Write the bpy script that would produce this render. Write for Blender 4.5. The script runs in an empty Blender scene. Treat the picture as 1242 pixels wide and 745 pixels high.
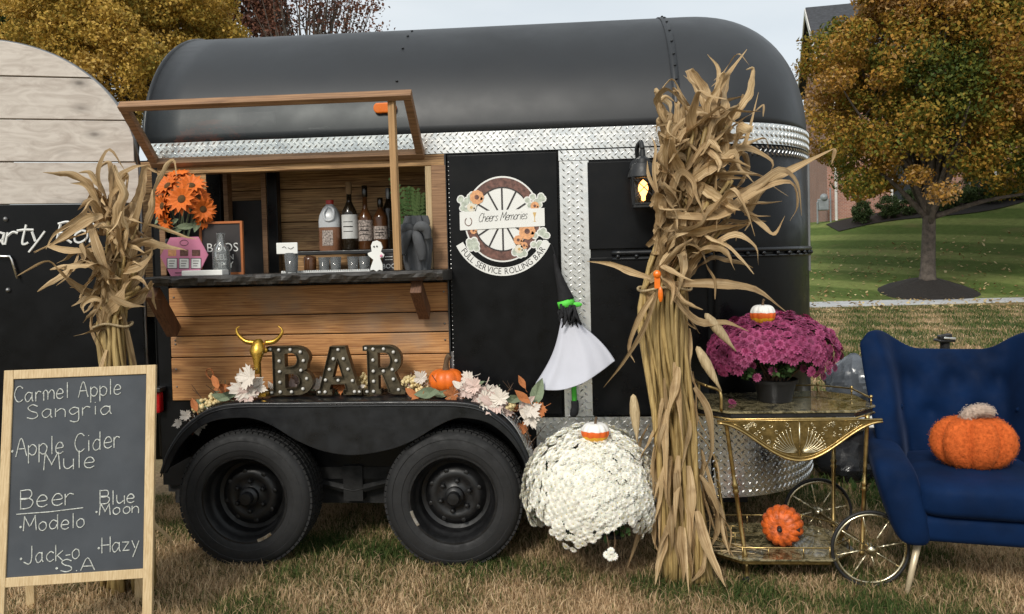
import bpy, bmesh, math, random
import numpy as np
from mathutils import Vector, Matrix, Euler

random.seed(7)
RNG = np.random.default_rng(11)
R = math.radians
PI = math.pi
scene = bpy.context.scene
C = scene.collection

# ------------------------------------------------------------------ camera
IMG_W, IMG_H, FOC = 1242.0, 745.0, 1000.0
CAM_LOC = Vector((0.0, -4.1, 1.47))
YAW, PITCH, ROLL = R(4.6), R(1.75), R(-1.43)
SHIFT = -30.0
cam_data = bpy.data.cameras.new('camera')
cam = bpy.data.objects.new('camera', cam_data)
C.objects.link(cam)
CAM_M = Matrix.Rotation(YAW, 3, 'Z') @ Matrix.Rotation(R(90) - PITCH, 3, 'X') @ Matrix.Rotation(ROLL, 3, 'Z')
cam.location = CAM_LOC
cam.rotation_euler = CAM_M.to_euler()
cam_data.sensor_width = 36.0
cam_data.lens = 36.0 * FOC / IMG_W
cam_data.shift_y = SHIFT / IMG_W
cam_data.clip_start = 0.05
cam_data.clip_end = 2000
scene.camera = cam

# ------------------------------------------------------------------ world, sun, exposure
SUN_EL, SUN_AZ = R(38), R(198)      # azimuth measured from +Y clockwise
world = bpy.data.worlds.new('World')
scene.world = world
world.use_nodes = True
wn, wl = world.node_tree.nodes, world.node_tree.links
wn.clear()
w_out = wn.new('ShaderNodeOutputWorld')
w_bg = wn.new('ShaderNodeBackground')
w_sky = wn.new('ShaderNodeTexSky')
w_sky.sky_type = 'NISHITA'
w_sky.sun_disc = False
w_sky.sun_elevation = SUN_EL
w_sky.sun_rotation = SUN_AZ
w_co = wn.new('ShaderNodeTexCoord')
w_map = wn.new('ShaderNodeMapping')
w_map.inputs['Scale'].default_value = (1.6, 1.6, 5.0)
w_noise = wn.new('ShaderNodeTexNoise')
w_noise.inputs['Scale'].default_value = 1.7
w_noise.inputs['Detail'].default_value = 5
w_ramp = wn.new('ShaderNodeValToRGB')
w_ramp.color_ramp.elements[0].position = 0.3
w_ramp.color_ramp.elements[0].color = (4.15, 4.45, 4.6, 1)
w_ramp.color_ramp.elements[1].position = 0.72
w_ramp.color_ramp.elements[1].color = (5.1, 5.3, 5.3, 1)
w_mix = wn.new('ShaderNodeMixRGB')
w_mix.inputs[0].default_value = 0.88
wl.new(w_co.outputs['Generated'], w_map.inputs['Vector'])
wl.new(w_map.outputs['Vector'], w_noise.inputs['Vector'])
wl.new(w_noise.outputs['Fac'], w_ramp.inputs['Fac'])
wl.new(w_sky.outputs['Color'], w_mix.inputs[1])
wl.new(w_ramp.outputs['Color'], w_mix.inputs[2])
wl.new(w_mix.outputs['Color'], w_bg.inputs['Color'])
w_bg.inputs['Strength'].default_value = 0.1
wl.new(w_bg.outputs['Background'], w_out.inputs['Surface'])

sun_data = bpy.data.lights.new('sun', 'SUN')
sun_data.energy = 1.5
sun_data.angle = R(14)
sun_data.color = (1.0, 0.95, 0.86)
sun = bpy.data.objects.new('sun', sun_data)
C.objects.link(sun)
_sd = Vector((math.sin(SUN_AZ) * math.cos(SUN_EL), math.cos(SUN_AZ) * math.cos(SUN_EL), math.sin(SUN_EL)))
sun.rotation_euler = _sd.to_track_quat('Z', 'Y').to_euler()
sun.location = (0, -6, 12)

scene.view_settings.view_transform = 'Standard'
scene.view_settings.look = 'None'
scene.view_settings.gamma = 1.0
scene.view_settings.exposure = 0.82
scene.view_settings.use_curve_mapping = False

# ------------------------------------------------------------------ measuring helpers (photo pixel -> place)
def ray(px, py):
    d = Vector(((px - IMG_W / 2) / FOC, (IMG_H / 2 + SHIFT - py) / FOC, -1.0))
    return CAM_M @ d
def at(px, py, Y):
    d = ray(px, py)
    return CAM_LOC + d * ((Y - CAM_LOC.y) / d.y)
def on_ground(px, py, z=0.0):
    d = ray(px, py)
    return CAM_LOC + d * ((z - CAM_LOC.z) / d.z)
def on_plane(px, py, o, n):
    d = ray(px, py)
    return CAM_LOC + d * ((o - CAM_LOC).dot(n) / d.dot(n))
def X0(px, Y=0.0, py=320):
    return at(px, py, Y).x
def Z0(py, Y=0.0, px=600):
    return at(px, py, Y).z

# ------------------------------------------------------------------ materials
def nodes_of(name):
    m = bpy.data.materials.new(name)
    m.use_nodes = True
    nt = m.node_tree
    return m, nt, nt.nodes['Principled BSDF']
def coord(nt, scale=(1, 1, 1), rnd=False, kind='Object'):
    tc = nt.nodes.new('ShaderNodeTexCoord')
    mp = nt.nodes.new('ShaderNodeMapping')
    mp.inputs['Scale'].default_value = scale
    src = tc.outputs[kind]
    if rnd:
        oi = nt.nodes.new('ShaderNodeObjectInfo')
        mul = nt.nodes.new('ShaderNodeMath'); mul.operation = 'MULTIPLY'; mul.inputs[1].default_value = 37.0
        add = nt.nodes.new('ShaderNodeVectorMath'); add.operation = 'ADD'
        nt.links.new(oi.outputs['Random'], mul.inputs[0])
        nt.links.new(src, add.inputs[0]); nt.links.new(mul.outputs[0], add.inputs[1])
        src = add.outputs[0]
    nt.links.new(src, mp.inputs['Vector'])
    return mp.outputs['Vector']
def noise(nt, vec, scale, detail=4, rough=0.55, dist=0.0):
    n = nt.nodes.new('ShaderNodeTexNoise')
    n.inputs['Scale'].default_value = scale
    n.inputs['Detail'].default_value = detail
    n.inputs['Roughness'].default_value = rough
    n.inputs['Distortion'].default_value = dist
    nt.links.new(vec, n.inputs['Vector'])
    return n.outputs['Fac']
def ramp(nt, fac, stops):
    r = nt.nodes.new('ShaderNodeValToRGB')
    el = r.color_ramp.elements
    while len(el) < len(stops): el.new(0.5)
    for e, (p, c) in zip(el, stops):
        e.position = p
        e.color = tuple(c) + (1,) if len(c) == 3 else c
    nt.links.new(fac, r.inputs['Fac'])
    return r.outputs['Color']
def mixc(nt, fac, a, b, mode='MIX'):
    m = nt.nodes.new('ShaderNodeMixRGB'); m.blend_type = mode
    for i, v in ((0, fac), (1, a), (2, b)):
        if isinstance(v, (int, float)): m.inputs[i].default_value = v
        elif isinstance(v, tuple): m.inputs[i].default_value = v + (1,) if len(v) == 3 else v
        else: nt.links.new(v, m.inputs[i])
    return m.outputs['Color']
def bump(nt, b, h, strength=0.3, dist=0.01):
    n = nt.nodes.new('ShaderNodeBump')
    n.inputs['Strength'].default_value = strength
    n.inputs['Distance'].default_value = dist
    nt.links.new(h, n.inputs['Height'])
    nt.links.new(n.outputs['Normal'], b.inputs['Normal'])
def grey(v): return (v, v, v)
def mul(c, k): return tuple(min(1, x * k) for x in c)

def pbr(name, col, rough=0.5, metal=0.0, var=0.25, scale=6.0, bmp=0.0, bscale=60.0, rvar=0.12, rnd=0.0, sheen=0.0, coat=0.0, spec=None, trans=0.0):
    m, nt, b = nodes_of(name)
    v = coord(nt, rnd=True)
    n = noise(nt, v, scale, 5)
    c = ramp(nt, n, [(0.3, mul(col, 1 - var)), (0.7, mul(col, 1 + var))])
    if rnd:
        oi = nt.nodes.new('ShaderNodeObjectInfo')
        c2 = ramp(nt, oi.outputs['Random'], [(0, grey(1 - rnd)), (1, grey(1.0))])
        c = mixc(nt, 1.0, c, c2, 'MULTIPLY')
    nt.links.new(c, b.inputs['Base Color'])
    rr = ramp(nt, noise(nt, v, scale * 3.1, 4), [(0.3, grey(max(0.02, rough - rvar))), (0.7, grey(min(1, rough + rvar)))])
    nt.links.new(rr, b.inputs['Roughness'])
    b.inputs['Metallic'].default_value = metal
    if sheen:
        b.inputs['Sheen Weight'].default_value = sheen
        b.inputs['Sheen Roughness'].default_value = 0.35
        b.inputs['Sheen Tint'].default_value = tuple(min(1, x * 3 + .1) for x in col) + (1,)
    if coat:
        b.inputs['Coat Weight'].default_value = coat
        b.inputs['Coat Roughness'].default_value = 0.15
    if spec is not None: b.inputs['Specular IOR Level'].default_value = spec
    if trans:
        b.inputs['Subsurface Weight'].default_value = trans
        b.inputs['Subsurface Radius'].default_value = (0.02, 0.015, 0.01)
    if bmp: bump(nt, b, noise(nt, v, bscale, 3), bmp, 0.006)
    return m

def wood(name, dark, light, axis=0, stretch=14.0, scale=3.2, knots=True, rough=0.6, rnd=0.25, contrast=(0.35, 0.66), grey_wear=None, rings=0.30):
    m, nt, b = nodes_of(name)
    s = [stretch, stretch, stretch]; s[axis] = 1.0
    v = coord(nt, tuple(s), rnd=True)
    n1 = noise(nt, v, scale, 6, 0.6, 1.4)
    c = ramp(nt, n1, [(contrast[0], dark), ((contrast[0] + contrast[1]) / 2, tuple((a + d) / 2 for a, d in zip(dark, light))), (contrast[1], light)])
    # growth rings
    wv = nt.nodes.new('ShaderNodeTexWave'); wv.wave_type = 'BANDS'
    wv.bands_direction = 'Z' if axis != 2 else 'X'
    wv.inputs['Scale'].default_value = 0.55 * scale
    wv.inputs['Distortion'].default_value = 9.0
    wv.inputs['Detail'].default_value = 3
    wv.inputs['Detail Scale'].default_value = 0.8
    nt.links.new(v, wv.inputs['Vector'])
    c = mixc(nt, rings, c, ramp(nt, wv.outputs['Fac'], [(0.1, dark), (0.6, light)]), 'MIX')
    if knots:
        ks = [6.0, 6.0, 6.0]; ks[axis] = 2.6
        kv = coord(nt, tuple(ks), rnd=True)
        vo = nt.nodes.new('ShaderNodeTexVoronoi'); vo.inputs['Scale'].default_value = 1.0
        nt.links.new(kv, vo.inputs['Vector'])
        c = mixc(nt, ramp(nt, vo.outputs['Distance'], [(0.05, grey(0.9)), (0.1, grey(0.35)), (0.2, grey(0))]), c, mul(dark, 0.35))
    if grey_wear:
        nv = noise(nt, coord(nt, rnd=True), 2.3, 5)
        c = mixc(nt, ramp(nt, nv, [(0.5, grey(0)), (0.72, grey(0.75))]), c, grey_wear)
    if rnd:
        oi = nt.nodes.new('ShaderNodeObjectInfo')
        c = mixc(nt, 1.0, c, ramp(nt, oi.outputs['Random'], [(0, grey(1 - rnd)), (1, grey(1))]), 'MULTIPLY')
    nt.links.new(c, b.inputs['Base Color'])
    b.inputs['Roughness'].default_value = rough
    bump(nt, b, n1, 0.25, 0.004)
    return m

def tinted(name, stops, rough=0.7, scale=0.0, trans=0.15, spec=0.3):
    """colour from the per-point attribute 'tint' (0..1): every blade or leaf its own"""
    m, nt, b = nodes_of(name)
    a = nt.nodes.new('ShaderNodeAttribute'); a.attribute_name = 'tint'
    c = ramp(nt, a.outputs['Fac'], stops)
    nt.links.new(c, b.inputs['Base Color'])
    b.inputs['Roughness'].default_value = rough
    b.inputs['Specular IOR Level'].default_value = spec
    if trans:
        tl = nt.nodes.new('ShaderNodeBsdfTranslucent')
        nt.links.new(c, tl.inputs['Color'])
        mx = nt.nodes.new('ShaderNodeMixShader'); mx.inputs[0].default_value = trans
        out = nt.nodes['Material Output']
        nt.links.new(b.outputs[0], mx.inputs[1]); nt.links.new(tl.outputs[0], mx.inputs[2])
        nt.links.new(mx.outputs[0], out.inputs['Surface'])
    return m

def glass(name, col=(1, 1, 1), rough=0.02, alpha_mix=0.0, ior=1.45, frost=0.0):
    """thin pane: clear with real reflections"""
    m, nt, b = nodes_of(name)
    nt.nodes.remove(b)
    g = nt.nodes.new('ShaderNodeBsdfGlossy'); g.inputs['Roughness'].default_value = rough
    t = nt.nodes.new('ShaderNodeBsdfTransparent'); t.inputs['Color'].default_value = tuple(col) + (1,)
    f = nt.nodes.new('ShaderNodeFresnel'); f.inputs['IOR'].default_value = ior
    mx = nt.nodes.new('ShaderNodeMixShader')
    nt.links.new(f.outputs[0], mx.inputs[0]); nt.links.new(t.outputs[0], mx.inputs[1]); nt.links.new(g.outputs[0], mx.inputs[2])
    last = mx.outputs[0]
    if frost:
        df = nt.nodes.new('ShaderNodeBsdfDiffuse'); df.inputs['Color'].default_value = (0.8, 0.82, 0.82, 1)
        m2 = nt.nodes.new('ShaderNodeMixShader'); m2.inputs[0].default_value = frost
        nt.links.new(last, m2.inputs[1]); nt.links.new(df.outputs[0], m2.inputs[2]); last = m2.outputs[0]
    nt.links.new(last, nt.nodes['Material Output'].inputs['Surface'])
    return m
def emit(name, col, strength):
    m, nt, b = nodes_of(name)
    b.inputs['Base Color'].default_value = tuple(col) + (1,)
    b.inputs['Emission Color'].default_value = tuple(col) + (1,)
    b.inputs['Emission Strength'].default_value = strength
    return m

M = {}
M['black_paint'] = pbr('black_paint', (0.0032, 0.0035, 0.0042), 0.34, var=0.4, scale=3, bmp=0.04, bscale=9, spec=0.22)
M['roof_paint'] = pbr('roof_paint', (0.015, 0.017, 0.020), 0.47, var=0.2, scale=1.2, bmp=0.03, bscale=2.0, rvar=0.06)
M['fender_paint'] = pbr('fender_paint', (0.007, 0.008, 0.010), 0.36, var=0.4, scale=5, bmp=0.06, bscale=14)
M['chassis'] = pbr('chassis', (0.006, 0.006, 0.006), 0.75, var=0.4, scale=8, bmp=0.2)
M['tyre'] = pbr('tyre', (0.0105, 0.0105, 0.011), 0.72, var=0.3, scale=9, bmp=0.12, bscale=80)
M['rim'] = pbr('rim', (0.006, 0.006, 0.0065), 0.45, var=0.5, scale=12, bmp=0.1, bscale=40)
M['aluminium'] = pbr('aluminium', (0.80, 0.80, 0.78), 0.34, metal=1.0, var=0.12, scale=9, bmp=0.05, bscale=120)
M['steel_dark'] = pbr('steel_dark', (0.25, 0.25, 0.25), 0.45, metal=1.0, var=0.2)
M['plank_warm'] = wood('plank_warm', (0.28, 0.105, 0.028), (0.64, 0.32, 0.115), grey_wear=(0.30, 0.24, 0.18))
M['plank_inside'] = wood('plank_inside', (0.22, 0.10, 0.035), (0.74, 0.45, 0.20), contrast=(0.4, 0.6), rnd=0.35)
M['plank_pale'] = wood('plank_pale', (0.42, 0.355, 0.305), (0.66, 0.595, 0.53), stretch=9, scale=2.2, knots=True, rnd=0.12, contrast=(0.25, 0.6), rough=0.75, rings=0.10)
M['frame_wood'] = wood('frame_wood', (0.17, 0.085, 0.038), (0.36, 0.20, 0.10), knots=False, rnd=0.15)
M['bracket_wood'] = wood('bracket_wood', (0.09, 0.04, 0.02), (0.22, 0.10, 0.05), axis=2, knots=False, rnd=0.15)
M['prop_wood'] = wood('prop_wood', (0.30, 0.17, 0.07), (0.48, 0.29, 0.13), axis=2, knots=False, rnd=0.0)
M['pine'] = wood('pine', (0.52, 0.36, 0.18), (0.72, 0.55, 0.32), axis=2, knots=False, rnd=0.12, stretch=18)
M['counter_wood'] = wood('counter_wood', (0.014, 0.013, 0.012), (0.075, 0.068, 0.062), knots=False, rough=0.42, rnd=0.0)
M['glass'] = glass('glass', (0.88, 0.92, 0.92))
M['white_print'] = pbr('white_print', (0.78, 0.78, 0.75), 0.5, var=0.04)
M['ink'] = pbr('ink', (0.03, 0.025, 0.025), 0.6, var=0.2)
M['brown_print'] = pbr('brown_print', (0.14, 0.065, 0.05), 0.5, var=0.55, scale=60)
M['peach_print'] = pbr('peach_print', (0.72, 0.36, 0.17), 0.5, var=0.25, scale=80)
M['cream_print'] = pbr('cream_print', (0.75, 0.68, 0.55), 0.5, var=0.1)
M['sage_print'] = pbr('sage_print', (0.48, 0.52, 0.44), 0.5, var=0.3, scale=70)
M['gold_print'] = pbr('gold_print', (0.6, 0.4, 0.15), 0.5, var=0.2)
M['brass'] = pbr('brass', (0.50, 0.36, 0.15), 0.36, metal=1.0, var=0.3, scale=18, bmp=0.06, bscale=90)
M['brass_dark'] = pbr('brass_dark', (0.25, 0.175, 0.065), 0.42, metal=1.0, var=0.4, scale=25, bmp=0.15, bscale=70)
M['brass_pale'] = pbr('brass_pale', (0.66, 0.58, 0.40), 0.3, metal=1.0, var=0.15, scale=15)
M['rubber'] = pbr('rubber', (0.012, 0.012, 0.012), 0.6, var=0.3)
M['gold_paint'] = pbr('gold_paint', (0.60, 0.36, 0.06), 0.32, metal=0.85, var=0.25, scale=30, bmp=0.15, bscale=70)
M['velvet'] = pbr('velvet', (0.0016, 0.012, 0.046), 0.8, var=0.4, scale=4, bmp=0.06, bscale=160, sheen=0.22, spec=0.12)
M['fleece_orange'] = pbr('fleece_orange', (0.56, 0.115, 0.026), 0.95, var=0.25, scale=70, bmp=0.5, bscale=150, sheen=0.3, spec=0.1)
M['fleece_beige'] = pbr('fleece_beige', (0.52, 0.40, 0.32), 0.95, var=0.3, scale=70, bmp=0.9, bscale=150, sheen=0.3, spec=0.1)
M['pumpkin_orange'] = pbr('pumpkin_orange', (0.72, 0.14, 0.012), 0.45, var=0.22, scale=14, bmp=0.1, bscale=40)
M['pumpkin_craft'] = pbr('pumpkin_craft', (0.60, 0.11, 0.015), 0.5, var=0.5, scale=45, bmp=0.8, bscale=70)
M['stem_brown'] = pbr('stem_brown', (0.10, 0.06, 0.03), 0.8, var=0.4, scale=40, bmp=0.4)
M['black_plastic'] = pbr('black_plastic', (0.012, 0.012, 0.013), 0.42, var=0.3, scale=10)
M['bag_plastic'] = pbr('bag_plastic', (0.016, 0.017, 0.02), 0.22, var=0.4, scale=8, bmp=0.4, bscale=22)
M['leg_gold'] = pbr('leg_gold', (0.66, 0.54, 0.36), 0.35, metal=0.35, var=0.1)
M['bag_grey'] = pbr('bag_grey', (0.085, 0.095, 0.11), 0.25, var=0.4, scale=8, bmp=0.5, bscale=18)
M['slate'] = pbr('slate', (0.055, 0.062, 0.072), 0.8, var=0.22, scale=3.5, rvar=0.08)
M['chalk'] = pbr('chalk', (0.52, 0.53, 0.49), 0.95, var=0.45, scale=130)
M['corn_leaf'] = None
M['corn_stalk'] = wood('corn_stalk', (0.26, 0.165, 0.055), (0.58, 0.42, 0.17), axis=2, stretch=10, scale=7, knots=False, rough=0.55, rnd=0.4)
M['corn_husk'] = wood('corn_husk', (0.34, 0.24, 0.12), (0.62, 0.48, 0.28), axis=2, stretch=10, scale=8, knots=False, rough=0.7, rnd=0.3)
M['orange_plastic'] = pbr('orange_plastic', (0.80, 0.17, 0.01), 0.3, var=0.1)
M['mum_white'] = pbr('mum_white', (0.88, 0.86, 0.77), 0.75, var=0.03, rnd=0.05, trans=0.3)
M['mum_heart'] = pbr('mum_heart', (0.62, 0.52, 0.22), 0.8, var=0.2)
M['mum_purple'] = pbr('mum_purple', (0.26, 0.022, 0.095), 0.7, var=0.35, scale=90, rnd=0.45, trans=0.1)
M['mum_purple_tip'] = pbr('mum_purple_tip', (0.44, 0.075, 0.20), 0.7, var=0.3, scale=90, rnd=0.35)
M['mum_purple_heart'] = pbr('mum_purple_heart', (0.14, 0.012, 0.045), 0.8, var=0.2)
M['leaf_green'] = tinted('leaf_green', [(0, (0.02, 0.045, 0.012)), (0.6, (0.05, 0.10, 0.025)), (1, (0.12, 0.17, 0.06))], trans=0.15)
M['cloth_white'] = pbr('cloth_white', (0.56, 0.57, 0.64), 0.9, var=0.04, bmp=0.15, bscale=200)
M['cloth_black'] = pbr('cloth_black', (0.010, 0.010, 0.012), 0.9, var=0.3, bmp=0.3, bscale=60)
M['cloth_grey'] = pbr('cloth_grey', (0.075, 0.078, 0.084), 0.9, var=0.4, bmp=0.4, bscale=50)
M['lime'] = pbr('lime', (0.10, 0.62, 0.06), 0.7, var=0.15)
M['flower_orange'] = pbr('flower_orange', (0.82, 0.17, 0.012), 0.65, var=0.3, scale=40, rnd=0.25, trans=0.1)
M['flower_heart'] = pbr('flower_heart', (0.10, 0.05, 0.012), 0.9, var=0.6, scale=120, bmp=0.6)
M['pink_card'] = pbr('pink_card', (0.66, 0.23, 0.36), 0.5, var=0.05)
M['red_cap'] = pbr('red_cap', (0.42, 0.03, 0.02), 0.4, var=0.1)
M['red_lens'] = pbr('red_lens', (0.40, 0.01, 0.012), 0.2, var=0.2)
M['jug'] = pbr('jug', (0.52, 0.54, 0.56), 0.3, var=0.1)
M['cider'] = pbr('cider', (0.21, 0.095, 0.05), 0.3, var=0.2)
M['bottle_dark'] = pbr('bottle_dark', (0.016, 0.011, 0.006), 0.10, var=0.4)
M['bottle_amber'] = pbr('bottle_amber', (0.09, 0.035, 0.012), 0.10, var=0.4)
M['label_paper'] = pbr('label_paper', (0.58, 0.58, 0.56), 0.7, var=0.1, scale=30)
M['label_print'] = pbr('label_print', (0.30, 0.25, 0.22), 0.7, var=0.9, scale=110)
M['cork'] = pbr('cork', (0.25, 0.15, 0.07), 0.8, var=0.3)
M['orange_frame'] = pbr('orange_frame', (0.42, 0.13, 0.035), 0.5, var=0.25)
M['clear_cup'] = glass('clear_cup', (0.97, 0.98, 0.98), 0.05, ior=1.5, frost=0.10)
M['bulb_off'] = pbr('bulb_off', (0.62, 0.60, 0.56), 0.2, var=0.1)
M['letter_metal'] = pbr('letter_metal', (0.095, 0.078, 0.05), 0.5, metal=0.7, var=0.6, scale=22, bmp=0.2, bscale=60)
M['lantern_metal'] = pbr('lantern_metal', (0.016, 0.017, 0.019), 0.5, var=0.3, bmp=0.15, bscale=80)
M['lamp_glow'] = emit('lamp_glow', (1.0, 0.42, 0.11), 3.2)
M['leaf_blush'] = pbr('leaf_blush', (0.66, 0.50, 0.44), 0.8, var=0.2, scale=40, rnd=0.2)
M['leaf_cream'] = pbr('leaf_cream', (0.70, 0.63, 0.55), 0.8, var=0.15, scale=40, rnd=0.15)
M['leaf_rust'] = pbr('leaf_rust', (0.46, 0.16, 0.05), 0.8, var=0.35, scale=40, rnd=0.3)
M['leaf_sage'] = pbr('leaf_sage', (0.21, 0.26, 0.16), 0.8, var=0.3, scale=40, rnd=0.3)
M['berry'] = pbr('berry', (0.78, 0.62, 0.32), 0.5, var=0.25, scale=60, rnd=0.25)
M['twig'] = pbr('twig', (0.12, 0.07, 0.04), 0.85, var=0.3, scale=30, rnd=0.3)
M['bark'] = pbr('bark', (0.085, 0.068, 0.055), 0.95, var=0.45, scale=9, bmp=0.8, bscale=28)
M['brick'] = None
M['shingle'] = pbr('shingle', (0.042, 0.044, 0.05), 0.9, var=0.35, scale=6, bmp=0.3, bscale=12)
M['trim_white'] = pbr('trim_white', (0.62, 0.60, 0.56), 0.6, var=0.08)
M['window_dark'] = pbr('window_dark', (0.03, 0.035, 0.04), 0.08, var=0.2)
M['meter_grey'] = pbr('meter_grey', (0.22, 0.24, 0.25), 0.5, var=0.2)
M['mulch'] = pbr('mulch', (0.014, 0.011, 0.009), 0.95, var=0.6, scale=22, bmp=1.0, bscale=30)
M['bounce_white'] = pbr('bounce_white', (0.62, 0.58, 0.50), 0.7, var=0.06)  # pale colour of the added ceiling panel that bounces light inside
M['concrete'] = pbr('concrete', (0.46, 0.47, 0.48), 0.9, var=0.12, scale=1.4, bmp=0.2, bscale=40)

def brick_mat():
    m, nt, b = nodes_of('brick_wall')
    v = coord(nt, (1, 1, 1))
    # wall runs along local x and z; brick texture works in xy
    sx = nt.nodes.new('ShaderNodeSeparateXYZ'); nt.links.new(v, sx.inputs[0])
    ad = nt.nodes.new('ShaderNodeMath'); ad.operation = 'ADD'
    nt.links.new(sx.outputs[0], ad.inputs[0]); nt.links.new(sx.outputs[1], ad.inputs[1])
    cx = nt.nodes.new('ShaderNodeCombineXYZ')
    nt.links.new(ad.outputs[0], cx.inputs[0]); nt.links.new(sx.outputs[2], cx.inputs[1])
    br = nt.nodes.new('ShaderNodeTexBrick')
    br.inputs['Scale'].default_value = 4.2
    br.inputs['Color1'].default_value = (0.40, 0.19, 0.13, 1)
    br.inputs['Color2'].default_value = (0.31, 0.135, 0.095, 1)
    br.inputs['Mortar'].default_value = (0.42, 0.36, 0.32, 1)
    br.inputs['Mortar Size'].default_value = 0.02
    nt.links.new(cx.outputs[0], br.inputs['Vector'])
    c = mixc(nt, 0.5, br.outputs['Color'], ramp(nt, noise(nt, v, 1.1, 5), [(0.3, grey(0.7)), (0.7, grey(1.15))]), 'MULTIPLY')
    nt.links.new(c, b.inputs['Base Color'])
    b.inputs['Roughness'].default_value = 0.9
    return m
M['brick'] = brick_mat()

def candy_mat():
    """painted bands of a candy-corn pumpkin, by height on the thing itself"""
    m, nt, b = nodes_of('candy_corn_paint')
    tc = nt.nodes.new('ShaderNodeTexCoord')
    sx = nt.nodes.new('ShaderNodeSeparateXYZ'); nt.links.new(tc.outputs['Object'], sx.inputs[0])
    n = noise(nt, tc.outputs['Object'], 40, 3)
    ma = nt.nodes.new('ShaderNodeMath'); ma.operation = 'MULTIPLY_ADD'; ma.inputs[1].default_value = 0.012
    nt.links.new(n, ma.inputs[0]); nt.links.new(sx.outputs[2], ma.inputs[2])
    mr = nt.nodes.new('ShaderNodeMapRange'); mr.inputs[1].default_value = -0.045; mr.inputs[2].default_value = 0.055
    nt.links.new(ma.outputs[0], mr.inputs[0])
    r = nt.nodes.new('ShaderNodeValToRGB'); r.color_ramp.interpolation = 'CONSTANT'
    el = r.color_ramp.elements; el.new(0.5)
    for e, (p, c) in zip(el, [(0, (0.80, 0.42, 0.015)), (0.33, (0.76, 0.13, 0.015)), (0.58, (0.80, 0.78, 0.74))]):
        e.position = p; e.color = c + (1,)
    nt.links.new(mr.outputs[0], r.inputs['Fac'])
    nt.links.new(r.outputs['Color'], b.inputs['Base Color'])
    b.inputs['Roughness'].default_value = 0.5
    bump(nt, b, noise(nt, tc.outputs['Object'], 60, 3), 0.2, 0.004)
    return m
M['candy'] = candy_mat()

def corn_leaf_mat():
    """veins run along the blade (point attribute 'grain': along, across, which blade)"""
    m, nt, b = nodes_of('corn_leaf')
    a = nt.nodes.new('ShaderNodeAttribute'); a.attribute_name = 'grain'
    n = noise(nt, a.outputs['Vector'], 1.0, 5, 0.6)
    c = ramp(nt, n, [(0.28, (0.27, 0.17, 0.08)), (0.48, (0.52, 0.375, 0.205)), (0.70, (0.78, 0.63, 0.41))])
    blot = noise(nt, coord(nt, rnd=True), 14, 4)
    c = mixc(nt, ramp(nt, blot, [(0.52, grey(0)), (0.75, grey(0.65))]), c, (0.20, 0.115, 0.055))
    oi = nt.nodes.new('ShaderNodeObjectInfo')
    c = mixc(nt, 1.0, c, ramp(nt, oi.outputs['Random'], [(0, (0.50, 0.46, 0.40)), (0.5, (0.85, 0.80, 0.74)), (1, (1.08, 1.05, 1.0))]), 'MULTIPLY')
    nt.links.new(c, b.inputs['Base Color'])
    b.inputs['Roughness'].default_value = 0.65
    b.inputs['Specular IOR Level'].default_value = 0.3
    bump(nt, b, n, 0.35, 0.004)
    tl = nt.nodes.new('ShaderNodeBsdfTranslucent'); nt.links.new(c, tl.inputs['Color'])
    mx = nt.nodes.new('ShaderNodeMixShader'); mx.inputs[0].default_value = 0.2
    nt.links.new(b.outputs[0], mx.inputs[1]); nt.links.new(tl.outputs[0], mx.inputs[2])
    nt.links.new(mx.outputs[0], nt.nodes['Material Output'].inputs['Surface'])
    return m
M['corn_leaf'] = corn_leaf_mat()

def marble_mat():
    m, nt, b = nodes_of('cart_glass_top')
    v = coord(nt)
    n = noise(nt, v, 16, 8, 0.7, 1.5)
    c = ramp(nt, n, [(0.36, (0.025, 0.021, 0.011)), (0.47, (0.10, 0.085, 0.042)), (0.55, (0.30, 0.25, 0.14)), (0.64, (0.06, 0.05, 0.025))])
    nt.links.new(c, b.inputs['Base Color'])
    b.inputs['Roughness'].default_value = 0.09
    b.inputs['Coat Weight'].default_value = 0.6
    b.inputs['Coat Roughness'].default_value = 0.03
    return m
M['marble'] = marble_mat()

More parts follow.
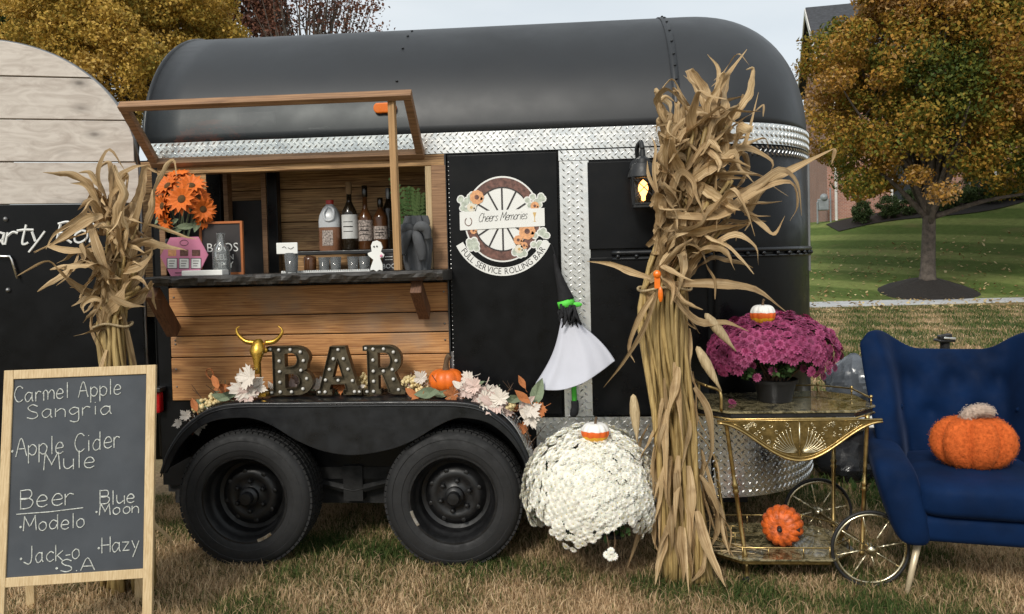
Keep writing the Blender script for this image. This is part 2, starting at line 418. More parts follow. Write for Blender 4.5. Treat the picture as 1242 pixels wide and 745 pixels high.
def ground_mat():
    m, nt, b = nodes_of('lawn')
    v = coord(nt)
    big = noise(nt, v, 0.55, 4)
    fine = noise(nt, v, 26, 6, 0.7)
    near = ramp(nt, big, [(0.40, (0.105, 0.115, 0.045)), (0.52, (0.25, 0.185, 0.095)), (0.62, (0.36, 0.245, 0.14))])
    near = mixc(nt, 0.75, near, ramp(nt, fine, [(0.3, grey(0.35)), (0.7, grey(1.35))]), 'MULTIPLY')
    # mown stripes on the slope beyond the path
    sx = nt.nodes.new('ShaderNodeSeparateXYZ'); nt.links.new(v, sx.inputs[0])
    k = nt.nodes.new('ShaderNodeMath'); k.operation = 'MULTIPLY_ADD'; k.inputs[1].default_value = 0.72
    nt.links.new(sx.outputs[0], k.inputs[0]); nt.links.new(sx.outputs[1], k.inputs[2])
    s = nt.nodes.new('ShaderNodeMath'); s.operation = 'SINE'
    k2 = nt.nodes.new('ShaderNodeMath'); k2.operation = 'MULTIPLY'; k2.inputs[1].default_value = 2.1
    nt.links.new(k.outputs[0], k2.inputs[0]); nt.links.new(k2.outputs[0], s.inputs[0])
    far = ramp(nt, s.outputs[0], [(0.0, (0.085, 0.125, 0.028)), (0.6, (0.17, 0.205, 0.06))])
    far = mixc(nt, 0.6, far, ramp(nt, noise(nt, v, 5, 6, 0.7), [(0.3, grey(0.55)), (0.7, grey(1.3))]), 'MULTIPLY')
    far = mixc(nt, ramp(nt, noise(nt, v, 0.9, 4), [(0.55, grey(0)), (0.75, grey(0.6))]), far, (0.17, 0.14, 0.06))
    sel = nt.nodes.new('ShaderNodeMapRange'); sel.inputs[1].default_value = 17.0; sel.inputs[2].default_value = 19.5
    nt.links.new(sx.outputs[1], sel.inputs[0])
    nt.links.new(mixc(nt, sel.outputs[0], near, far), b.inputs['Base Color'])
    b.inputs['Roughness'].default_value = 0.95
    b.inputs['Specular IOR Level'].default_value = 0.15
    bump(nt, b, fine, 0.8, 0.03)
    return m
M['lawn'] = ground_mat()
M['grass'] = tinted('grass', [(0, (0.055, 0.095, 0.022)), (0.25, (0.15, 0.175, 0.05)), (0.42, (0.41, 0.285, 0.145)), (0.72, (0.64, 0.45, 0.275)), (1, (0.74, 0.56, 0.34))], rough=0.8, trans=0.38)
M['maple_leaves'] = tinted('maple_leaves', [(0, (0.05, 0.08, 0.014)), (0.3, (0.14, 0.15, 0.02)), (0.55, (0.33, 0.205, 0.028)), (0.8, (0.42, 0.205, 0.032)), (1, (0.46, 0.29, 0.12))], trans=0.25)
M['yellow_leaves'] = tinted('yellow_leaves', [(0, (0.13, 0.14, 0.03)), (0.4, (0.33, 0.245, 0.045)), (0.75, (0.52, 0.32, 0.055)), (1, (0.62, 0.43, 0.13))], trans=0.25)
M['green_leaves'] = tinted('green_leaves', [(0, (0.018, 0.035, 0.014)), (0.6, (0.045, 0.075, 0.022)), (1, (0.09, 0.12, 0.04))], trans=0.2)
M['red_leaves'] = tinted('red_leaves', [(0, (0.055, 0.03, 0.02)), (0.5, (0.14, 0.055, 0.035)), (1, (0.24, 0.10, 0.05))], trans=0.2)
M['dry_leaves'] = tinted('dry_leaves', [(0, (0.22, 0.13, 0.05)), (0.5, (0.42, 0.30, 0.13)), (1, (0.60, 0.48, 0.26))], trans=0.1)

# ------------------------------------------------------------------ mesh builder
LOCAL = set()
class MB:
    def __init__(s):
        s.v = []; s.f = []; s.mi = []
    def add(s, V, F, m=0):
        o = len(s.v)
        s.v.extend([tuple(p) for p in V])
        s.f.extend([tuple(i + o for i in f) for f in F])
        s.mi.extend([m] * len(F))
        return s
    def box(s, x0, x1, y0, y1, z0, z1, m=0, T=None):
        V = [Vector((x, y, z)) for z in (z0, z1) for y in (y0, y1) for x in (x0, x1)]
        if T: V = [T @ p for p in V]
        return s.add(V, [(0, 2, 3, 1), (4, 5, 7, 6), (0, 1, 5, 4), (2, 6, 7, 3), (0, 4, 6, 2), (1, 3, 7, 5)], m)
    def bar(s, a, b, w, d, m=0, up=(0, 0, 1)):
        a, b = Vector(a), Vector(b)
        t = (b - a).normalized()
        x = t.cross(Vector(up))
        if x.length < 1e-4: x = t.cross(Vector((1, 0, 0)))
        x.normalize(); y = x.cross(t)
        V = []
        for p in (a, b):
            for sx, sy in ((-1, -1), (1, -1), (1, 1), (-1, 1)):
                V.append(p + x * sx * w / 2 + y * sy * d / 2)
        return s.add(V, [(3, 2, 1, 0), (4, 5, 6, 7), (0, 1, 5, 4), (1, 2, 6, 5), (2, 3, 7, 6), (3, 0, 4, 7)], m)
    def tube(s, pts, r, n=8, m=0, cap=True, closed=False):
        pts = [Vector(p) for p in pts]
        k = len(pts)
        rs = [r] * k if isinstance(r, (int, float)) else list(r)
        V = []; F = []
        ref = None
        for i, p in enumerate(pts):
            if closed: t = pts[(i + 1) % k] - pts[i - 1]
            else: t = pts[min(i + 1, k - 1)] - pts[max(i - 1, 0)]
            if t.length < 1e-9: t = Vector((0, 0, 1))
            t.normalize()
            if ref is None:
                ref = t.cross(Vector((0, 0, 1)))
                if ref.length < 1e-3: ref = t.cross(Vector((1, 0, 0)))
            ref = ref - t * ref.dot(t)
            if ref.length < 1e-6: ref = t.orthogonal()
            ref.normalize()
            q = t.cross(ref)
            for j in range(n):
                a = 2 * PI * j / n
                V.append(p + (ref * math.cos(a) + q * math.sin(a)) * rs[i])
        for i in range(k if closed else k - 1):
            i2 = (i + 1) % k
            for j in range(n):
                j2 = (j + 1) % n
                F.append((i * n + j, i * n + j2, i2 * n + j2, i2 * n + j))
        if cap and not closed:
            F.append(tuple(range(n - 1, -1, -1))); F.append(tuple((k - 1) * n + j for j in range(n)))
        return s.add(V, F, m)
    def lathe(s, prof, n=24, m=0, T=None, cap=True):
        """prof: list of (radius, height) about local z"""
        V = []; F = []
        for r_, z in prof:
            for j in range(n):
                a = 2 * PI * j / n
                V.append(Vector((r_ * math.cos(a), r_ * math.sin(a), z)))
        for i in range(len(prof) - 1):
            for j in range(n):
                j2 = (j + 1) % n
                F.append((i * n + j, i * n + j2, (i + 1) * n + j2, (i + 1) * n + j))
        if cap:
            if prof[0][0] > 1e-5: F.append(tuple(range(n - 1, -1, -1)))
            if prof[-1][0] > 1e-5: F.append(tuple((len(prof) - 1) * n + j for j in range(n)))
        if T: V = [T @ p for p in V]
        return s.add(V, F, m)
    def ball(s, c, r, n=8, m=0, sc=(1, 1, 1)):
        c = Vector(c)
        prof = [(max(1e-6, math.sin(PI * i / n)), -math.cos(PI * i / n)) for i in range(n + 1)]
        T = Matrix.Translation(c) @ Matrix.Diagonal((r * sc[0], r * sc[1], r * sc[2], 1))
        return s.lathe(prof, max(6, n + 2), m, T, cap=False)
    def prism(s, poly, a, b, m=0):
        """poly: 3-D points of a flat outline; extruded from offset a to offset b (vectors)"""
        a, b = Vector(a), Vector(b); k = len(poly)
        V = [Vector(p) + a for p in poly] + [Vector(p) + b for p in poly]
        F = [tuple(range(k - 1, -1, -1)), tuple(range(k, 2 * k))]
        F += [(i, (i + 1) % k, k + (i + 1) % k, k + i) for i in range(k)]
        return s.add(V, F, m)
    def grid(s, P, m=0, closed_u=False, flip=False):
        nu, nv = len(P), len(P[0])
        V = [p for row in P for p in row]; F = []
        for i in range(nu if closed_u else nu - 1):
            i2 = (i + 1) % nu
            for j in range(nv - 1):
                q = (i * nv + j, i2 * nv + j, i2 * nv + j + 1, i * nv + j + 1)
                F.append(q[::-1] if flip else q)
        return s.add(V, F, m)
    def build(s, name, mats, parent=None, smooth=False, bevel=0, kind=None, seg=2, angle=40, subd=0, loc=None, solid=0):
        me = bpy.data.meshes.new(name)
        me.from_pydata([tuple(p) for p in s.v], [], s.f)
        if not isinstance(mats, (list, tuple)): mats = [mats]
        for m in mats: me.materials.append(M[m] if isinstance(m, str) else m)
        if len(mats) > 1: me.polygons.foreach_set('material_index', s.mi)
        if smooth: me.polygons.foreach_set('use_smooth', [True] * len(me.polygons))
        me.update()
        ob = link(name, me, parent)
        if loc is not None: ob.location = loc
        if solid:
            md = ob.modifiers.new('solid', 'SOLIDIFY'); md.thickness = solid; md.offset = 0
        if bevel:
            md = ob.modifiers.new('bevel', 'BEVEL'); md.width = bevel; md.segments = seg; md.limit_method = 'ANGLE'; md.angle_limit = R(35)
        if subd:
            md = ob.modifiers.new('subd', 'SUBSURF'); md.levels = subd; md.render_levels = subd
        if smooth and (smooth == 'auto'):
            fix_normals(ob, angle)
        if kind: ob['kind'] = kind
        return ob
def fix_normals(ob, angle=40):
    me = ob.data
    bm = bmesh.new(); bm.from_mesh(me)
    bmesh.ops.recalc_face_normals(bm, faces=bm.faces)
    for e in bm.edges:
        e.smooth = not (len(e.link_faces) == 2 and e.calc_face_angle(0) > R(angle))
    bm.to_mesh(me); bm.free()
def link(name, data, parent=None):
    ob = bpy.data.objects.new(name, data)
    C.objects.link(ob)
    if parent is not None:
        ob.parent = parent
        if parent.type == 'EMPTY' and parent.name not in LOCAL:
            ob.matrix_parent_inverse = Matrix.Translation(-Vector(parent.location))
    return ob
def tag(o, label, cat, group=None):
    o['label'] = label; o['category'] = cat
    if group: o['group'] = group
    return o
def thing(name, loc, label, cat, group=None, local=False, rz=0.0):
    o = bpy.data.objects.new(name, None)
    o.empty_display_size = 0.05
    C.objects.link(o)
    o.location = loc
    if local:
        LOCAL.add(o.name); o.rotation_euler = (0, 0, rz)
    return tag(o, label, cat, group)
def structure(o): o['kind'] = 'structure'; return o
def big_mesh(name, V, F, mat, parent=None, tint=None, kind='stuff', smooth=False):
    """V (n,3), F (m,k) numpy arrays; tint per point"""
    me = bpy.data.meshes.new(name)
    n, (m, k) = len(V), F.shape
    me.vertices.add(n); me.vertices.foreach_set('co', V.astype(np.float32).ravel())
    me.loops.add(m * k); me.loops.foreach_set('vertex_index', F.astype(np.int32).ravel())
    me.polygons.add(m)
    me.polygons.foreach_set('loop_start', np.arange(0, m * k, k, dtype=np.int32))
    if smooth: me.polygons.foreach_set('use_smooth', np.ones(m, dtype=bool))
    me.materials.append(M[mat])
    me.update(calc_edges=True)
    if tint is not None:
        a = me.attributes.new('tint', 'FLOAT', 'POINT')
        a.data.foreach_set('value', tint.astype(np.float32))
    ob = link(name, me, parent)
    if kind: ob['kind'] = kind
    return ob
def put(name, mesh, parent, M4):
    """a piece that shares its mesh with its like"""
    ob = link(name, mesh, parent)
    ob.matrix_basis = M4
    return ob
def catmull(pts, k=6):
    P = [Vector(p) for p in pts]
    if len(P) < 3: return P
    Q = [P[0] * 2 - P[1]] + P + [P[-1] * 2 - P[-2]]
    out = []
    for i in range(1, len(Q) - 2):
        p0, p1, p2, p3 = Q[i - 1], Q[i], Q[i + 1], Q[i + 2]
        for j in range(k):
            t = j / k
            out.append(0.5 * ((2 * p1) + (p2 - p0) * t + (2 * p0 - 5 * p1 + 4 * p2 - p3) * t * t + (3 * p1 - p0 - 3 * p2 + p3) * t ** 3))
    out.append(P[-1])
    return out
def dir_matrix(p, n, spin=0.0, sc=1.0):
    """stand local +z along n at p"""
    q = Vector(n).to_track_quat('Z', 'Y')
    return Matrix.Translation(Vector(p)) @ q.to_matrix().to_4x4() @ Matrix.Rotation(spin, 4, 'Z') @ Matrix.Diagonal((sc, sc, sc, 1))

# ------------------------------------------------------------------ lettering
GLYPH = {
 'A': (7, '0,0 3.5,10 7,0|1.2,4 5.8,4'), 'B': (6, '0,0 0,10|0,10 4,10 5,7.6 3.5,5.6 0,5.3|0,5.4 4,5.2 6,3.4 5,.8 3,0 0,0'),
 'C': (6.2, '6,8.5 4,10 1.5,9 0,5 1.2,1.2 3.5,0 6,1.5'), 'H': (6, '0,0 0,10|6,0 6,10|0,5 6,5'), 'J': (6, '5.5,10 5.3,2 3.5,-1 0,.5'),
 'M': (8, '0,0 .8,10|.8,10 4,3|4,3 7.2,10|7.2,10 8,0'), 'P': (6, '.5,0 .5,10|-.5,9.4 3,10.3 5.8,8.4 4.5,5.4 .8,4.6'),
 'R': (6.4, '.5,0 .5,10|-.5,9.4 3,10.3 5.6,8.4 4.3,5.6 .8,4.8|2.2,5 3.6,2.4 6.4,0'), 'S': (5.8, '5.5,8.6 3,10 .6,8 2,5.6 5,4 5.4,1.5 3,0 0,1'),
 'a': (5.8, '5,5.3 2.5,6 .3,3.5 1.2,.4 3,.4 5,3|5,6 5,1.5 5.8,0'), 'c': (5, '5,5 3,6 .4,4 .5,1.5 2.5,0 5,1.2'),
 'd': (5.4, '5,5 2.5,6 .3,3 1.5,.2 4,.8 5,3|5,10 5,0'), 'e': (5, '.3,3 4.8,3.4 4,5.8 2,6 .3,3.4 .8,.8 3,0 5,1'),
 'g': (5.4, '5,5.2 2.5,6 .3,3.6 2,1 5,3|5,6 5,-2.5 3,-4 .5,-3'), 'h': (5, '0,10 0,0|0,4 2.5,6 4.5,4.5 4.6,0'),
 'i': (2, '1,6 1,0|1,8.2 1.1,8.6'), 'k': (5, '0,10 0,0|4.5,6 0,2.8|1.3,3.5 5,0'), 'l': (2, '1,10 1,0'),
 'm': (8, '0,6 0,0|0,4 2,6 3.6,4.5 3.7,0|3.7,4 5.6,6 7.4,4.5 7.5,0'), 'n': (5, '0,6 0,0|0,4 2.5,6 4.5,4.5 4.6,0'),
 'o': (5, '2.5,6 .3,4 .6,1 2.6,0 4.8,2 4.4,5 2.4,6'), 'p': (5, '0,6 0,-4|0,4.5 2.5,6 4.8,4 4,1 2,.2 0,1.5'),
 'r': (4, '0,6 0,0|0,3.8 2,6 4,5.4'), 's': (4.6, '4.2,5.2 2.4,6 .6,4.8 2.4,3.2 4.2,1.8 2.6,0 .2,.8'),
 't': (4.4, '2,9.5 2,1 3.2,0 4.4,.8|-1,6.6 2,7 5.4,6.8'), 'u': (5, '0,6 .2,1.5 2,0 4.6,1.8|4.8,6 4.8,0'),
 'y': (5, '0,6 2.2,1.2|5,6 2.4,0 .5,-4'), 'z': (5, '0,6 4.6,5.8|4.6,5.8 .2,.2|.2,.2 5,.2'), '-': (3, '0,3 3,3.2'), '.': (1, '0,.1 .4,.3'),
 ' ': (4, ''), '*': (1, '.5,3.6 0,3.1 .5,2.6 1,3.1 .5,3.6 .4,3.1'), '_': (10, '0,0 10,0'),
}
def strokes(text, gap=1.6):
    """handwritten strokes of a line, in units of a tenth of the capital height; returns (width, list of polylines)"""
    x = 0; out = []
    for ch in text:
        w, g = GLYPH[ch]
        for st in g.split('|'):
            if not st: continue
            P = [tuple(float(t) for t in q.split(',')) for q in st.split()]
            P = [Vector((x + a, b_, 0)) for a, b_ in P]
            out.append(catmull(P, 5) if len(P) > 2 else P)
        x += w + gap
    return x - gap, out
def write(mb, text, p0, p1, hpx, mapf, r, m=0, jit=0.0, slant=0.0, gap=1.6, flat=None):
    """lay text from pixel p0 to p1 (baseline), capitals hpx high, through mapf(px,py) -> point"""
    w, st = strokes(text, gap)
    ux, uy = (p1[0] - p0[0]) / w, (p1[1] - p0[1]) / w
    k = hpx / 10
    rnd = random.Random(text)
    for pl in st:
        jx, jy = rnd.uniform(-jit, jit), rnd.uniform(-jit, jit)
        pts = [mapf(p0[0] + ux * (p.x + slant * p.y * k / abs(ux)) + jx, p0[1] + uy * p.x - k * p.y + jy) for p in pl]
        mb.tube(pts, r, 5, m)
_tm = {}
def text_mesh(t):
    """2-D outline letters as (verts, faces, width) at unit size"""
    if t in _tm: return _tm[t]
    cu = bpy.data.curves.new('t', 'FONT'); cu.body = t; cu.resolution_u = 3
    ob = bpy.data.objects.new('t', cu); C.objects.link(ob)
    dg = bpy.context.evaluated_depsgraph_get(); dg.update()
    me = bpy.data.meshes.new_from_object(ob.evaluated_get(dg))
    V = [tuple(v.co) for v in me.vertices]; F = [tuple(p.vertices) for p in me.polygons]
    bpy.data.objects.remove(ob); bpy.data.curves.remove(cu); bpy.data.meshes.remove(me)
    xs = [v[0] for v in V] or [0]
    _tm[t] = (V, F, max(xs) - min(xs), min(xs))
    return _tm[t]
def print_text(mb, t, fn, size, m=0):
    """lettering laid flat: fn(x, y) -> point, x centred"""
    V, F, w, x0 = text_mesh(t)
    mb.add([fn((x - x0 - w / 2) * size, y * size) for x, y, z in V], F, m)

# ================================================================== THE SETTING
def hill(x, y):
    sl = 0.16 + np.clip((x - 8.0) * 0.012, -0.10, 0.22)
    t = np.clip(y - 18.6, 0, 14.0)
    soft = np.where(t < 2.0, t * t / 4.0, t - 1.0)
    return soft * sl * 1.06
def hz(x, y): return float(hill(np.array(x, float), np.array(y, float)))
_xs = np.concatenate([np.linspace(-400, -40, 7), np.linspace(-30, 60, 61), np.linspace(75, 400, 8)])
_ys = np.concatenate([np.linspace(-60, -8, 5), np.linspace(-6, 16, 12), np.linspace(17, 60, 60), np.linspace(70, 600, 10)])
_gx, _gy = np.meshgrid(_xs, _ys, indexing='ij')
_gz = hill(_gx, _gy)
_V = np.stack([_gx.ravel(), _gy.ravel(), _gz.ravel()], 1)
_n, _m = len(_xs), len(_ys)
_i = (np.arange(_n - 1)[:, None] * _m + np.arange(_m - 1)[None, :]).ravel()
_F = np.stack([_i, _i + _m, _i + _m + 1, _i + 1], 1)
lawn = big_mesh('ground', _V, _F, 'lawn', None, None, None, True)
structure(lawn)

# footpath across the lawn
mb = MB()
pa = [(X, 17.35 + (X - 6) * 0.10) for X in np.linspace(-8, 34, 30)]
top = [[Vector((x - 0.1 * w, y + w, 0.03)) for w in (0, 1.75)] for x, y in pa]
bot = [[Vector((x - 0.1 * w, y + w, -0.08)) for w in (0, 1.75)] for x, y in pa]
mb.grid(top, flip=False)
mb.grid([[b[0], t[0]] for t, b in zip(top, bot)]); mb.grid([[t[1], b[1]] for t, b in zip(top, bot)])
structure(mb.build('footpath', 'concrete'))

# grass blades: real blades where single ones can be seen
def blades(n, x0, x1, y0, y1, hgt, wid, seed, keep=None, dry=0.0):
    r = np.random.default_rng(seed)
    x = r.uniform(x0, x1, n); y = r.uniform(y0, y1, n)
    if keep is not None:
        k = keep(x, y); x, y = x[k], y[k]; n = len(x)
    def wave(a, b, c, p): return np.sin(a * x + b * y + p) * np.sin(c * y - b * x * 0.7 + 2 * p)
    patch = 0.5 * wave(1.9, 1.3, 2.3, 0.4) + 0.3 * wave(4.6, 3.1, 5.2, 1.1) + 0.35 * wave(9.5, 7.1, 8.3, 2.0)
    h = hgt * r.uniform(0.4, 1.35, n) * (1 - 0.35 * patch)
    a = r.uniform(0, 2 * PI, n); lean = r.uniform(0.1, 1.1, n)
    ca, sa = np.cos(a), np.sin(a)
    b2 = a + r.uniform(0.8, 2.3, n); w = wid * r.uniform(0.6, 1.4, n)
    wx, wy = np.cos(b2) * w, np.sin(b2) * w
    z = hill(x, y) - 0.004
    p0 = np.stack([x - wx, y - wy, z], 1); p1 = np.stack([x + wx, y + wy, z], 1)
    mx, my, mz = x + ca * lean * h * 0.35, y + sa * lean * h * 0.35, z + h * 0.62
    p2 = np.stack([mx - wx * .8, my - wy * .8, mz], 1); p3 = np.stack([mx + wx * .8, my + wy * .8, mz], 1)
    p4 = np.stack([x + ca * lean * h, y + sa * lean * h, z + h * (1.0 - 0.25 * lean * r.uniform(0, 1.6, n))], 1)
    V = np.stack([p0, p1, p2, p3, p4], 1).reshape(-1, 3)
    o = np.arange(n)[:, None] * 5
    F = np.concatenate([o + np.array([[0, 1, 3]]), o + np.array([[0, 3, 2]]), o + np.array([[2, 3, 4]])], 0)
    t = np.clip(0.46 + dry + 0.62 * patch + r.normal(0, 0.24, n), 0, 1)
    return V, F, np.repeat(t, 5)
near_keep = lambda x, y: (np.abs(x - 0.2) < 0.75 * (y + 4.1) + 1.3)
V1, F1, T1 = blades(330000, -4.2, 4.6, -1.5, 0.9, 0.036, 0.0019, 3, near_keep)
big_mesh('lawn_grass', V1, F1, 'grass', None, T1)
bpy.data.objects['lawn_grass']['label'] = 'patchy brown and green mown grass in front of the trailer'
bpy.data.objects['lawn_grass']['category'] = 'grass'
# longer dead blades lying through the turf
V1b, F1b, T1b = blades(36000, -4.2, 4.6, -1.5, 0.9, 0.075, 0.0020, 33, near_keep, 0.22)
V1b[:, 2] = np.where(V1b[:, 2] > 0.012, 0.012 + (V1b[:, 2] - 0.012) * 0.55, V1b[:, 2])
tag(big_mesh('dead_grass', V1b, F1b, 'grass', None, T1b), 'long pale dead blades lying across the near lawn', 'grass')
far_keep = lambda x, y: (x > 0.16 * (y + 4.1) - 0.4) & (x < 0.68 * (y + 4.1) + 1.5) & (np.random.default_rng(1).uniform(0, 1, len(x)) < 6.0 / (y + 5.0))
V2, F2, T2 = blades(460000, -0.4, 16.5, 0.9, 17.0, 0.055, 0.006, 4, far_keep, -0.24)
o = big_mesh('far_grass', V2, F2, 'grass', None, T2)
tag(o, 'green and straw coloured grass between the armchair and the footpath', 'grass')

# fallen leaves on the slope and along the path
def scatter_leaves(n, x0, x1, y0, y1, size, seed, keep=None):
    r = np.random.default_rng(seed)
    x = r.uniform(x0, x1, n); y = r.uniform(y0, y1, n)
    if keep is not None: k = keep(x, y); x, y = x[k], y[k]; n = len(x)
    z = hill(x, y) + 0.05
    s = size * r.uniform(0.5, 1.3, n); a = r.uniform(0, 2 * PI, n)
    u = np.stack([np.cos(a) * s, np.sin(a) * s, r.normal(0, .35, n) * s], 1); v = np.stack([-np.sin(a) * s, np.cos(a) * s, r.normal(0, .35, n) * s], 1) * .7
    c = np.stack([x, y, z], 1)
    V = np.stack([c - u, c - v * .9 + u * .2, c + u, c + v * .9 + u * .1], 1).reshape(-1, 3)
    F = np.arange(n)[:, None] * 4 + np.array([[0, 1, 2, 3]])
    return V, F, np.repeat(r.uniform(0, 1, n), 4)
V3, F3, T3 = scatter_leaves(2600, 3, 22, 15.0, 27.0, 0.055, 8, lambda x, y: x > 0.22 * (y + 4.1) - 0.5)
tag(big_mesh('fallen_leaves', V3, F3, 'dry_leaves', None, T3), 'tan fallen leaves strewn on the lawn around the maple', 'leaves')

# ------------------------------------------------------------------ trees
def leaf_cloud(centres, rad, n_per, size, r, flat=0.75, tint_c=None, up=0.35):
    k = len(centres)
    c = np.repeat(centres, n_per, 0)
    n = len(c)
    d = r.normal(0, 1, (n, 3)); d /= np.linalg.norm(d, axis=1)[:, None]
    rr = np.repeat(rad, n_per) * r.uniform(0.15, 1, n) ** 0.6
    p = c + d * rr[:, None] * np.array([1, 1, flat])
    nrm = r.normal(0, 1, (n, 3)) + d * 0.8 + np.array([0, 0, up]); nrm /= np.linalg.norm(nrm, axis=1)[:, None]
    a = r.normal(0, 1, (n, 3)); u = np.cross(nrm, a); u /= np.linalg.norm(u, axis=1)[:, None]
    v = np.cross(nrm, u)
    s = size * r.uniform(0.55, 1.35, n)[:, None]
    bend = nrm * s * 0.35
    V = np.stack([p - u * s, p - v * s * .62 + u * s * .1 + bend, p + u * s * 1.05, p + v * s * .62 + u * s * .1 + bend], 1).reshape(-1, 3)
    F = np.arange(n)[:, None] * 4 + np.array([[0, 1, 2, 3]])
    t = np.repeat(tint_c, n_per) + r.normal(0, 0.17, n)
    return V, F, np.repeat(np.clip(t, 0, 1), 4)
def crown_points(c, rx, ry, rz_, k, r, shell=0.62, bottom=-0.75):
    out = []
    while len(out) < k:
        d = r.normal(0, 1, 3); d /= np.linalg.norm(d)
        if d[2] < bottom: continue
        q = r.uniform(shell ** 3, 1) ** (1 / 3)
        wob = 1 + 0.10 * math.sin(5 * d[0] + 3 * d[2]) + 0.08 * math.sin(9 * d[1] - 4 * d[0])
        out.append((c[0] + d[0] * rx * q * wob, c[1] + d[1] * ry * q * wob, c[2] + d[2] * rz_ * q * wob))
    return np.array(out)
def tree(name, base, top_of_trunk, trunk_r, crown_c, rx, ry, rz_, clumps, per, leaf, mat, label, seed, clump_r=0.55, tint=(0.5, 0.25), group=None, limbs=26, shell=0.55, core=True, low=-0.82):
    r = np.random.default_rng(seed); rr = random.Random(seed)
    root = thing(name, base, label, 'tree', group)
    b = Vector(base); mb = MB()
    t = Vector(top_of_trunk)
    flare = [(1.45, 0), (1.12, 0.06), (1.0, 0.2), (0.92, 0.6), (0.85, 1.0)]
    mb.tube([b + (t - b) * q + Vector((0, 0, -0.1 if q == 0 else 0)) for _, q in flare], [trunk_r * k for k, _ in flare], 12)
    P = crown_points(crown_c, rx, ry, rz_, clumps, r, shell, low)
    if core:
        P = np.concatenate([P, crown_points(crown_c, rx * .62, ry * .62, rz_ * .62, clumps // 4, r, 0.3)], 0)
    for i in range(limbs):
        e = Vector(P[int(r.integers(len(P)))])
        s = b + (t - b) * rr.uniform(0.80, 1.0)
        m1 = s + (e - s) * 0.33 + Vector((rr.uniform(-.2, .2), rr.uniform(-.2, .2), abs(e.z - s.z) * 0.12 + .1))
        m2 = s + (e - s) * 0.68 + Vector((rr.uniform(-.2, .2), rr.uniform(-.2, .2), .12))
        pts = catmull([s, m1, m2, e], 4); L = len(pts)
        mb.tube(pts, [trunk_r * (0.42 * (1 - j / L) ** 1.1 + 0.03) for j in range(L)], 6)
        for q in range(2):
            e2 = Vector(P[int(r.integers(len(P)))])
            if (e2 - m2).length < max(rx, rz_) * 0.7:
                mb.tube(catmull([m2, (m2 + e2) / 2 + Vector((0, 0, .15)), e2], 3), [trunk_r * k for k in (.12, .1, .09, .07, .05, .04, .03)][:7], 5)
    mb.build('trunk', 'bark', root, smooth=True)
    # colour runs through the crown in drifts: some boughs greener, some turned
    tc = np.clip(tint[0] + tint[1] * (np.sin(P[:, 0] * 1.3 + seed) * np.cos(P[:, 2] * 1.1) + 0.35 * (P[:, 2] - crown_c[2]) / rz_) + r.normal(0, .10, len(P)), 0, 1)
    V, F, T = leaf_cloud(P, clump_r * r.uniform(0.65, 1.25, len(P)), per, leaf, r, tint_c=tc)
    big_mesh('crown', V, F, mat, root, T)
    return root

# maple on the slope
mx, my = on_ground(1125, 337, 0.35).x, None
d_ = ray(1125, 337); k_ = (20.3 - CAM_LOC.y) / d_.y; mp_ = CAM_LOC + d_ * k_
mz_ = mp_.z
mb = MB()
prof = [(1.42, -0.15), (1.3, 0.02), (1.0, 0.16), (0.62, 0.32), (0.3, 0.42), (0.001, 0.46)]
gz0 = hz(mp_.x, mp_.y)
mound_h = mz_ - gz0
rows = []
for r_, q in prof:
    row = []
    for j in range(41):
        a = 2 * PI * j / 40
        rj = r_ * (1 + 0.06 * math.sin(3 * a + r_))
        x, y = mp_.x + rj * math.cos(a), mp_.y + rj * math.sin(a)
        row.append(Vector((x, y, hz(x, y) * (1 if r_ > .1 else 1) + (q * mound_h / 0.46 if q > 0 else q) + random.uniform(-.015, .015))))
    rows.append(row)
mb.grid(rows)
tag(mb.build('mulch_mound', 'mulch', smooth=True), 'dark mulch mound ringing the trunk of the maple', 'mulch')
tree('maple_tree', (mp_.x, mp_.y, mz_ - 0.08), at(1127, 262, 20.3), 0.20, at(1166, 93, 20.4), 4.05, 3.6, 3.95, 420, 330, 0.055, 'maple_leaves',
     'large maple turning orange and green on the sloping lawn', 5, 0.62, (0.54, 0.34), limbs=34, shell=0.6)
# second tree further right, only its edge is in view
pr = at(1330, 340, 23.0); pr.z = hz(pr.x, pr.y)
tree('shade_tree', pr, pr + Vector((0, 0, 2.6)), 0.22, at(1335, 70, 23.0), 4.0, 3.4, 3.9, 170, 150, 0.11, 'maple_leaves',
     'darker green tree cut off by the right edge behind the maple', 15, 0.7, (0.28, 0.25), limbs=18)
# trees behind the trailer
pl = at(150, 60, 15.0)
tree('yellow_tree', (pl.x, 15.0, 0), (pl.x, 15.0, 3.4), 0.2, at(158, 62, 15.0), 2.75, 2.4, 2.7, 380, 280, 0.042, 'yellow_leaves',
     'golden yellow tree rising behind the trailer and its open rear door', 21, 0.42, (0.58, 0.26), limbs=18)
pg = at(15, 20, 21.0)
tree('evergreen_tree', (pg.x - .6, 21.0, 0), (pg.x - .6, 21.0, 4), 0.22, at(-20, 5, 21.0), 2.5, 2.2, 4.2, 150, 150, 0.09, 'green_leaves',
     'dark green tree at the top left corner behind the yellow tree', 23, 0.6, (0.45, 0.25), limbs=12)
pd = at(285, 20, 24.0)
tree('brown_tree', (pd.x, 24.0, 0), (pd.x, 24.0, 4), 0.2, at(285, 10, 24.0), 2.0, 2.0, 2.6, 110, 90, 0.085, 'red_leaves',
     'brown leaved tree between the yellow tree and the sparse red one', 29, 0.55, (0.35, 0.2), limbs=14)
ps = at(365, 30, 22.0)
tree('sparse_tree', (ps.x, 22.0, 0), (ps.x, 22.0, 4.6), 0.16, at(385, 5, 22.0), 2.3, 1.8, 1.7, 170, 22, 0.055, 'red_leaves',
     'sparse reddish tree with thinning leaves above the trailer roof', 25, 0.5, (0.55, 0.2), limbs=70, shell=0.3)
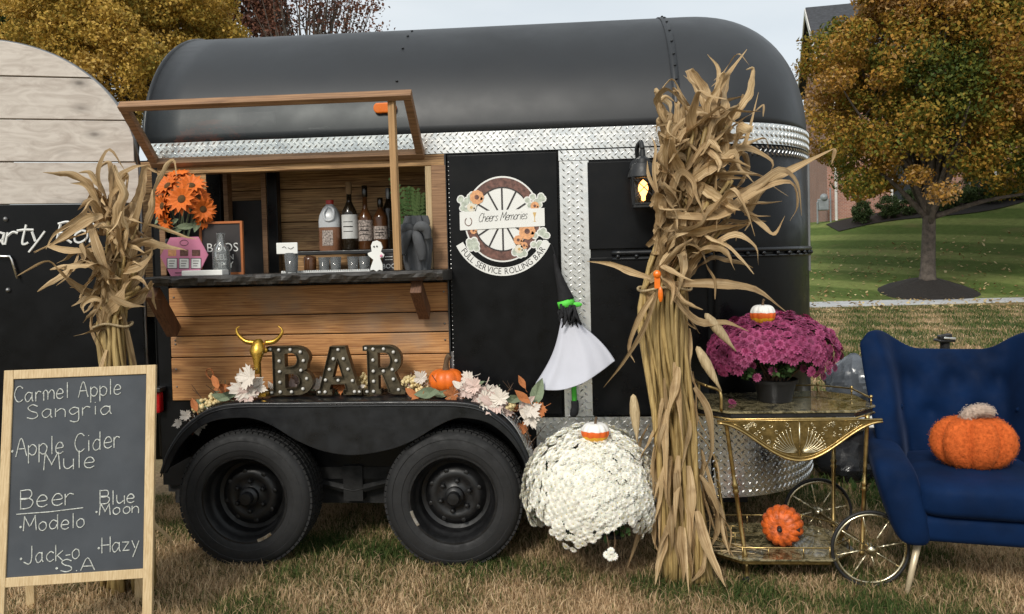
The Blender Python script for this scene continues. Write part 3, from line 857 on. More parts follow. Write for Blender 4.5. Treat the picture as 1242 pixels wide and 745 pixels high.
# bare twigs poking over the roof
pt = at(625, 30, 26.0)
root = thing('bare_tree', (pt.x, 26.0, 0), 'leafless tree whose bare twigs poke above the trailer roof', 'tree')
mb = MB(); rr = random.Random(3)
mb.tube([(pt.x, 26, -.1), (pt.x + .1, 26, 3), (pt.x, 26, 6.2)], [.16, .12, .05], 8)
for k in range(26):
    z = rr.uniform(3.5, 6.2); a = rr.uniform(0, 2 * PI); s = Vector((pt.x, 26, z)); l = rr.uniform(.8, 1.7)
    e = s + Vector((math.cos(a) * l * .55, math.sin(a) * l * .55, l * 1.05))
    mb.tube(catmull([s, (s + e) / 2 + Vector((0, 0, -.1)), e], 4), [.03, .028, .025, .022, .02, .016, .013, .01, .007], 4)
    for q in range(4):
        s2 = s + (e - s) * rr.uniform(.4, .95); mb.tube([s2, s2 + Vector((rr.uniform(-.3, .3), rr.uniform(-.3, .3), rr.uniform(.2, .6)))], [.012, .005], 4)
mb.build('trunk', 'bark', root, smooth=True)

# ------------------------------------------------------------------ brick house
HY = 33.0
hb = at(1004, 285, HY)                   # near corner at the ground
gz_ = hz(hb.x, HY) - 0.25
eave = at(1004, 70, HY).z
ridge = at(1004, 12, HY + 4.5).z
root = thing('brick_house', (hb.x, HY, gz_), 'red brick house with dark shingle gable roof behind the maple', 'house')
diry = Vector((0.17, 1.0, 0)).normalized(); dirx = Vector((diry.y, -diry.x, 0))
W_, D_ = 13.0, 9.0
def hp(a, b_, z): return Vector((hb.x, HY, 0)) + dirx * a + diry * b_ + Vector((0, 0, z))
mb = MB()
q = [hp(0, 0, gz_), hp(W_, 0, gz_), hp(W_, D_, gz_), hp(0, D_, gz_)]
mb.prism(q, (0, 0, 0), (0, 0, eave - gz_))
wall = mb.build('wall', 'brick', root)
mb = MB()
for a in (0.0, W_ - .3):
    mb = MB(); mb.prism([hp(a, 0.0, eave + .003), hp(a, D_, eave + .003), hp(a, D_ / 2, ridge - .12)], (0, 0, 0), dirx * 0.3); mb.build('gable', 'brick', root)
mb = MB()
ov = 0.35
for b0, b1 in ((-ov, D_ / 2), (D_ + ov, D_ / 2)):
    k = (ridge - eave) / (D_ / 2)
    zl = eave - k * ov + .1
    mb.prism([hp(-ov, b0, zl), hp(W_ + ov, b0, zl), hp(W_ + ov, b1, ridge), hp(-ov, b1, ridge)], (0, 0, 0), (0, 0, 0.16))
roof = mb.build('roof', 'shingle', root)
mb = MB()
for a in (-ov - .06, W_ + ov + .02):
    for b0 in (-ov, D_ + ov):
        zl = eave - k * ov + .1
        mb.prism([hp(a, b0, zl - .2), hp(a, D_ / 2, ridge - .2), hp(a, D_ / 2, ridge + .1), hp(a, b0, zl + .1)], (0, 0, 0), dirx * 0.05)
mb.build('rake_trim', 'trim_white', root)
mb = MB(); mb.tube([hp(-ov, -ov - .08, eave - k * ov + .1), hp(W_ + ov, -ov - .08, eave - k * ov + .1)], 0.08, 8); mb.build('gutter', 'trim_white', root)
mb = MB(); mb.tube([hp(.35, -.1, eave - .3), hp(.35, -.1, gz_ + .3), hp(.35, -.35, gz_ + .2)], 0.06, 8); mb.build('downspout', 'trim_white', root)
for a, z0 in ((2.6, 1.0), (5.6, 1.0), (2.6, 4.1), (5.6, 4.1), (8.6, 4.1), (8.6, 1.0)):
    mb = MB(); n_ = Vector((dirx.y, -dirx.x, 0))
    q = [hp(a, 0, gz_ + z0), hp(a + 1.0, 0, gz_ + z0), hp(a + 1.0, 0, gz_ + z0 + 1.7), hp(a, 0, gz_ + z0 + 1.7)]
    mb.prism(q, n_ * 0.01, n_ * 0.03)
    w = mb.build('window', 'window_dark', root)
    mb = MB()
    for s, e in ((0, 1), (1, 2), (2, 3), (3, 0)): mb.bar(q[s] + n_ * .03, q[e] + n_ * .03, .09, .07, up=n_)
    mb.bar((q[0] + q[3]) / 2 + n_ * .03, (q[1] + q[2]) / 2 + n_ * .03, .06, .05, up=n_)
    mb.build('frame', 'trim_white', w)
# gas meter by the wall
g = at(999, 276, HY - .6); g.z = hz(g.x, g.y)
root = thing('gas_meter', g, 'grey gas meter on pipes beside the brick house corner', 'meter')
mb = MB(); mb.tube([g + Vector((-.25, 0, 0)), g + Vector((-.25, 0, .9)), g + Vector((-.1, 0, 1.0))], .04, 8); mb.tube([g + Vector((.3, 0, 0)), g + Vector((.3, 0, 1.5))], .035, 8); mb.build('pipe', 'meter_grey', root)
mb = MB(); mb.box(g.x - .22, g.x + .2, g.y - .16, g.y + .16, g.z + .55, g.z + 1.05); mb.ball((g.x, g.y - .1, g.z + 1.1), .17, 8); mb.build('body', 'meter_grey', root, bevel=.04)

# foundation bed and shrubs
bed = []
for i in range(25):
    a = i / 24
    p = at(1018 + a * 320, 290 - a * 56, 30.2)
    bed.append((p.x, 30.0 + 0.4 * math.sin(a * 9)))
mb = MB()
mb.grid([[Vector((x, y + w, hz(x, y + w) + .035)) for w in (.25, .7, 1.3, 2.0)] for x, y in bed])
structure(mb.build('mulch_bed', 'mulch', smooth=True))
shrubs = [(1046, 30.9, .46, .55), (1078, 31.0, .46, .6), (1104, 31.1, .44, .55), (1140, 31.0, .62, .5), (1166, 31.2, .75, .5), (1186, 31.3, .95, .75), (1206, 30.8, .58, .5), (1228, 31.2, .85, .75), (1241, 30.7, .5, .42)]
names = ['first', 'second', 'third', 'fourth', 'fifth', 'sixth', 'seventh', 'eighth', 'ninth']
for i, (px, Y, rx, rz_) in enumerate(shrubs):
    p = at(px, 260, Y); z = hz(p.x, Y)
    root = thing('shrub', (p.x, Y, z), f'clipped round green shrub, {names[i]} from the left along the brick house', 'shrub', 'shrubs along the house')
    r = np.random.default_rng(40 + i)
    P = crown_points((p.x, Y, z + rz_ * .9), rx * .85, rx * .8, rz_ * .85, 60, r, 0.6, -0.9)
    Vv, Ff, Tt = leaf_cloud(P, np.full(60, .16), 60, .035, r, tint_c=np.full(60, .55 if i < 3 else .75))
    big_mesh('foliage', Vv, Ff, 'green_leaves', root, Tt)
    mb = MB()
    for k in range(5): mb.tube([(p.x, Y, z - .05), (p.x + random.uniform(-.2, .2), Y + random.uniform(-.2, .2), z + rz_)], [.025, .01], 5)
    mb.build('stem', 'bark', root)

# ================================================================== THE TRAILER
XR, X1, LN, HW = X0(188), 0.63, 0.67, 0.95       # rear end, start of the nose, nose length, half width
ZF, ZB, ZS, HR = 0.33, 1.995, 2.085, 0.745        # floor, band bottom, roof spring line, roof rise
NE = 0.88
def sp(v, e): return math.copysign(abs(v) ** e, v)
def nose(t, off=0.0):
    """plan point on the nose, t 0 (near side) .. pi/2 (tip) .. pi (far side)"""
    return Vector((X1 + (LN + off) * sp(math.sin(t), NE), HW - (HW + off) * sp(math.cos(t), NE), 0))
def plan_path(off, xa, t_end=PI, step=0.02):
    pts = [Vector((x, -off, 0)) for x in np.linspace(xa, X1, 12)]
    pts += [nose(t, off) for t in np.linspace(0, t_end, int(46 * t_end / PI) + 2)[1:]]
    return pts
trailer = thing('horse_trailer', (0, 0.95, 0), 'black horse trailer converted to a rolling bar with serving window and wooden counter', 'trailer')

# roof
mb = MB()
TH = [PI * j / 40 for j in range(41)]
rows = []
for x in np.linspace(XR - 0.03, X1, 16):
    rows.append([Vector((x, HW - HW * math.cos(t), ZS + HR * sp(math.sin(t), 1.04))) for t in TH])
for s in np.linspace(0, PI / 2, 24)[1:]:
    k = sp(math.cos(s), NE) if s < PI / 2 - 1e-6 else 0.0
    kz = max(0.0, math.cos(s)) ** 0.80
    rows.append([Vector((X1 + LN * sp(math.sin(s), NE), HW - HW * k * math.cos(t), ZS + HR * kz * sp(math.sin(t), 1.04))) for t in TH])
mb.grid(rows)
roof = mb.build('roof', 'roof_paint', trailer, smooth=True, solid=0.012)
mb = MB()
mb.tube([Vector((XR - .03, HW - HW * math.cos(t), ZS + HR * sp(math.sin(t), 1.04))) for t in TH], .014, 8)
mb.build('rear_hoop', 'fender_paint', roof, smooth=True)
# seam strap with rivets where the nose cap starts
xs_ = X0(817, 0, 120)
mb = MB()
arc = lambda x, t, o: Vector((x, HW - (HW + o) * math.cos(t), ZS + (HR + o) * sp(math.sin(t), 1.04)))
mb.grid([[arc(xs_ + w, t, .010) for w in (-.004, .034)] for t in TH])
mb.build('seam_strap', 'roof_paint', roof, smooth=True, solid=.004)
riv = MB(); riv.ball((0, 0, 0), .008, 5, sc=(1, 1, .6)); rv = riv.build('rivet', 'roof_paint', roof, smooth=True)
rv.matrix_basis = Matrix.Translation(arc(xs_ + .02, .10, .014))
for t in (.17, .25, .34, .45, .55, .68, .82, .98, 1.12, 1.25):
    put('rivet', rv.data, roof, Matrix.Translation(arc(xs_ + .02, t, .014)))
# small screws along an older seam over the window
for t in (.30, .42, .75, .95, 1.1):
    put('rivet', rv.data, roof, Matrix.Translation(arc(X0(478, 0, 120), t, .009)))
# far side and nose wall below the roof
mb = MB()
path = plan_path(0, X0(683))[:-1] + [Vector((x, 2 * HW, 0)) for x in np.linspace(X1, XR, 8)]
path = [p for p in path if p.x > X1 - 1e-6 or p.y > HW]
mb.grid([[Vector((p.x, p.y, z)) for z in (ZF, 1.0, 1.5, ZS)] for p in path])
mb.build('nose_and_far_wall', 'black_paint', trailer, smooth=True, solid=.02)
# near side wall pieces round the openings
xo0, xo1 = X0(203), X0(527)          # serving window
xd0, xd1 = X0(545), X0(680)          # side door
zc = Z0(331, -0.02, 360)             # counter level
zpl = Z0(484, 0, 380)                # bottom of the planking
mb = MB()
mb.box(XR, xo0, 0.0, 0.045, ZF, ZB)
mb.box(XR, X1, 0.002, 0.043, ZB, ZS - .002)
mb.box(xo0, xd0, 0.0, 0.045, ZF, zpl)
mb.box(xo0, xd0, 0.012, 0.045, zpl, zc - .06)
mb.box(xd0, X1 + .001, 0.0, 0.045, ZF, ZB)
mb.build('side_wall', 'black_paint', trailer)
mb = MB(); mb.box(XR, X1 + .1, .05, 2 * HW - .03, ZF - .05, ZF + .02); mb.build('floor', 'chassis', trailer)
mb = MB()
for y in (0.12, 1.75): mb.box(XR, X1 + .2, y, y + .08, .2, ZF - .052)
for x in np.linspace(XR + .1, X1, 6): mb.box(x, x + .05, .2, 1.75, .22, ZF - .053)
mb.build('chassis_frame', 'chassis', trailer)

# wood planking under the counter
zs = [zc - .062, Z0(381, 0, 380), Z0(405, 0, 380), Z0(431, 0, 380), zpl]
for i in range(4):
    mb = MB(); d = random.uniform(-.002, .003)
    mb.box(X0(205), X0(544), -.016 + d, .011, zs[i + 1] + .0025, zs[i] - .0025)
    mb.build('plank', 'plank_warm', trailer, bevel=.004)
screw = MB(); screw.ball((0, 0, 0), .005, 5); sc_ = screw.build('screw', 'steel_dark', trailer)
sc_.matrix_basis = Matrix.Translation((X0(211), -.017, zs[2] - .02))
for px in (211, 538):
    for z in (zs[0] - .05, zs[1] - .06, zs[2] - .04, zs[3] - .06, zs[3] - .15):
        put('screw', sc_.data, trailer, Matrix.Translation((X0(px), -.017, z)))
# corner angle at the right end of the planks
mb = MB(); mb.box(X0(544.5), X0(548), -.022, .0, zpl - .02, zs[3] + .01); mb.build('corner_angle', 'steel_dark', trailer)

# counter with live edge
mb = MB()
xa, xb = X0(176, -.30), X0(537, -.30)
n = 60; rows = []
rr = random.Random(5)
fr = [0.012 * math.sin(i * .7) + rr.uniform(-.008, .008) for i in range(n + 1)]
for i in range(n + 1):
    x = xa + (xb - xa) * i / n
    yf = -.315 + fr[i]
    rows.append([Vector((x, .10, zc)), Vector((x, -.1, zc)), Vector((x, yf + .012, zc)), Vector((x, yf, zc - .012 + fr[i] * .3)), Vector((x, yf + .006 + fr[(i * 7) % n] * .5, zc - .03)), Vector((x, yf + .022, zc - .047)), Vector((x, -.1, zc - .05)), Vector((x, .10, zc - .05))])
mb.grid(rows, flip=True)
mb.add(rows[0], [tuple(range(8))]); mb.add(rows[-1], [tuple(range(7, -1, -1))])
counter = mb.build('counter', 'counter_wood', trailer)
for px0, px1, py1 in ((172, 212, 408), (492, 518, 386)):
    x = X0((px0 + px1) / 2, -.12)
    xx = X0(212, -.02) if px0 < 200 else X0(515, -.02)
    zb = Z0(py1 - 6, -.02, px1)
    mb = MB(); mb.bar((xx, -.255, zc - .075), (xx, -.052, zb), .07, .055, up=(1, 0, 0)); mb.build('bracket', 'bracket_wood', trailer, bevel=.004)

# window jamb and sill timber
mb = MB(); mb.box(X0(527), X0(544.4), -.03, .05, zc + .002, ZB - .06); mb.build('window_jamb', 'frame_wood', trailer, bevel=.003)
mb = MB(); mb.box(X0(519), X0(526.6), -.012, .05, zc + .002, ZB - .06); mb.build('window_jamb', 'pine', trailer, bevel=.003)
mb = MB(); mb.box(X0(196), X0(203), -.012, .05, zc + .002, ZB - .06); mb.build('window_jamb', 'frame_wood', trailer, bevel=.003)
mb = MB(); mb.box(X0(196), X0(544.4), -.013, .05, ZB - .058, ZB - .003); mb.build('window_header', 'plank_inside', trailer, bevel=.003)

# interior: back wall of boards, posts, black cabinet
YB = 0.52
def zi(py, px=430): return Z0(py, YB, px)
bz = [zi(187), zi(227.5), zi(267.5), zi(303), zi(340), zi(380)]
for i in range(5):
    for xs0, xs1 in ((X0(150, YB), X0(333, YB)), (X0(333.6, YB), X0(562, YB))):
        mb = MB(); mb.box(xs0, xs1, YB, YB + .018, bz[i + 1] + .002, bz[i] - .002); mb.build('inner_board', 'plank_inside', trailer, bevel=.003)
mb = MB(); mb.box(X0(150, YB), X0(562, YB), YB + .022, YB + .04, ZF, ZS); mb.build('inner_wall', 'black_paint', trailer)
mb = MB(); mb.box(X0(560, YB), X0(562, YB) + .02, .06, YB - .002, ZF + .03, ZS - .02); mb.build('inner_partition', 'black_paint', trailer)
for px0, px1, m in ((255, 272, 'black_paint'), (275.5, 281, 'frame_wood'), (321, 327, 'frame_wood'), (328, 340, 'black_paint')):
    mb = MB(); mb.box(X0(px0, YB - .1), X0(px1, YB - .1), YB - .12, YB - .06, ZF + .03, 2.2); mb.build('inner_post', m, trailer, bevel=.003)
mb = MB(); mb.box(X0(281, YB), X0(327, YB), YB - .05, YB - .005, ZF + .03, zi(240)); mb.build('inner_cabinet', 'black_plastic', trailer, bevel=.004)
mb = MB(); mb.box(X0(188, YB), X0(256, YB), YB - .03, YB - .004, ZF + .03, zi(243)); mb.build('inner_cabinet', 'black_plastic', trailer, bevel=.004)
mb = MB(); mb.box(XR + .05, X0(562, YB), .06, YB + .02, ZS + .03, ZS + .05); mb.build('bounce_ceiling', 'bounce_white', trailer)  # unseen ceiling panel, added pale to bounce light onto the back boards
# back shelf for the bottles
ZSH = Z0(303.5, .28, 440)
mb = MB(); mb.box(X0(360, .28), X0(528, .28), .17, .43, ZSH - .02, ZSH); mb.build('back_shelf', 'black_plastic', trailer, bevel=.003)
for px in (366, 440, 526):
    mb = MB(); mb.box(X0(px, .28) - .01, X0(px, .28) + .01, .38, .41, zc - .3, ZSH - .021); mb.build('shelf_post', 'black_plastic', trailer)
mb = MB(); mb.box(X0(205, .3), X0(530, .3), .101, .50, zc - .05, zc - .004); mb.build('inner_counter', 'counter_wood', trailer)

# diamond plate
def lozenges(path_fn, s0, s1, z0, z1, pitch=.031, size=.0125, h=.0048):
    mb = MB()
    ns = int((s1 - s0) / pitch); nz = max(1, int((z1 - z0) / (pitch * .52)))
    for i in range(ns):
        for j in range(nz):
            s = s0 + (i + .5 + (.5 if j % 2 else 0)) * (s1 - s0) / ns; z = z0 + (j + .5) * (z1 - z0) / nz
            if s > s1 - .008: continue
            p, t, n_ = path_fn(s)
            a = R(45) if (i + j) % 2 else R(-45)
            if j % 2: a = R(45)
            else: a = R(-45)
            u = t * math.cos(a) + Vector((0, 0, math.sin(a))); v = n_.cross(u)
            c = p + Vector((0, 0, z))
            V = [c - u * size, c + v * size * .36, c + u * size, c - v * size * .36, c - u * size * .45 + n_ * h, c + u * size * .45 + n_ * h]
            mb.add(V, [(0, 4, 3), (0, 1, 4), (1, 2, 5), (1, 5, 4), (2, 3, 5), (3, 4, 5)])
    return mb
def path_param(pts):
    L = [0.0]
    for a, b_ in zip(pts, pts[1:]): L.append(L[-1] + (b_ - a).length)
    def f(s):
        i = 0
        import bisect
        i = min(max(bisect.bisect_right(L, s) - 1, 0), len(pts) - 2)
        t = (pts[i + 1] - pts[i]); l = t.length; t = t / l
        return pts[i] + t * (s - L[i]), t, Vector((t.y, -t.x, 0))
    return f, L[-1]
def plate_band(name, pts, z0, z1, pitch=.031, size=.0125):
    mb = MB()
    mb.grid([[Vector((p.x, p.y, z)) for z in (z0, z1)] for p in pts])
    o = mb.build(name, 'aluminium', trailer, smooth=True)
    f, L = path_param([p + Vector(((p2 - p).normalized().y, -(p2 - p).normalized().x, 0)) * .0016 for p, p2 in zip(pts, pts[1:])])
    l = lozenges(f, 0.0, L, z0, z1, pitch, size).build('tread_pattern', 'aluminium', o, kind='stuff')
    return o
plate_band('trim_band', plan_path(.012, XR, 2.2), ZB, ZS + .012)
zb2 = Z0(195, 0, 690)
plate_band('trim_band', plan_path(.008, X0(680.4), 2.0), zb2, ZB - .006)
plate_band('rock_guard', plan_path(.010, X0(646), 2.2), ZF - .07, Z0(505, 0, 780), .036, .0145)
xs0, xs1 = X0(681), X0(712.5)
plate_band('door_post', [Vector((x, -.009, 0)) for x in np.linspace(xs0, xs1 + (xs1 - xs0) / 8, 10)], Z0(505, 0, 780) + .003, zb2 - .003, .033, .013)

# side door
mb = MB(); mb.box(xd0 + .004, xd1 - .006, -.02, -.002, Z0(503, 0, 610), ZB - .012)
door = mb.build('side_door', 'black_paint', trailer, bevel=.004)
mb = MB(); mb.box(xd0 - .008, xd0 + .0, -.028, -.0005, Z0(503, 0, 560), ZB - .006); edge = mb.build('door_seal', 'black_plastic', trailer)
mb = MB()
for z in np.arange(Z0(500, 0, 560), ZB - .03, .022): mb.ball((xd0 + .012, -.021, z), .0035, 4)
mb.build('rivet_row', 'steel_dark', door, kind='stuff')
# right hand black panels with hinge rails
zr = Z0(306, 0, 790)
for z0, z1 in ((Z0(503, 0, 790), zr - .02), (zr + .02, zb2 - .012)):
    mb = MB(); mb.box(X0(715), X0(800), -.014, -.001, z0, z1); mb.build('feed_panel', 'black_paint', trailer, bevel=.004)
mb = MB()
pts = plan_path(.014, X0(742), 1.5)
mb.tube([p + Vector((0, 0, zr)) for p in pts], .013, 8); mb.tube([p + Vector((0, 0, zr - .03)) for p in pts], .008, 6)
rail = mb.build('hinge_rail', 'fender_paint', trailer, smooth=True)
f, L = path_param(pts)
kn = MB(); kn.ball((0, 0, 0), .012, 6)
k0 = None
for s in np.arange(.03, L, .09):
    p, t, n_ = f(s)
    if k0 is None: k0 = kn.build('hinge_bolt', 'fender_paint', rail, smooth=True); k0.matrix_basis = Matrix.Translation(p + n_ * .006 + Vector((0, 0, zr - .018)))
    else: put('hinge_bolt', k0.data, rail, Matrix.Translation(p + n_ * .006 + Vector((0, 0, zr - .018))))
# pale edge trim on the nose
pn = nose(R(63), .012)
mb = MB(); mb.box(pn.x - .007, pn.x + .007, pn.y - .007, pn.y + .007, Z0(330, .3, 980), ZB - .02); mb.build('nose_trim', 'steel_dark', trailer, bevel=.003)

# clearance marker on the roof side
pm = at(468, 132, .02)
tm = .12
mb = MB()
pl_ = []
c_ = Vector((pm.x, .008, pm.z))
for i in range(24):
    a = 2 * PI * i / 24
    pl_.append(c_ + Vector((math.copysign(.035, math.cos(a)) + .022 * math.cos(a), 0, .026 * math.sin(a))))
mb.prism(pl_, (0, 0.03, 0), (0, -.022, 0))
mb.build('marker_light', 'orange_plastic', trailer, bevel=.006)

# tail light at the rear corner
p = at(188, 487, -.03)
mb = MB(); mb.box(p.x - .035, p.x + .035, -.05, -.001, p.z - .06, p.z + .05); t_ = mb.build('tail_light', 'red_lens', trailer, bevel=.012)
mb = MB(); mb.box(p.x - .05, p.x + .05, -.07, -.001, p.z + .052, p.z + .075); mb.build('hood', 'black_plastic', t_, bevel=.004)

# awning window propped open
hL, hR = Vector((X0(197), -.03, Z0(199, 0, 197))), Vector((X0(515), -.03, Z0(187, 0, 515)))
hz_ = (hL.z + hR.z) / 2; hL.z = hR.z = hz_
oL, oR = at(152, 136, -.31), at(483, 109, -.31)
oz = (oL.z + oR.z) / 2; oL.z = oR.z = oz
mid = (oL.x + oR.x) / 2; halfw = (hR.x - hL.x) / 2; cxx = (hL.x + hR.x) / 2
oL.x, oR.x = hL.x, hR.x
nrm = (oL - hL).cross(Vector((1, 0, 0))).normalized()
bar_kw = dict(up=nrm)
for a, b_ in ((hL, hR), (oL, oR)):
    mb = MB(); mb.bar(a - Vector((.02, 0, 0)), b_ + Vector((.02, 0, 0)), .032, .042, **bar_kw); mb.build('awning_rail', 'frame_wood', trailer, bevel=.003)
for a, b_ in ((hL, oL), (hR, oR)):
    t = (b_ - a).normalized() * .0175
    mb = MB(); mb.bar(a + t, b_ - t, .038, .04, **bar_kw); mb.build('awning_rail', 'frame_wood', trailer, bevel=.003)
mb = MB(); i_ = Vector((.012, 0, 0)); mb.add([hL + i_, hR - i_, oR - i_, oL + i_], [(0, 1, 2, 3)]); mb.build('awning_pane', 'glass', trailer)
pt_, pb_ = at(474, 114, -.40), at(483, 327, -.27)
pb_.z = zc + .004
pt_.x = pb_.x + .0
mb = MB(); mb.bar(pb_, Vector((pb_.x - .005, -.285, oz + .01)), .034, .022); mb.build('prop_stick', 'prop_wood', trailer, bevel=.002)

# fender
YF = -.29
def fpx(px, py): q = at(px, py, YF); return q
topo = [(196, 574), (205, 548), (222, 522), (243, 504), (262, 495), (290, 490.5), (350, 490), (430, 489), (500, 488.5), (553, 489), (582, 494), (605, 507), (624, 526), (638, 552), (645, 572)]
und = [(640, 572), (632, 553), (615, 530), (592, 513), (565, 507), (548, 509), (527, 519), (500, 535), (470, 546), (428, 552), (392, 547), (360, 534), (332, 517), (308, 508), (285, 507), (258, 511), (235, 524), (216, 546), (203, 574)]
T3 = catmull([fpx(*p) for p in topo], 4); U3 = catmull([fpx(*p) for p in und], 4)
mb = MB()
mb.prism(T3 + U3, (0, .004, 0), (0, -.008, 0))
fend = mb.build('fender', 'fender_paint', trailer, bevel=.003)
mb = MB()
rows = [[p + Vector((0, y - YF, dz)) for y, dz in ((0.0, .012), (-.1, .010), (-.24, .008), (-.272, .004), (-.287, -.004), (-.300, -.016))] for p in T3]
mb.grid(rows)
mb.build('fender_top', 'fender_paint', fend, smooth=True, solid=.006)
mb = MB(); mb.tube(T3, .009, 8); mb.build('fender_lip', 'fender_paint', fend, smooth=True)
# scuffed tread plate on the rear slope of the fender
pl_ = [p + Vector((0, 0, .02)) for p in catmull([fpx(*p) for p in topo[-5:]], 6)]
mb = MB(); mb.grid([[p + Vector((0, y - YF, 0)) for y in (-.02, -.25)] for p in pl_]); sp_ = mb.build('step_plate', 'aluminium', fend, smooth=True, solid=.003)
mb = MB()
for i, p in enumerate(pl_[:-1]):
    t = (pl_[i + 1] - p).normalized(); n_ = Vector((-t.z, 0, t.x)) * (1 if t.x > 0 else -1)
    for j in range(9):
        c = p + Vector((0, -.24 + j * .024 - YF + (i % 2) * .012, 0)) + n_ * .002
        a = R(45 if (i + j) % 2 else -45); u = t * math.cos(a) + Vector((0, math.sin(a), 0)); v = n_.cross(u)
        mb.add([c - u * .011, c + v * .004, c + u * .011, c - v * .004, c + n_ * .004], [(0, 1, 4), (1, 2, 4), (2, 3, 4), (3, 0, 4)])
mb.build('tread_pattern', 'aluminium', sp_, kind='stuff')
# axle gear between the wheels
mb = MB()
xm = at(423, 600, -.1).x
mb.box(xm - .05, xm + .05, -.02, .06, .25, ZF + .1); mb.box(xm - .28, xm + .28, -.005, .05, .36, .42); mb.box(XR + .05, 0.1, .046, .10, .22, ZF)
mb.tube([(xm - .46, .0, .33), (xm - .25, .0, .36), (xm, .0, .30), (xm + .25, .0, .36), (xm + .46, .0, .33)], .022, 6)
for px in (296, 549): x = at(px, 617, -.27).x; mb.tube([(x, -.1, .33), (x, 1.9, .33)], .03, 8)
mb.build('axle_gear', 'chassis', trailer)

# wheels
def wheel(px, py, spin):
    c = at(px, py, -.275); c.z = .328
    R_ = .330; T = Matrix.Translation((c.x, -.17, c.z)) @ Matrix.Rotation(R(90), 4, 'X') @ Matrix.Rotation(spin, 4, 'Z')   # local +z faces the street
    mb = MB()
    prof = [(.205, -.095), (.225, -.107), (.27, -.110), (.305, -.104), (.322, -.088), (.329, -.065), (R_, -.03), (R_, .03), (.329, .065), (.322, .088), (.306, .103), (.29, .107), (.288, .104), (.27, .109), (.245, .109), (.243, .106), (.225, .104), (.214, .100), (.206, .093), (.20, .08), (.20, -.08)]
    mb.lathe(prof, 72, T=T, cap=False)
    ty = mb.build('wheel', 'tyre', trailer, smooth='auto', angle=35)
    # tread blocks
    mb = MB()
    for i in range(72):
        a = 2 * PI * (i + .5) / 72
        for z0, z1, sh in ((-.088, -.060, .0), (-.052, -.02, .02), (-.012, .012, .0), (.02, .052, -.02), (.060, .088, 0)):
            w = .0115
            rr_ = .3285 if abs(z0 + z1) > .14 else .3305
            T2 = T @ Matrix.Rotation(a + sh, 4, 'Z')
            mb.box(rr_ - .012, rr_ + .0035, -w, w, z0, z1, T=T2)
    mb.build('tread', 'tyre', ty, kind='stuff')
    mb = MB()
    prof = [(.214, .078), (.218, .092), (.213, .101), (.204, .101), (.197, .090), (.190, .070), (.186, .052), (.178, .046), (.172, .030), (.168, -.005), (.150, -.012), (.140, .000), (.130, .016), (.112, .026), (.090, .022), (.078, .016), (.055, .020), (.045, .026)]
    mb.lathe(prof, 64, T=T, cap=False)
    rm = mb.build('rim', 'rim', ty, smooth='auto', angle=50)
    mb = MB(); mb.lathe([(.046, .0), (.046, .05), (.040, .056), (.032, .060), (.031, .083), (.027, .090), (.001, .092)], 32, T=T); mb.build('hub', 'rim', ty, smooth='auto')
    nut = MB(); nut.lathe([(.0135, 0), (.0135, .016), (.010, .024), (.001, .026)], 6)
    n0 = None
    for i in range(6):
        a = 2 * PI * i / 6 + .3
        T2 = T @ Matrix.Translation((.074 * math.cos(a), .074 * math.sin(a), .016))
        if n0 is None: n0 = nut.build('lug_nut', 'rim', ty); n0.matrix_basis = T2
        else: put('lug_nut', n0.data, ty, T2)
    # hand holes round the disc
    for i in range(8):
        mb = MB(); a = 2 * PI * i / 8
        T2 = T @ Matrix.Rotation(a, 4, 'Z') @ Matrix.Translation((.124, 0, .0185))
        mb.lathe([(.001, .0), (.011, .001), (.012, .004), (.010, .005)], 10, T=T2); mb.build('disc_boss', 'rim', ty, smooth=True)
    # balance weight and valve
    a = R(-62) if px < 400 else R(205)
    T2 = Matrix.Translation((c.x, -.17, c.z)) @ Matrix.Rotation(R(90), 4, 'X')
    mb = MB()
    for i in range(7):
        b_ = a + R(-9 + 3 * i)
        mb.box(.198, .212, -.006, .006, .098, .105, T=T2 @ Matrix.Rotation(b_, 4, 'Z'))
    mb.build('balance_weight', 'aluminium', ty)
    return ty
wheel(296, 617, .2); wheel(549, 615, 1.1)

# rear door swung open: boards on top, black panel below
DA = R(18)
hp0 = Vector((X0(173, -.03), -.03, 0))
du = Vector((-math.cos(DA), -math.sin(DA), 0)); dn = Vector((math.sin(DA), -math.cos(DA), 0))
DHW = .70; DZ = 1.98; DH = .615
def dtop(a):
    u = min(1, abs(a - DHW) / DHW)
    return DZ + DH * (1 - u ** 2.1) ** .5
def dp(a, z, o=0.0): return hp0 + du * a + dn * o + Vector((0, 0, z))
def dmap(o=0.0): return lambda px, py: on_plane(px, py, hp0 + dn * o, dn)
zl = [1.79, 2.0, 2.21, 2.42, 2.7]
mb = MB(); mb.prism([dp(.002, .38), dp(2 * DHW, .38), dp(2 * DHW, zl[0]), dp(.002, zl[0])], dn * -.02, dn * .02)
rdoor = mb.build('rear_door', 'black_paint', trailer, bevel=.003)
for i in range(4):
    z0, z1 = zl[i] + .004, zl[i + 1] - .003
    up = []; N = 40
    aa = [2 * DHW * k / N for k in range(N + 1)]
    aa = [a for a in np.linspace(0, 2 * DHW, 81) if dtop(a) > z0 + .002]
    poly = [dp(a, z0) for a in (aa[-1], aa[0])]
    poly = [dp(aa[0], z0)] + [dp(a, min(z1, dtop(a))) for a in aa] + [dp(aa[-1], z0)]
    mb = MB(); mb.prism(poly, dn * -.02, dn * (.022 + .002 * (i % 2))); mb.build('plank', 'plank_pale', rdoor, bevel=.002)
mb = MB(); mb.tube([dp(a, dtop(a), .0) for a in np.linspace(0, 2 * DHW, 60)], .012, 6); mb.tube([dp(0, .38), dp(0, dtop(0))], .012, 6); mb.build('edge_trim', 'steel_dark', rdoor, smooth=True)
mb = MB()
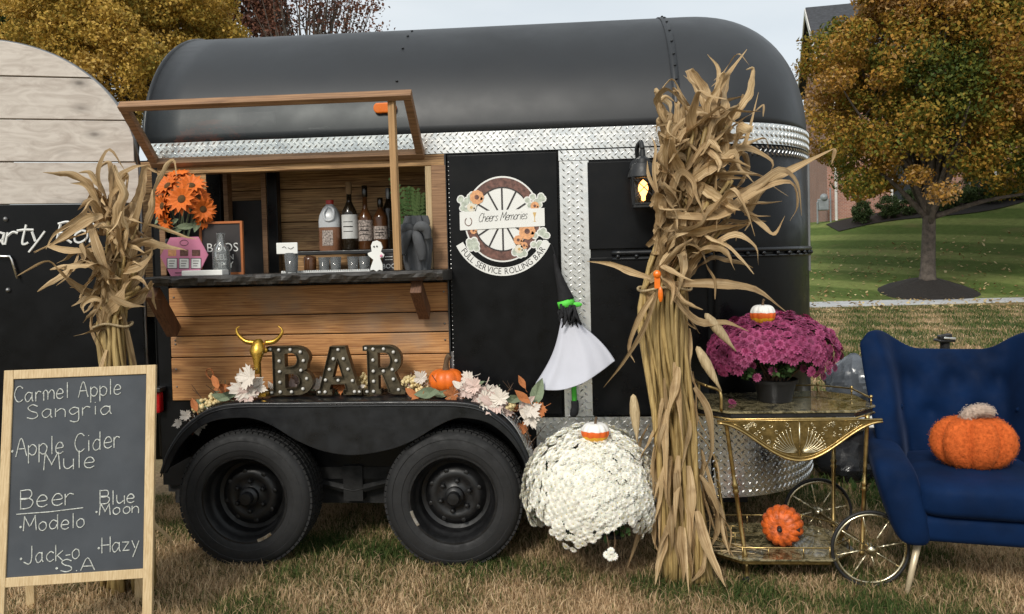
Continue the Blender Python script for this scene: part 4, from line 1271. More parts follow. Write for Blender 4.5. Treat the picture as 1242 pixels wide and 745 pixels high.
write(mb, 'Party Rol', (-34, 298), (112, 294), 25, dmap(.0225), .0062, slant=.22, gap=.5)
mb.build('lettering', 'white_print', rdoor)
for px, py in ((7, 266), (10, 352)):
    mb = MB(); mb.ball(dmap(.021)(px, py), .013, 7); mb.build('bolt', 'steel_dark', rdoor, smooth=True)
mb = MB(); g_ = dmap(.04); mb.tube([dmap(.02)(-6, 311), g_(-4, 311), g_(12, 311), g_(14, 315), g_(21, 338)], .006, 8); mb.build('handle', 'aluminium', rdoor, smooth=True)

# lantern on the trailer side
lx, ly = X0(782, -.13), -.13
def lz(py): return Z0(py, ly, 780)
mb = MB()
mb.lathe([(.001, lz(180)), (.012, lz(182)), (.015, lz(190)), (.033, lz(193)), (.036, lz(198)), (.05, lz(199)), (.072, lz(212)), (.074, lz(215)), (.068, lz(216.5)), (.02, lz(216))], 24, T=Matrix.Translation((lx, ly, 0)), cap=False)
lan = mb.build('lantern', 'lantern_metal', trailer, smooth='auto')
mb = MB()
for sx in (-1, 1):
    for sy in (-1, 1):
        mb.bar((lx + sx * .053, ly + sy * .053, lz(215)), (lx + sx * .046, ly + sy * .046, lz(249)), .007, .007)
for a, b_ in (((-1, -1), (1, -1)), ((1, -1), (1, 1)), ((-1, -1), (-1, 1)), ((-1, 1), (1, 1))):
    mb.bar((lx + a[0] * .046, ly + a[1] * .046, lz(248)), (lx + b_[0] * .046, ly + b_[1] * .046, lz(248)), .008, .012)
mb.bar((lx - .05, ly - .052, lz(216)), (lx + .046, ly - .047, lz(240)), .004, .004); mb.bar((lx + .05, ly - .052, lz(216)), (lx - .046, ly - .047, lz(240)), .004, .004)
mb.box(lx - .05, lx + .05, ly - .05, ly + .05, lz(252), lz(248.5)); mb.build('cage', 'lantern_metal', lan)
mb = MB(); mb.tube(catmull([(lx - .012, -.015, lz(196)), (lx - .02, -.05, lz(178)), (lx - .005, -.1, lz(171)), (lx, ly, lz(181))], 5), .011, 8); mb.lathe([(.001, 0), (.04, .0), (.045, .012), (.001, .016)], 20, T=Matrix.Translation((lx - .012, -.015, lz(200))) @ Matrix.Rotation(R(90), 4, 'X')); mb.build('arm', 'lantern_metal', lan, smooth=True)
mb = MB(); mb.lathe([(.001, lz(244)), (.009, lz(243)), (.010, lz(238)), (.022, lz(232)), (.024, lz(228)), (.018, lz(222)), (.001, lz(218))], 14, T=Matrix.Translation((lx, ly, 0))); mb.build('bulb', 'lamp_glow', lan, smooth=True)
mb = MB(); mb.grid([[Vector((lx + sx * .049, ly + sy * .049, lz(216))), Vector((lx + sx * .043, ly + sy * .043, lz(248)))] for sx, sy in ((-1, -1), (1, -1), (1, 1), (-1, 1))], closed_u=True); mb.build('lantern_glass', 'glass', lan)

# emblem on the side door (flat print, in thin layers)
EM = ['white_print', 'brown_print', 'ink', 'peach_print', 'cream_print', 'sage_print', 'gold_print']
ec = at(609.5, 266, -.0205)
def ep(x, y, l): return Vector((ec.x + x, -.0205 - .0007 * l, ec.z + y))
S_ = 1 / 244.0
def disc(mb, cx, cy, r, l, m, n=28, sx=1.0):
    mb.add([ep(cx + r * sx * math.cos(2 * PI * i / n), cy + r * math.sin(2 * PI * i / n), l) for i in range(n)], [tuple(range(n))], m)
def ring(mb, r0, r1, l, m, a0=0, a1=2 * PI, n=56, cy=0, sx=1.0):
    P = [[ep(r_ * sx * math.cos(a0 + (a1 - a0) * i / n), cy + r_ * math.sin(a0 + (a1 - a0) * i / n), l) for r_ in (r1, r0)] for i in range(n + 1)]
    mb.grid(P, m)
mb = MB()
RX = .205
disc(mb, 0, 0, RX + .008, 1, 0, 56, .90)
ring(mb, .158, RX, 2, 1, sx=.90)
for i in range(12):
    a = 2 * PI * i / 12 + PI / 2; c, s = math.cos(a), math.sin(a)
    w = .0042
    mb.add([ep(-s * w, c * w, 3), ep(s * w, -c * w, 3), ep(c * .16 * .9 + s * w, s * .16 - c * w, 3), ep(c * .16 * .9 - s * w, s * .16 + c * w, 3)], [(0, 1, 2, 3)], 2)
ring(mb, .154, .160, 3.3, 2, sx=.90)
def blossom(cx, cy, r, l, m, heart=1, n=9):
    for i in range(n):
        a = 2 * PI * i / n
        disc(mb, cx + r * .58 * math.cos(a), cy + r * .58 * math.sin(a), r * .42, l + .25 * (i % 2), m, 10)
    disc(mb, cx, cy, r * .55, l + .6, m, 12); disc(mb, cx, cy, r * .33, l + .9, heart, 12)
def sprig(cx, cy, n, spread, seed):
    q = random.Random(seed)
    for i in range(n):
        a, r_ = q.uniform(0, 2 * PI), spread * q.uniform(.3, 1)
        x, y, b_ = cx + r_ * math.cos(a), cy + r_ * math.sin(a), q.uniform(0, PI)
        disc(mb, x, y, .019, 3.5 + .02 * i, 0, 10); disc(mb, x, y, .0135, 4.2 + .02 * i, 5, 10)
def e(px, py): return (px - 609.5) * S_, (266 - py) * S_ - (px - 609.5) * S_ * -.02
for (px, py, n, s_) in ((570, 244, 16, .05), (648, 245, 12, .045), (653, 292, 14, .05), (572, 293, 9, .035), (628, 308, 8, .03)): sprig(*e(px, py), n, s_, px)
for (px, py, r_, m) in ((579, 238, .036, 3), (572, 250, .022, 4), (649, 252, .022, 3), (639, 282, .042, 3), (628, 292, .024, 3), (635, 299, .018, 3), (629, 303, .022, 4), (574, 278, .018, 3)): blossom(*e(px, py), r_, 5, m, 6 if m == 4 else 1)
x0, y0 = e(557.5, 276); x1, y1 = e(660.5, 256)
mb.add([ep(x0, y0 - .004, 6.6), ep(x1, y0 + .006, 6.6), ep(x1, y1 + .004, 6.6), ep(x0, y1 - .004, 6.6)], [(0, 1, 2, 3)], 0)
write(mb, 'Cheers Memories', (580, 269.5), (639, 265.5), 10.5, lambda px, py: on_plane(px, py, Vector((0, -.0205 - .0007 * 7.4, 0)), Vector((0, 1, 0))), .0012, 2, slant=.25, gap=.5)
hs = [e(568 + 4.2 * math.cos(a), 267 - 5 * math.sin(a)) for a in np.linspace(R(120), R(420), 14)]
mb.tube([ep(x, y, 7.3) for x, y in hs], .0022, 5, 1)
gx, gy = e(648.5, 266)
mb.add([ep(gx - .009, gy + .026, 7.3), ep(gx + .009, gy + .026, 7.3), ep(gx + .002, gy + .002, 7.3), ep(gx + .002, gy - .016, 7.3), ep(gx + .008, gy - .020, 7.3), ep(gx - .008, gy - .020, 7.3), ep(gx - .002, gy - .016, 7.3), ep(gx - .002, gy + .002, 7.3)][::-1], [tuple(range(8))], 6)
# arc banner
a0, a1 = R(215), R(325); rb0, rb1 = .222, .258
RB = .262; cyb = .002
ring(mb, RB - .021, RB + .021, 6.0, 0, R(207), R(333), 50, cyb, .93)
t_ = 'FULL SERVICE ROLLING BAR'
adv = [text_mesh(ch)[2] + .10 if ch != ' ' else .36 for ch in t_]
tot = sum(adv); span = R(112); acc = 0
for ch, w in zip(t_, adv):
    mid_ = acc + w / 2; acc += w
    if ch == ' ': continue
    a = R(270) - span / 2 + span * mid_ / tot
    size = span * RB / tot
    def fn(x, y, a=a):
        r_ = RB + .0125 - y * 1.12; b_ = a + x / RB
        return ep(r_ * .93 * math.cos(b_), cyb + r_ * math.sin(b_), 6.9)
    print_text(mb, ch, fn, size, 2)
mb.build('emblem', EM, door)

# ================================================================== THINGS
# ------------------------------------------------------------------ corn shocks
def corn_leaf(pts, w, twist=0.0, fold=0.35, ref=(0, -1, 0), tip=0.06):
    """a dry blade: folded along its midrib, tapering, twisting"""
    P = catmull(pts, 4); n = len(P); mb = MB(); rows = []
    prev = Vector(ref)
    for i, p in enumerate(P):
        u = i / (n - 1)
        t = (P[min(i + 1, n - 1)] - P[max(i - 1, 0)]).normalized()
        s = t.cross(prev)
        if s.length < 1e-3: s = t.orthogonal()
        s.normalize(); nn = s.cross(t).normalized(); prev = nn
        a = twist * u; s2 = s * math.cos(a) + nn * math.sin(a); n2 = nn * math.cos(a) - s * math.sin(a)
        ww = w * (0.45 + 0.55 * min(1, u * 4)) * (1 - tip - (1 - tip) * max(0, (u - .35) / .65) ** 1.4 + tip)
        ww *= 1 + .10 * math.sin(i * 1.7)
        ff = fold + .15 * math.sin(i * .9)
        rows.append([p - s2 * ww / 2 + n2 * ww * ff * .5, p - s2 * ww * .22 + n2 * ww * ff * .12, p, p + s2 * ww * .22 + n2 * ww * ff * .12, p + s2 * ww / 2 + n2 * ww * ff * .5])
    mb.grid(rows)
    mb.grain = []
    s0 = random.uniform(0, 90)
    for i in range(n):
        for j in range(5): mb.grain.append((i * .16, (-.5, -.22, 0, .22, .5)[j] * 11, s0))
    return mb
def corn_shock(name_label, base, tie, top, seed, n_stalk, n_up, n_down, r_base, r_tie, r_top, zmax, explicit=(), right_bias=0.3, scale=1.0, ears=(), group='corn shocks by the trailer', ysq=.62, xmin=None):
    rr = random.Random(seed)
    root = thing('corn_shock', base, name_label, 'corn shock', group)
    b, t, tp = Vector(base), Vector(tie), Vector(top)
    stalks = []
    def disc_pt(c, r_):
        a, q = rr.uniform(0, 2 * PI), r_ * math.sqrt(rr.uniform(0, 1))
        return c + Vector((q * math.cos(a), q * ysq * math.sin(a), 0))
    for i in range(n_stalk):
        p0 = disc_pt(b, r_base); p0.z = rr.uniform(-.01, .03)
        p2 = disc_pt(t, r_tie)
        p3 = disc_pt(tp, r_top * .8); p3.z = rr.uniform(t.z + .15, tp.z - .15)
        p1 = (p0 + p2) / 2 + Vector((rr.uniform(-.03, .03), rr.uniform(-.03, .03), 0))
        P = catmull([p0, p1, p2, p3], 6)
        rad = rr.uniform(.010, .017) * scale
        mb = MB(); rs = []
        for j in range(len(P)): rs.append(rad * (1 - .45 * j / len(P)) * (1.22 if j % 4 == 2 else 1))
        mb.tube(P, rs, 7)
        mb.build('stalk', 'corn_stalk', root, smooth=True)
        stalks.append(P)
    def leaf(mb, mat='corn_leaf'):
        o = mb.build('leaf', mat, root, smooth=True)
        g = o.data.attributes.new('grain', 'FLOAT_VECTOR', 'POINT'); g.data.foreach_set('vector', [c for v in mb.grain for c in v])
        return o
    for i in range(n_up):                                   # dry blades of the head: rise, buckle, wander
        f = rr.uniform(-.06, .80)
        q = disc_pt(t + (tp - t) * f, r_tie * .9 + (r_top - r_tie * .9) * min(1, f * 1.6))
        L = rr.uniform(.22, .55) * scale; N = 7
        a = rr.gauss(0, .9) if rr.random() < right_bias else rr.uniform(0, 2 * PI)
        d = Vector((math.cos(a) * .45, math.sin(a) * .3 - .15, rr.uniform(.5, 1.1))).normalized()
        kink = rr.randint(2, 6); pts = [q.copy()]; p = q.copy()
        for k in range(N):
            d = (d + Vector((rr.gauss(0, .28), rr.gauss(0, .18), rr.gauss(0, .15)))).normalized()
            if k == kink: d = (d + Vector((rr.choice((-1, 1)) * rr.uniform(.3, 1.3), rr.uniform(-.5, .2), -rr.uniform(.6, 2.2)))).normalized()
            p = p + d * L / N
            if p.z > zmax: p.z = zmax - rr.uniform(0, .03); d.z = -abs(d.z) * .5
            if xmin is not None and p.z > t.z and p.x < xmin: p.x = xmin + rr.uniform(0, .03); d.x = abs(d.x)
            pts.append(p.copy())
        leaf(corn_leaf(pts, rr.uniform(.028, .064) * scale, rr.uniform(-4.5, 4.5), rr.uniform(.15, .9), (rr.uniform(-1, 1), -1, rr.uniform(-.3, .3))))
    for i in range(n_down):                                 # blades hanging along the stalks below the tie
        z = rr.choice((rr.uniform(b.z + .2, b.z + .62), rr.uniform(b.z + .25, t.z + .12))); u = (z - b.z) / (t.z - b.z)
        c = b + (t - b) * u; rc = r_base + (r_tie - r_base) * u
        q = disc_pt(c, rc); a = rr.uniform(-PI, 0.25 * PI) if rr.random() < .8 else rr.uniform(0, 2 * PI)
        out = Vector((math.cos(a), math.sin(a) * ysq, 0)); q = c + out * rc * rr.uniform(.75, 1.08); q.z = z
        L = min(rr.uniform(.18, .5) * scale, z - .015)
        sw = rr.uniform(-.06, .06)
        pts = [q, q + out * rr.uniform(0, .05) + Vector((sw * .4, 0, -L * .3)), q + out * rr.uniform(0, .07) + Vector((sw, 0, -L * .65)), q + out * rr.uniform(.0, .10) + Vector((sw * 1.3, 0, -L))]
        leaf(corn_leaf(pts, rr.uniform(.018, .042) * scale, rr.uniform(-2.2, 2.2), rr.uniform(.1, .6), out))
    for e_ in explicit:
        P, w, tw = e_
        leaf(corn_leaf(P, w, tw, .4, (0.2, -1, .3)))
    for p, ax, L in ears:
        mb = MB(); ax = Vector(ax).normalized()
        prof = [(.001, 0), (.012, .01), (.020, L * .22), (.023, L * .42), (.017, L * .68), (.008, L * .88), (.003, L * 1.08)]
        mb.lathe(prof, 12, T=dir_matrix(p, ax)); mb.build('ear', 'corn_husk', root, smooth=True)
    mb = MB()
    P = [t + Vector((math.cos(a) * (r_tie + .012), math.sin(a) * (r_tie * ysq + .014), .008 * math.sin(3 * a))) for a in np.linspace(0, 2 * PI, 28)[:-1]]
    mb.tube(P, .006, 6, closed=True)
    return root, mb
cb = on_ground(838, 706); cb.z = 0; YC = cb.y
def c_(px, py, dy=0.0): return at(px, py, YC + dy)
expl = [
 ([c_(905, 262, -.05), c_(925, 225, -.08), c_(962, 205, -.1), c_(1012, 180, -.1)], .045, .6),
 ([c_(1012, 180, -.1), c_(1011, 188, -.1), c_(1008, 200, -.1)], .02, .3),
 ([c_(815, 262, -.1), c_(870, 262, -.14), c_(915, 235, -.16), c_(958, 222, -.16), c_(966, 250, -.16), c_(958, 268, -.16)], .055, 1.2),
 ([c_(880, 240, -.1), c_(915, 228, -.14), c_(945, 208, -.15), c_(966, 222, -.16), c_(972, 262, -.16)], .04, .8),
 ([c_(815, 345, -.1), c_(870, 345, -.14), c_(915, 352, -.14), c_(953, 378, -.12)], .045, .5),
 ([c_(790, 338, -.1), c_(765, 330, -.12), c_(740, 320, -.12), c_(712, 317, -.12)], .030, .8),
 ([c_(850, 170, -.02), c_(862, 130, -.05), c_(880, 95, -.06), c_(906, 60, -.06)], .034, .6),
 ([c_(862, 140, -.05), c_(868, 118, -.06), c_(872, 85, -.05), c_(858, 66, -.05)], .026, .8),
 ([c_(848, 160, -.05), c_(830, 155, -.06), c_(812, 150, -.07), c_(790, 155, -.07)], .022, .5),
 ([c_(830, 215, -.05), c_(850, 180, -.09), c_(870, 168, -.1), c_(888, 150, -.1)], .020, .4),
 ([c_(880, 190, -.05), c_(905, 180, -.09), c_(935, 196, -.1), c_(932, 214, -.1)], .032, 1.4),
 ([c_(885, 205, -.05), c_(905, 170, -.07), c_(920, 112, -.07)], .018, .4),
 ([c_(895, 250, -.08), c_(925, 275, -.1), c_(940, 285, -.1), c_(952, 262, -.1)], .034, 1.2),
 ([c_(860, 300, -.1), c_(892, 285, -.12), c_(915, 300, -.12), c_(920, 322, -.12)], .032, 1.4),
 ([c_(815, 360, -.12), c_(845, 390, -.13), c_(880, 392, -.12), c_(908, 402, -.12)], .036, .6),
 ([c_(800, 345, -.12), c_(780, 400, -.13), c_(755, 440, -.12), c_(732, 470, -.11)], .022, .5),
 ([c_(795, 355, -.12), c_(778, 380, -.13), c_(762, 420, -.12), c_(770, 440, -.11)], .028, .9),
 ([c_(800, 250, -.1), c_(793, 210, -.12), c_(795, 180, -.11), c_(790, 165, -.1)], .016, .3),
 ([c_(845, 620, -.1), c_(852, 650, -.14), c_(868, 690, -.18), c_(880, 712, -.20)], .05, .5),
 ([c_(830, 640, -.12), c_(832, 680, -.16), c_(836, 726, -.20)], .016, .2),
 ([c_(800, 240, -.12), c_(787, 215, -.13), c_(785, 195, -.13)], .018, .3),
 ([c_(842, 470, -.1), c_(858, 500, -.12), c_(862, 545, -.12), c_(850, 580, -.12)], .04, .9),
]
ears = [(c_(755, 515, -.02), (-.05, -.15, -1), .0)]
ears = [(c_(768, 478, -.04), (.06, -.1, -1), .20), (c_(845, 420, -.1), (.5, -.2, -1), .2), (c_(855, 380, -.1), (.6, -.2, -.8), .19)]
root_c, tie_mb = corn_shock('tall corn shock tied with orange cord between white mum and bar cart', cb, c_(806, 350), c_(858, 110), 31, 52, 160, 58, .125, .105, .17, c_(850, 78).z, expl, .35, 1.0, ears, xmin=c_(797, 250).x)
tie_mb.build('tie', 'corn_husk', root_c, smooth=True)
tp_ = c_(797, 340, -.17)
mb = MB(); mb.box(tp_.x - .012, tp_.x + .012, tp_.y - .01, tp_.y + .004, tp_.z - .035, tp_.z + .02); mb.ball(tp_ + Vector((0, -.005, .025)), .018, 7); mb.ball(tp_ + Vector((.012, -.01, -.06)), .014, 7, sc=(.8, .6, 2.4))
mb.build('cord', 'orange_plastic', root_c, bevel=.004)

lb = at(150, 560, -.56); lb.z = 0
def l_(px, py, dy=0.0): return at(px, py, -.56 + dy)
expl = [
 ([l_(125, 262, -.08), l_(105, 268, -.1), l_(80, 285, -.12), l_(58, 300, -.12)], .045, .5),
 ([l_(58, 298, -.12), l_(80, 304, -.12), l_(110, 304, -.1), l_(128, 300, -.06)], .030, .2),
 ([l_(110, 272, -.08), l_(118, 300, -.12), l_(128, 330, -.11), l_(130, 345, -.08)], .040, .4),
 ([l_(122, 230, -.02), l_(120, 205, -.05), l_(133, 182, -.05), l_(152, 208, -.05)], .022, 1.0),
 ([l_(140, 235, -.02), l_(145, 215, -.05), l_(162, 204, -.05), l_(180, 200, -.05)], .030, .9),
 ([l_(118, 245, -.02), l_(105, 225, -.05), l_(85, 222, -.06)], .026, .6),
 ([l_(160, 285, -.02), l_(170, 250, -.06), l_(175, 215, -.06)], .036, .6),
 ([l_(150, 330, -.08), l_(170, 325, -.1), l_(185, 310, -.1), l_(183, 298, -.1)], .045, .8),
 ([l_(125, 365, -.08), l_(112, 362, -.1), l_(100, 370, -.1), l_(102, 380, -.1)], .026, .8),
 ([l_(135, 360, -.08), l_(155, 370, -.12), l_(176, 372, -.12)], .030, .4),
]
root_l, tie_mb = corn_shock('smaller corn shock behind the chalkboard against the open rear door', lb, l_(137, 394), l_(148, 225), 17, 26, 66, 44, .13, .075, .12, l_(150, 195).z, expl, .15, .92, (), ysq=.55)
tie_mb.build('tie', 'corn_husk', root_l, smooth=True)

# ------------------------------------------------------------------ chalkboard sign
oBR = on_plane(192, 700, Vector((0, -1.02, 0)), Vector((0, 1, 0)))
oBL = on_plane(12, 719, Vector((0, -1.13, 0)), Vector((0, 1, 0)))
ux = (oBR - oBL); ux.z *= .0; Wb = ux.length; ux.normalize()
nb = Vector((ux.y, -ux.x, 0))
lean = R(10)
uz = (Vector((0, 0, 1)) * math.cos(lean) - nb * math.sin(lean)).normalized()
nb2 = ux.cross(uz).normalized()
ob_ = Vector(((oBL.x), oBL.y, (oBR.z + oBL.z) / 2))
def bmap(o=0.0): return lambda px, py: on_plane(px, py, ob_ + nb2 * o, nb2)
f_ = bmap(0)
cTL, cTR, cBR, cBL = f_(-6, 452), f_(183, 441), f_(193, 696), f_(8, 716)
# square the panel up in its own plane
def loc_(p): d = p - ob_; return d.dot(ux), d.dot(uz)
aL = (loc_(cTL)[0] + loc_(cBL)[0]) / 2; aR = (loc_(cTR)[0] + loc_(cBR)[0]) / 2
bT = (loc_(cTL)[1] + loc_(cTR)[1]) / 2; bB = (loc_(cBL)[1] + loc_(cBR)[1]) / 2
def bp(a, b_, o=0.0): return ob_ + ux * a + uz * b_ + nb2 * o
gB = -ob_.z / uz.z                      # local height of the ground
chalk = thing('chalkboard_sign', bp((aL + aR) / 2, gB), 'pine framed chalkboard menu standing on the grass at the left', 'chalkboard')
chalk.location.z = 0
fw = .036
for a in (aL + fw / 2, aR - fw / 2):
    mb = MB(); mb.bar(bp(a, gB), bp(a, bT), fw, .022, up=nb2); mb.build('front_leg', 'pine', chalk, bevel=.002)
for b_, nm in ((bT - fw / 2, 'top_rail'), (bB + fw / 2, 'bottom_rail')):
    mb = MB(); mb.bar(bp(aL + fw, b_), bp(aR - fw, b_), fw, .020, up=nb2); mb.build(nm, 'pine', chalk, bevel=.002)
mb = MB(); mb.prism([bp(aL + fw * .8, bB + fw * .8), bp(aR - fw * .8, bB + fw * .8), bp(aR - fw * .8, bT - fw * .8), bp(aL + fw * .8, bT - fw * .8)], nb2 * -.006, nb2 * .003)
board = mb.build('board', 'slate', chalk)
nback = -nb
for a in (aL + .06, aR - .07):
    mb = MB(); s = bp(a, bT - .02, -.022); e2 = Vector((s.x, s.y, 0)) + nback * .22 - Vector((.12 * (1 if a > 0 else -1), 0, 0)); mb.bar(s, e2, fw, .02, up=nb2); mb.build('rear_leg', 'pine', chalk, bevel=.002)
g_ = bmap(.0045)
kw = dict(mapf=g_, r=.0021, jit=.7)
for tx, pa_, pb2, hp_ in (('*Carmel Apple', (13, 489), (147, 478), 19), ('Sangria', (33, 508), (135, 502), 17), ('*Apple Cider', (14, 555), (146, 543), 22), ('Mule', (53, 571), (115, 567), 21), ('Beer', (25, 618), (90, 612), 23),
        ('*Modelo', (24, 645), (103, 640), 18), ('*Jack-o', (24, 684), (97, 678), 20), ('*S.A', (68, 694), (115, 692), 15), ('Blue', (122, 612), (163, 610), 17), ('*Moon', (116, 626), (169, 622), 14), ('*Hazy', (119, 671), (168, 667), 19)):
    mb = MB(); write(mb, tx, pa_, pb2, hp_, **kw); mb.build('chalk_line', 'chalk', board, kind='stuff')
mb = MB(); mb.tube([g_(20, 624), g_(60, 621), g_(101, 616)], .0021, 5); mb.build('chalk_underline', 'chalk', board)

# ------------------------------------------------------------------ marquee letters on the fender
ZT = at(430, 488.5, YF).z + .022        # top of the fender
def outline_B():
    o = [(0, 0), (.62, 0)] + [(.62 + .36 * math.cos(a), .27 + .27 * math.sin(a)) for a in np.linspace(-PI / 2, R(62), 12)] + [(.86, .54)] + [(.60 + .32 * math.cos(a), .77 + .23 * math.sin(a)) for a in np.linspace(R(-30), PI / 2, 11)] + [(0, 1), (0, .9), (.12, .9), (.12, .1), (0, .1)]
    h1 = [(.38, .14), (.56, .14)] + [(.56 + .14 * math.cos(a), .29 + .15 * math.sin(a)) for a in np.linspace(-PI / 2, PI / 2, 9)] + [(.38, .44)]
    h2 = [(.38, .58), (.54, .58)] + [(.54 + .12 * math.cos(a), .73 + .14 * math.sin(a)) for a in np.linspace(-PI / 2, PI / 2, 9)] + [(.38, .86)]
    return o, [h1, h2]
def outline_A():
    o = [(0, 0), (.36, 0), (.36, .10), (.30, .10), (.335, .22), (.665, .22), (.70, .10), (.64, .10), (.64, 0), (1.06, 0), (1.06, .10), (.98, .10), (.70, 1), (.34, 1), (.06, .10), (0, .10)]
    return o, [[(.38, .36), (.62, .36), (.50, .74)]]
def outline_R():
    o = [(0, 0), (.42, 0), (.42, .10), (.36, .10), (.36, .40), (.46, .40), (.60, .10), (.60, .04), (.72, 0)] + [(1.0, 0), (1.04, .12), (.98, .12), (.90, .16), (.76, .44)] + [(.60 + .33 * math.cos(a), .71 + .29 * math.sin(a)) for a in np.linspace(R(-58), PI / 2, 13)] + [(0, 1), (0, .9), (.10, .9), (.10, .10), (0, .10)]
    return o, [[(.36, .54), (.54, .54)] + [(.54 + .13 * math.cos(a), .70 + .16 * math.sin(a)) for a in np.linspace(-PI / 2, PI / 2, 9)] + [(.36, .86)]]
BULBS = {'B': [(.06, .95), (.25, .93), (.5, .93), (.25, .7), (.25, .48), (.25, .26), (.25, .06), (.06, .05), (.5, .06), (.75, .12), (.84, .33), (.72, .5), (.78, .70), (.72, .88)],
         'A': [(.18, .05), (.04, .05), (.20, .3), (.30, .52), (.40, .74), (.52, .93), (.64, .74), (.74, .52), (.84, .28), (.88, .05), (1.0, .05), (.5, .29)],
         'R': [(.06, .95), (.24, .93), (.5, .93), (.23, .7), (.23, .47), (.23, .26), (.22, .05), (.06, .05), (.74, .86), (.80, .68), (.70, .50), (.48, .47), (.72, .3), (.84, .08)]}
def fill_outline(o, holes, fn):
    cu = bpy.data.curves.new('f', 'CURVE'); cu.dimensions = '2D'; cu.fill_mode = 'BOTH'
    for pl in [o] + holes:
        s = cu.splines.new('POLY'); s.points.add(len(pl) - 1); s.use_cyclic_u = True
        for q, (x, y) in zip(s.points, pl): q.co = (x, y, 0, 1)
    ob = bpy.data.objects.new('f', cu); C.objects.link(ob)
    dg = bpy.context.evaluated_depsgraph_get(); dg.update()
    me = bpy.data.meshes.new_from_object(ob.evaluated_get(dg))
    V = [fn(v.co.x, v.co.y) for v in me.vertices]; F = [tuple(p.vertices) for p in me.polygons]
    bpy.data.objects.remove(ob); bpy.data.curves.remove(cu); bpy.data.meshes.remove(me)
    return V, F
bulb_mesh = None
YL = -.17
for ch, pxa, pxb, pyt in (('B', 327, 381, 420), ('A', 386, 440, 420), ('R', 443, 494, 419)):
    o, hs = {'B': outline_B, 'A': outline_A, 'R': outline_R}[ch]()
    pA, pB = at(pxa, 487, YL), at(pxb, 487, YL); H = at((pxa + pxb) / 2, pyt, YL).z - ZT
    wmax = max(p[0] for p in o); kx = (pB.x - pA.x) / wmax
    fn = lambda x, y, d=0.0: Vector((pA.x + x * kx, YL + d, ZT + y * H))
    root = thing('marquee_letter', (pA.x + (pB.x - pA.x) / 2, YL, ZT), f'weathered metal marquee letter {ch} with small round bulbs on the fender', 'letter', 'marquee letters spelling BAR')
    mb = MB()
    V, F = fill_outline(o, hs, lambda x, y: fn(x, y, .0)); mb.add(V, F)
    V, F = fill_outline(o, hs, lambda x, y: fn(x, y, .03)); mb.add(V, F)
    mb.build('face', 'letter_metal', root)
    mb = MB()
    for pl in [o] + hs: mb.grid([[fn(x, y, .032), fn(x, y, -.018)] for x, y in pl], closed_u=True)
    mb.build('rim', 'letter_metal', root, solid=.003)
    for (x, y) in BULBS[ch]:
        T_ = Matrix.Translation(fn(x, y, -.006))
        if bulb_mesh is None:
            q = MB(); q.ball((0, 0, 0), .0085, 7); b0 = q.build('bulb', 'bulb_off', root, smooth=True); b0.matrix_basis = T_; bulb_mesh = b0.data
        else: put('bulb', bulb_mesh, root, T_)

# ------------------------------------------------------------------ gold longhorn skull on a stand
YK = -.20
def k_(px, py, dy=0): return at(px, py, YK + dy)
sb = k_(317, 487); sb.z = ZT
root = thing('longhorn_skull', sb, 'gold painted longhorn skull ornament on a small stand left of the letters', 'skull')
mb = MB(); mb.box(sb.x - .030, sb.x + .034, YK - .03, YK + .03, ZT, ZT + .036); mb.build('base', 'gold_paint', root, bevel=.002)
mb = MB(); mb.tube([(sb.x, YK, ZT + .036), (sb.x, YK, k_(317, 440).z)], .005, 8); mb.build('post', 'brass_dark', root)
zt_, zb_ = k_(316, 411).z, k_(317, 452).z
sec = [(0.0, .012, .012), (.06, .024, .02), (.2, .034, .03), (.33, .037, .034), (.42, .032, .032), (.55, .023, .028), (.72, .016, .022), (.88, .015, .018), (.96, .016, .014), (1.0, .010, .008)]
mb = MB(); rows = []
for u, wx, wy in sec:
    z = zt_ + (zb_ - zt_) * u; y = YK - .01 - .035 * u
    rows.append([Vector((sb.x + wx * math.cos(a) * (1 - .12 * (math.sin(a) > .3)), y + wy * math.sin(a), z)) for a in np.linspace(0, 2 * PI, 19)[:-1]])
mb.grid([list(r_) + [r_[0]] for r_ in rows]); mb.add(rows[0], [tuple(range(18))]); mb.add(rows[-1], [tuple(range(17, -1, -1))])
for s in (-1, 1): mb.ball((sb.x + s * .034, YK - .012, zt_ + (zb_ - zt_) * .34), .012, 7, sc=(1, .8, 1.2))
mb.build('skull', 'gold_paint', root, smooth=True)
mb = MB()
for s in (-1, 1):
    mb.ball((sb.x + s * .026, YK - .036, zt_ + (zb_ - zt_) * .40), .0085, 7, sc=(.9, .5, 1.2)); mb.ball((sb.x + s * .006, YK - .058, zt_ + (zb_ - zt_) * .86), .005, 6, sc=(.8, .6, 1.8))
mb.build('eye_socket', 'brass_dark', root, smooth=True)
for s, pts in ((-1, [(310, 416), (298, 414), (289, 406), (287, 399), (291, 396)]), (1, [(322, 416), (333, 414), (341, 406), (342, 400), (337, 395)])):
    P = catmull([k_(px, py, -.005) for px, py in pts], 5); n = len(P)
    mb = MB(); mb.tube(P, [.014 * (1 - .88 * (i / (n - 1)) ** 1.1) for i in range(n)], 10); mb.build('horn', 'gold_paint', root, smooth=True)

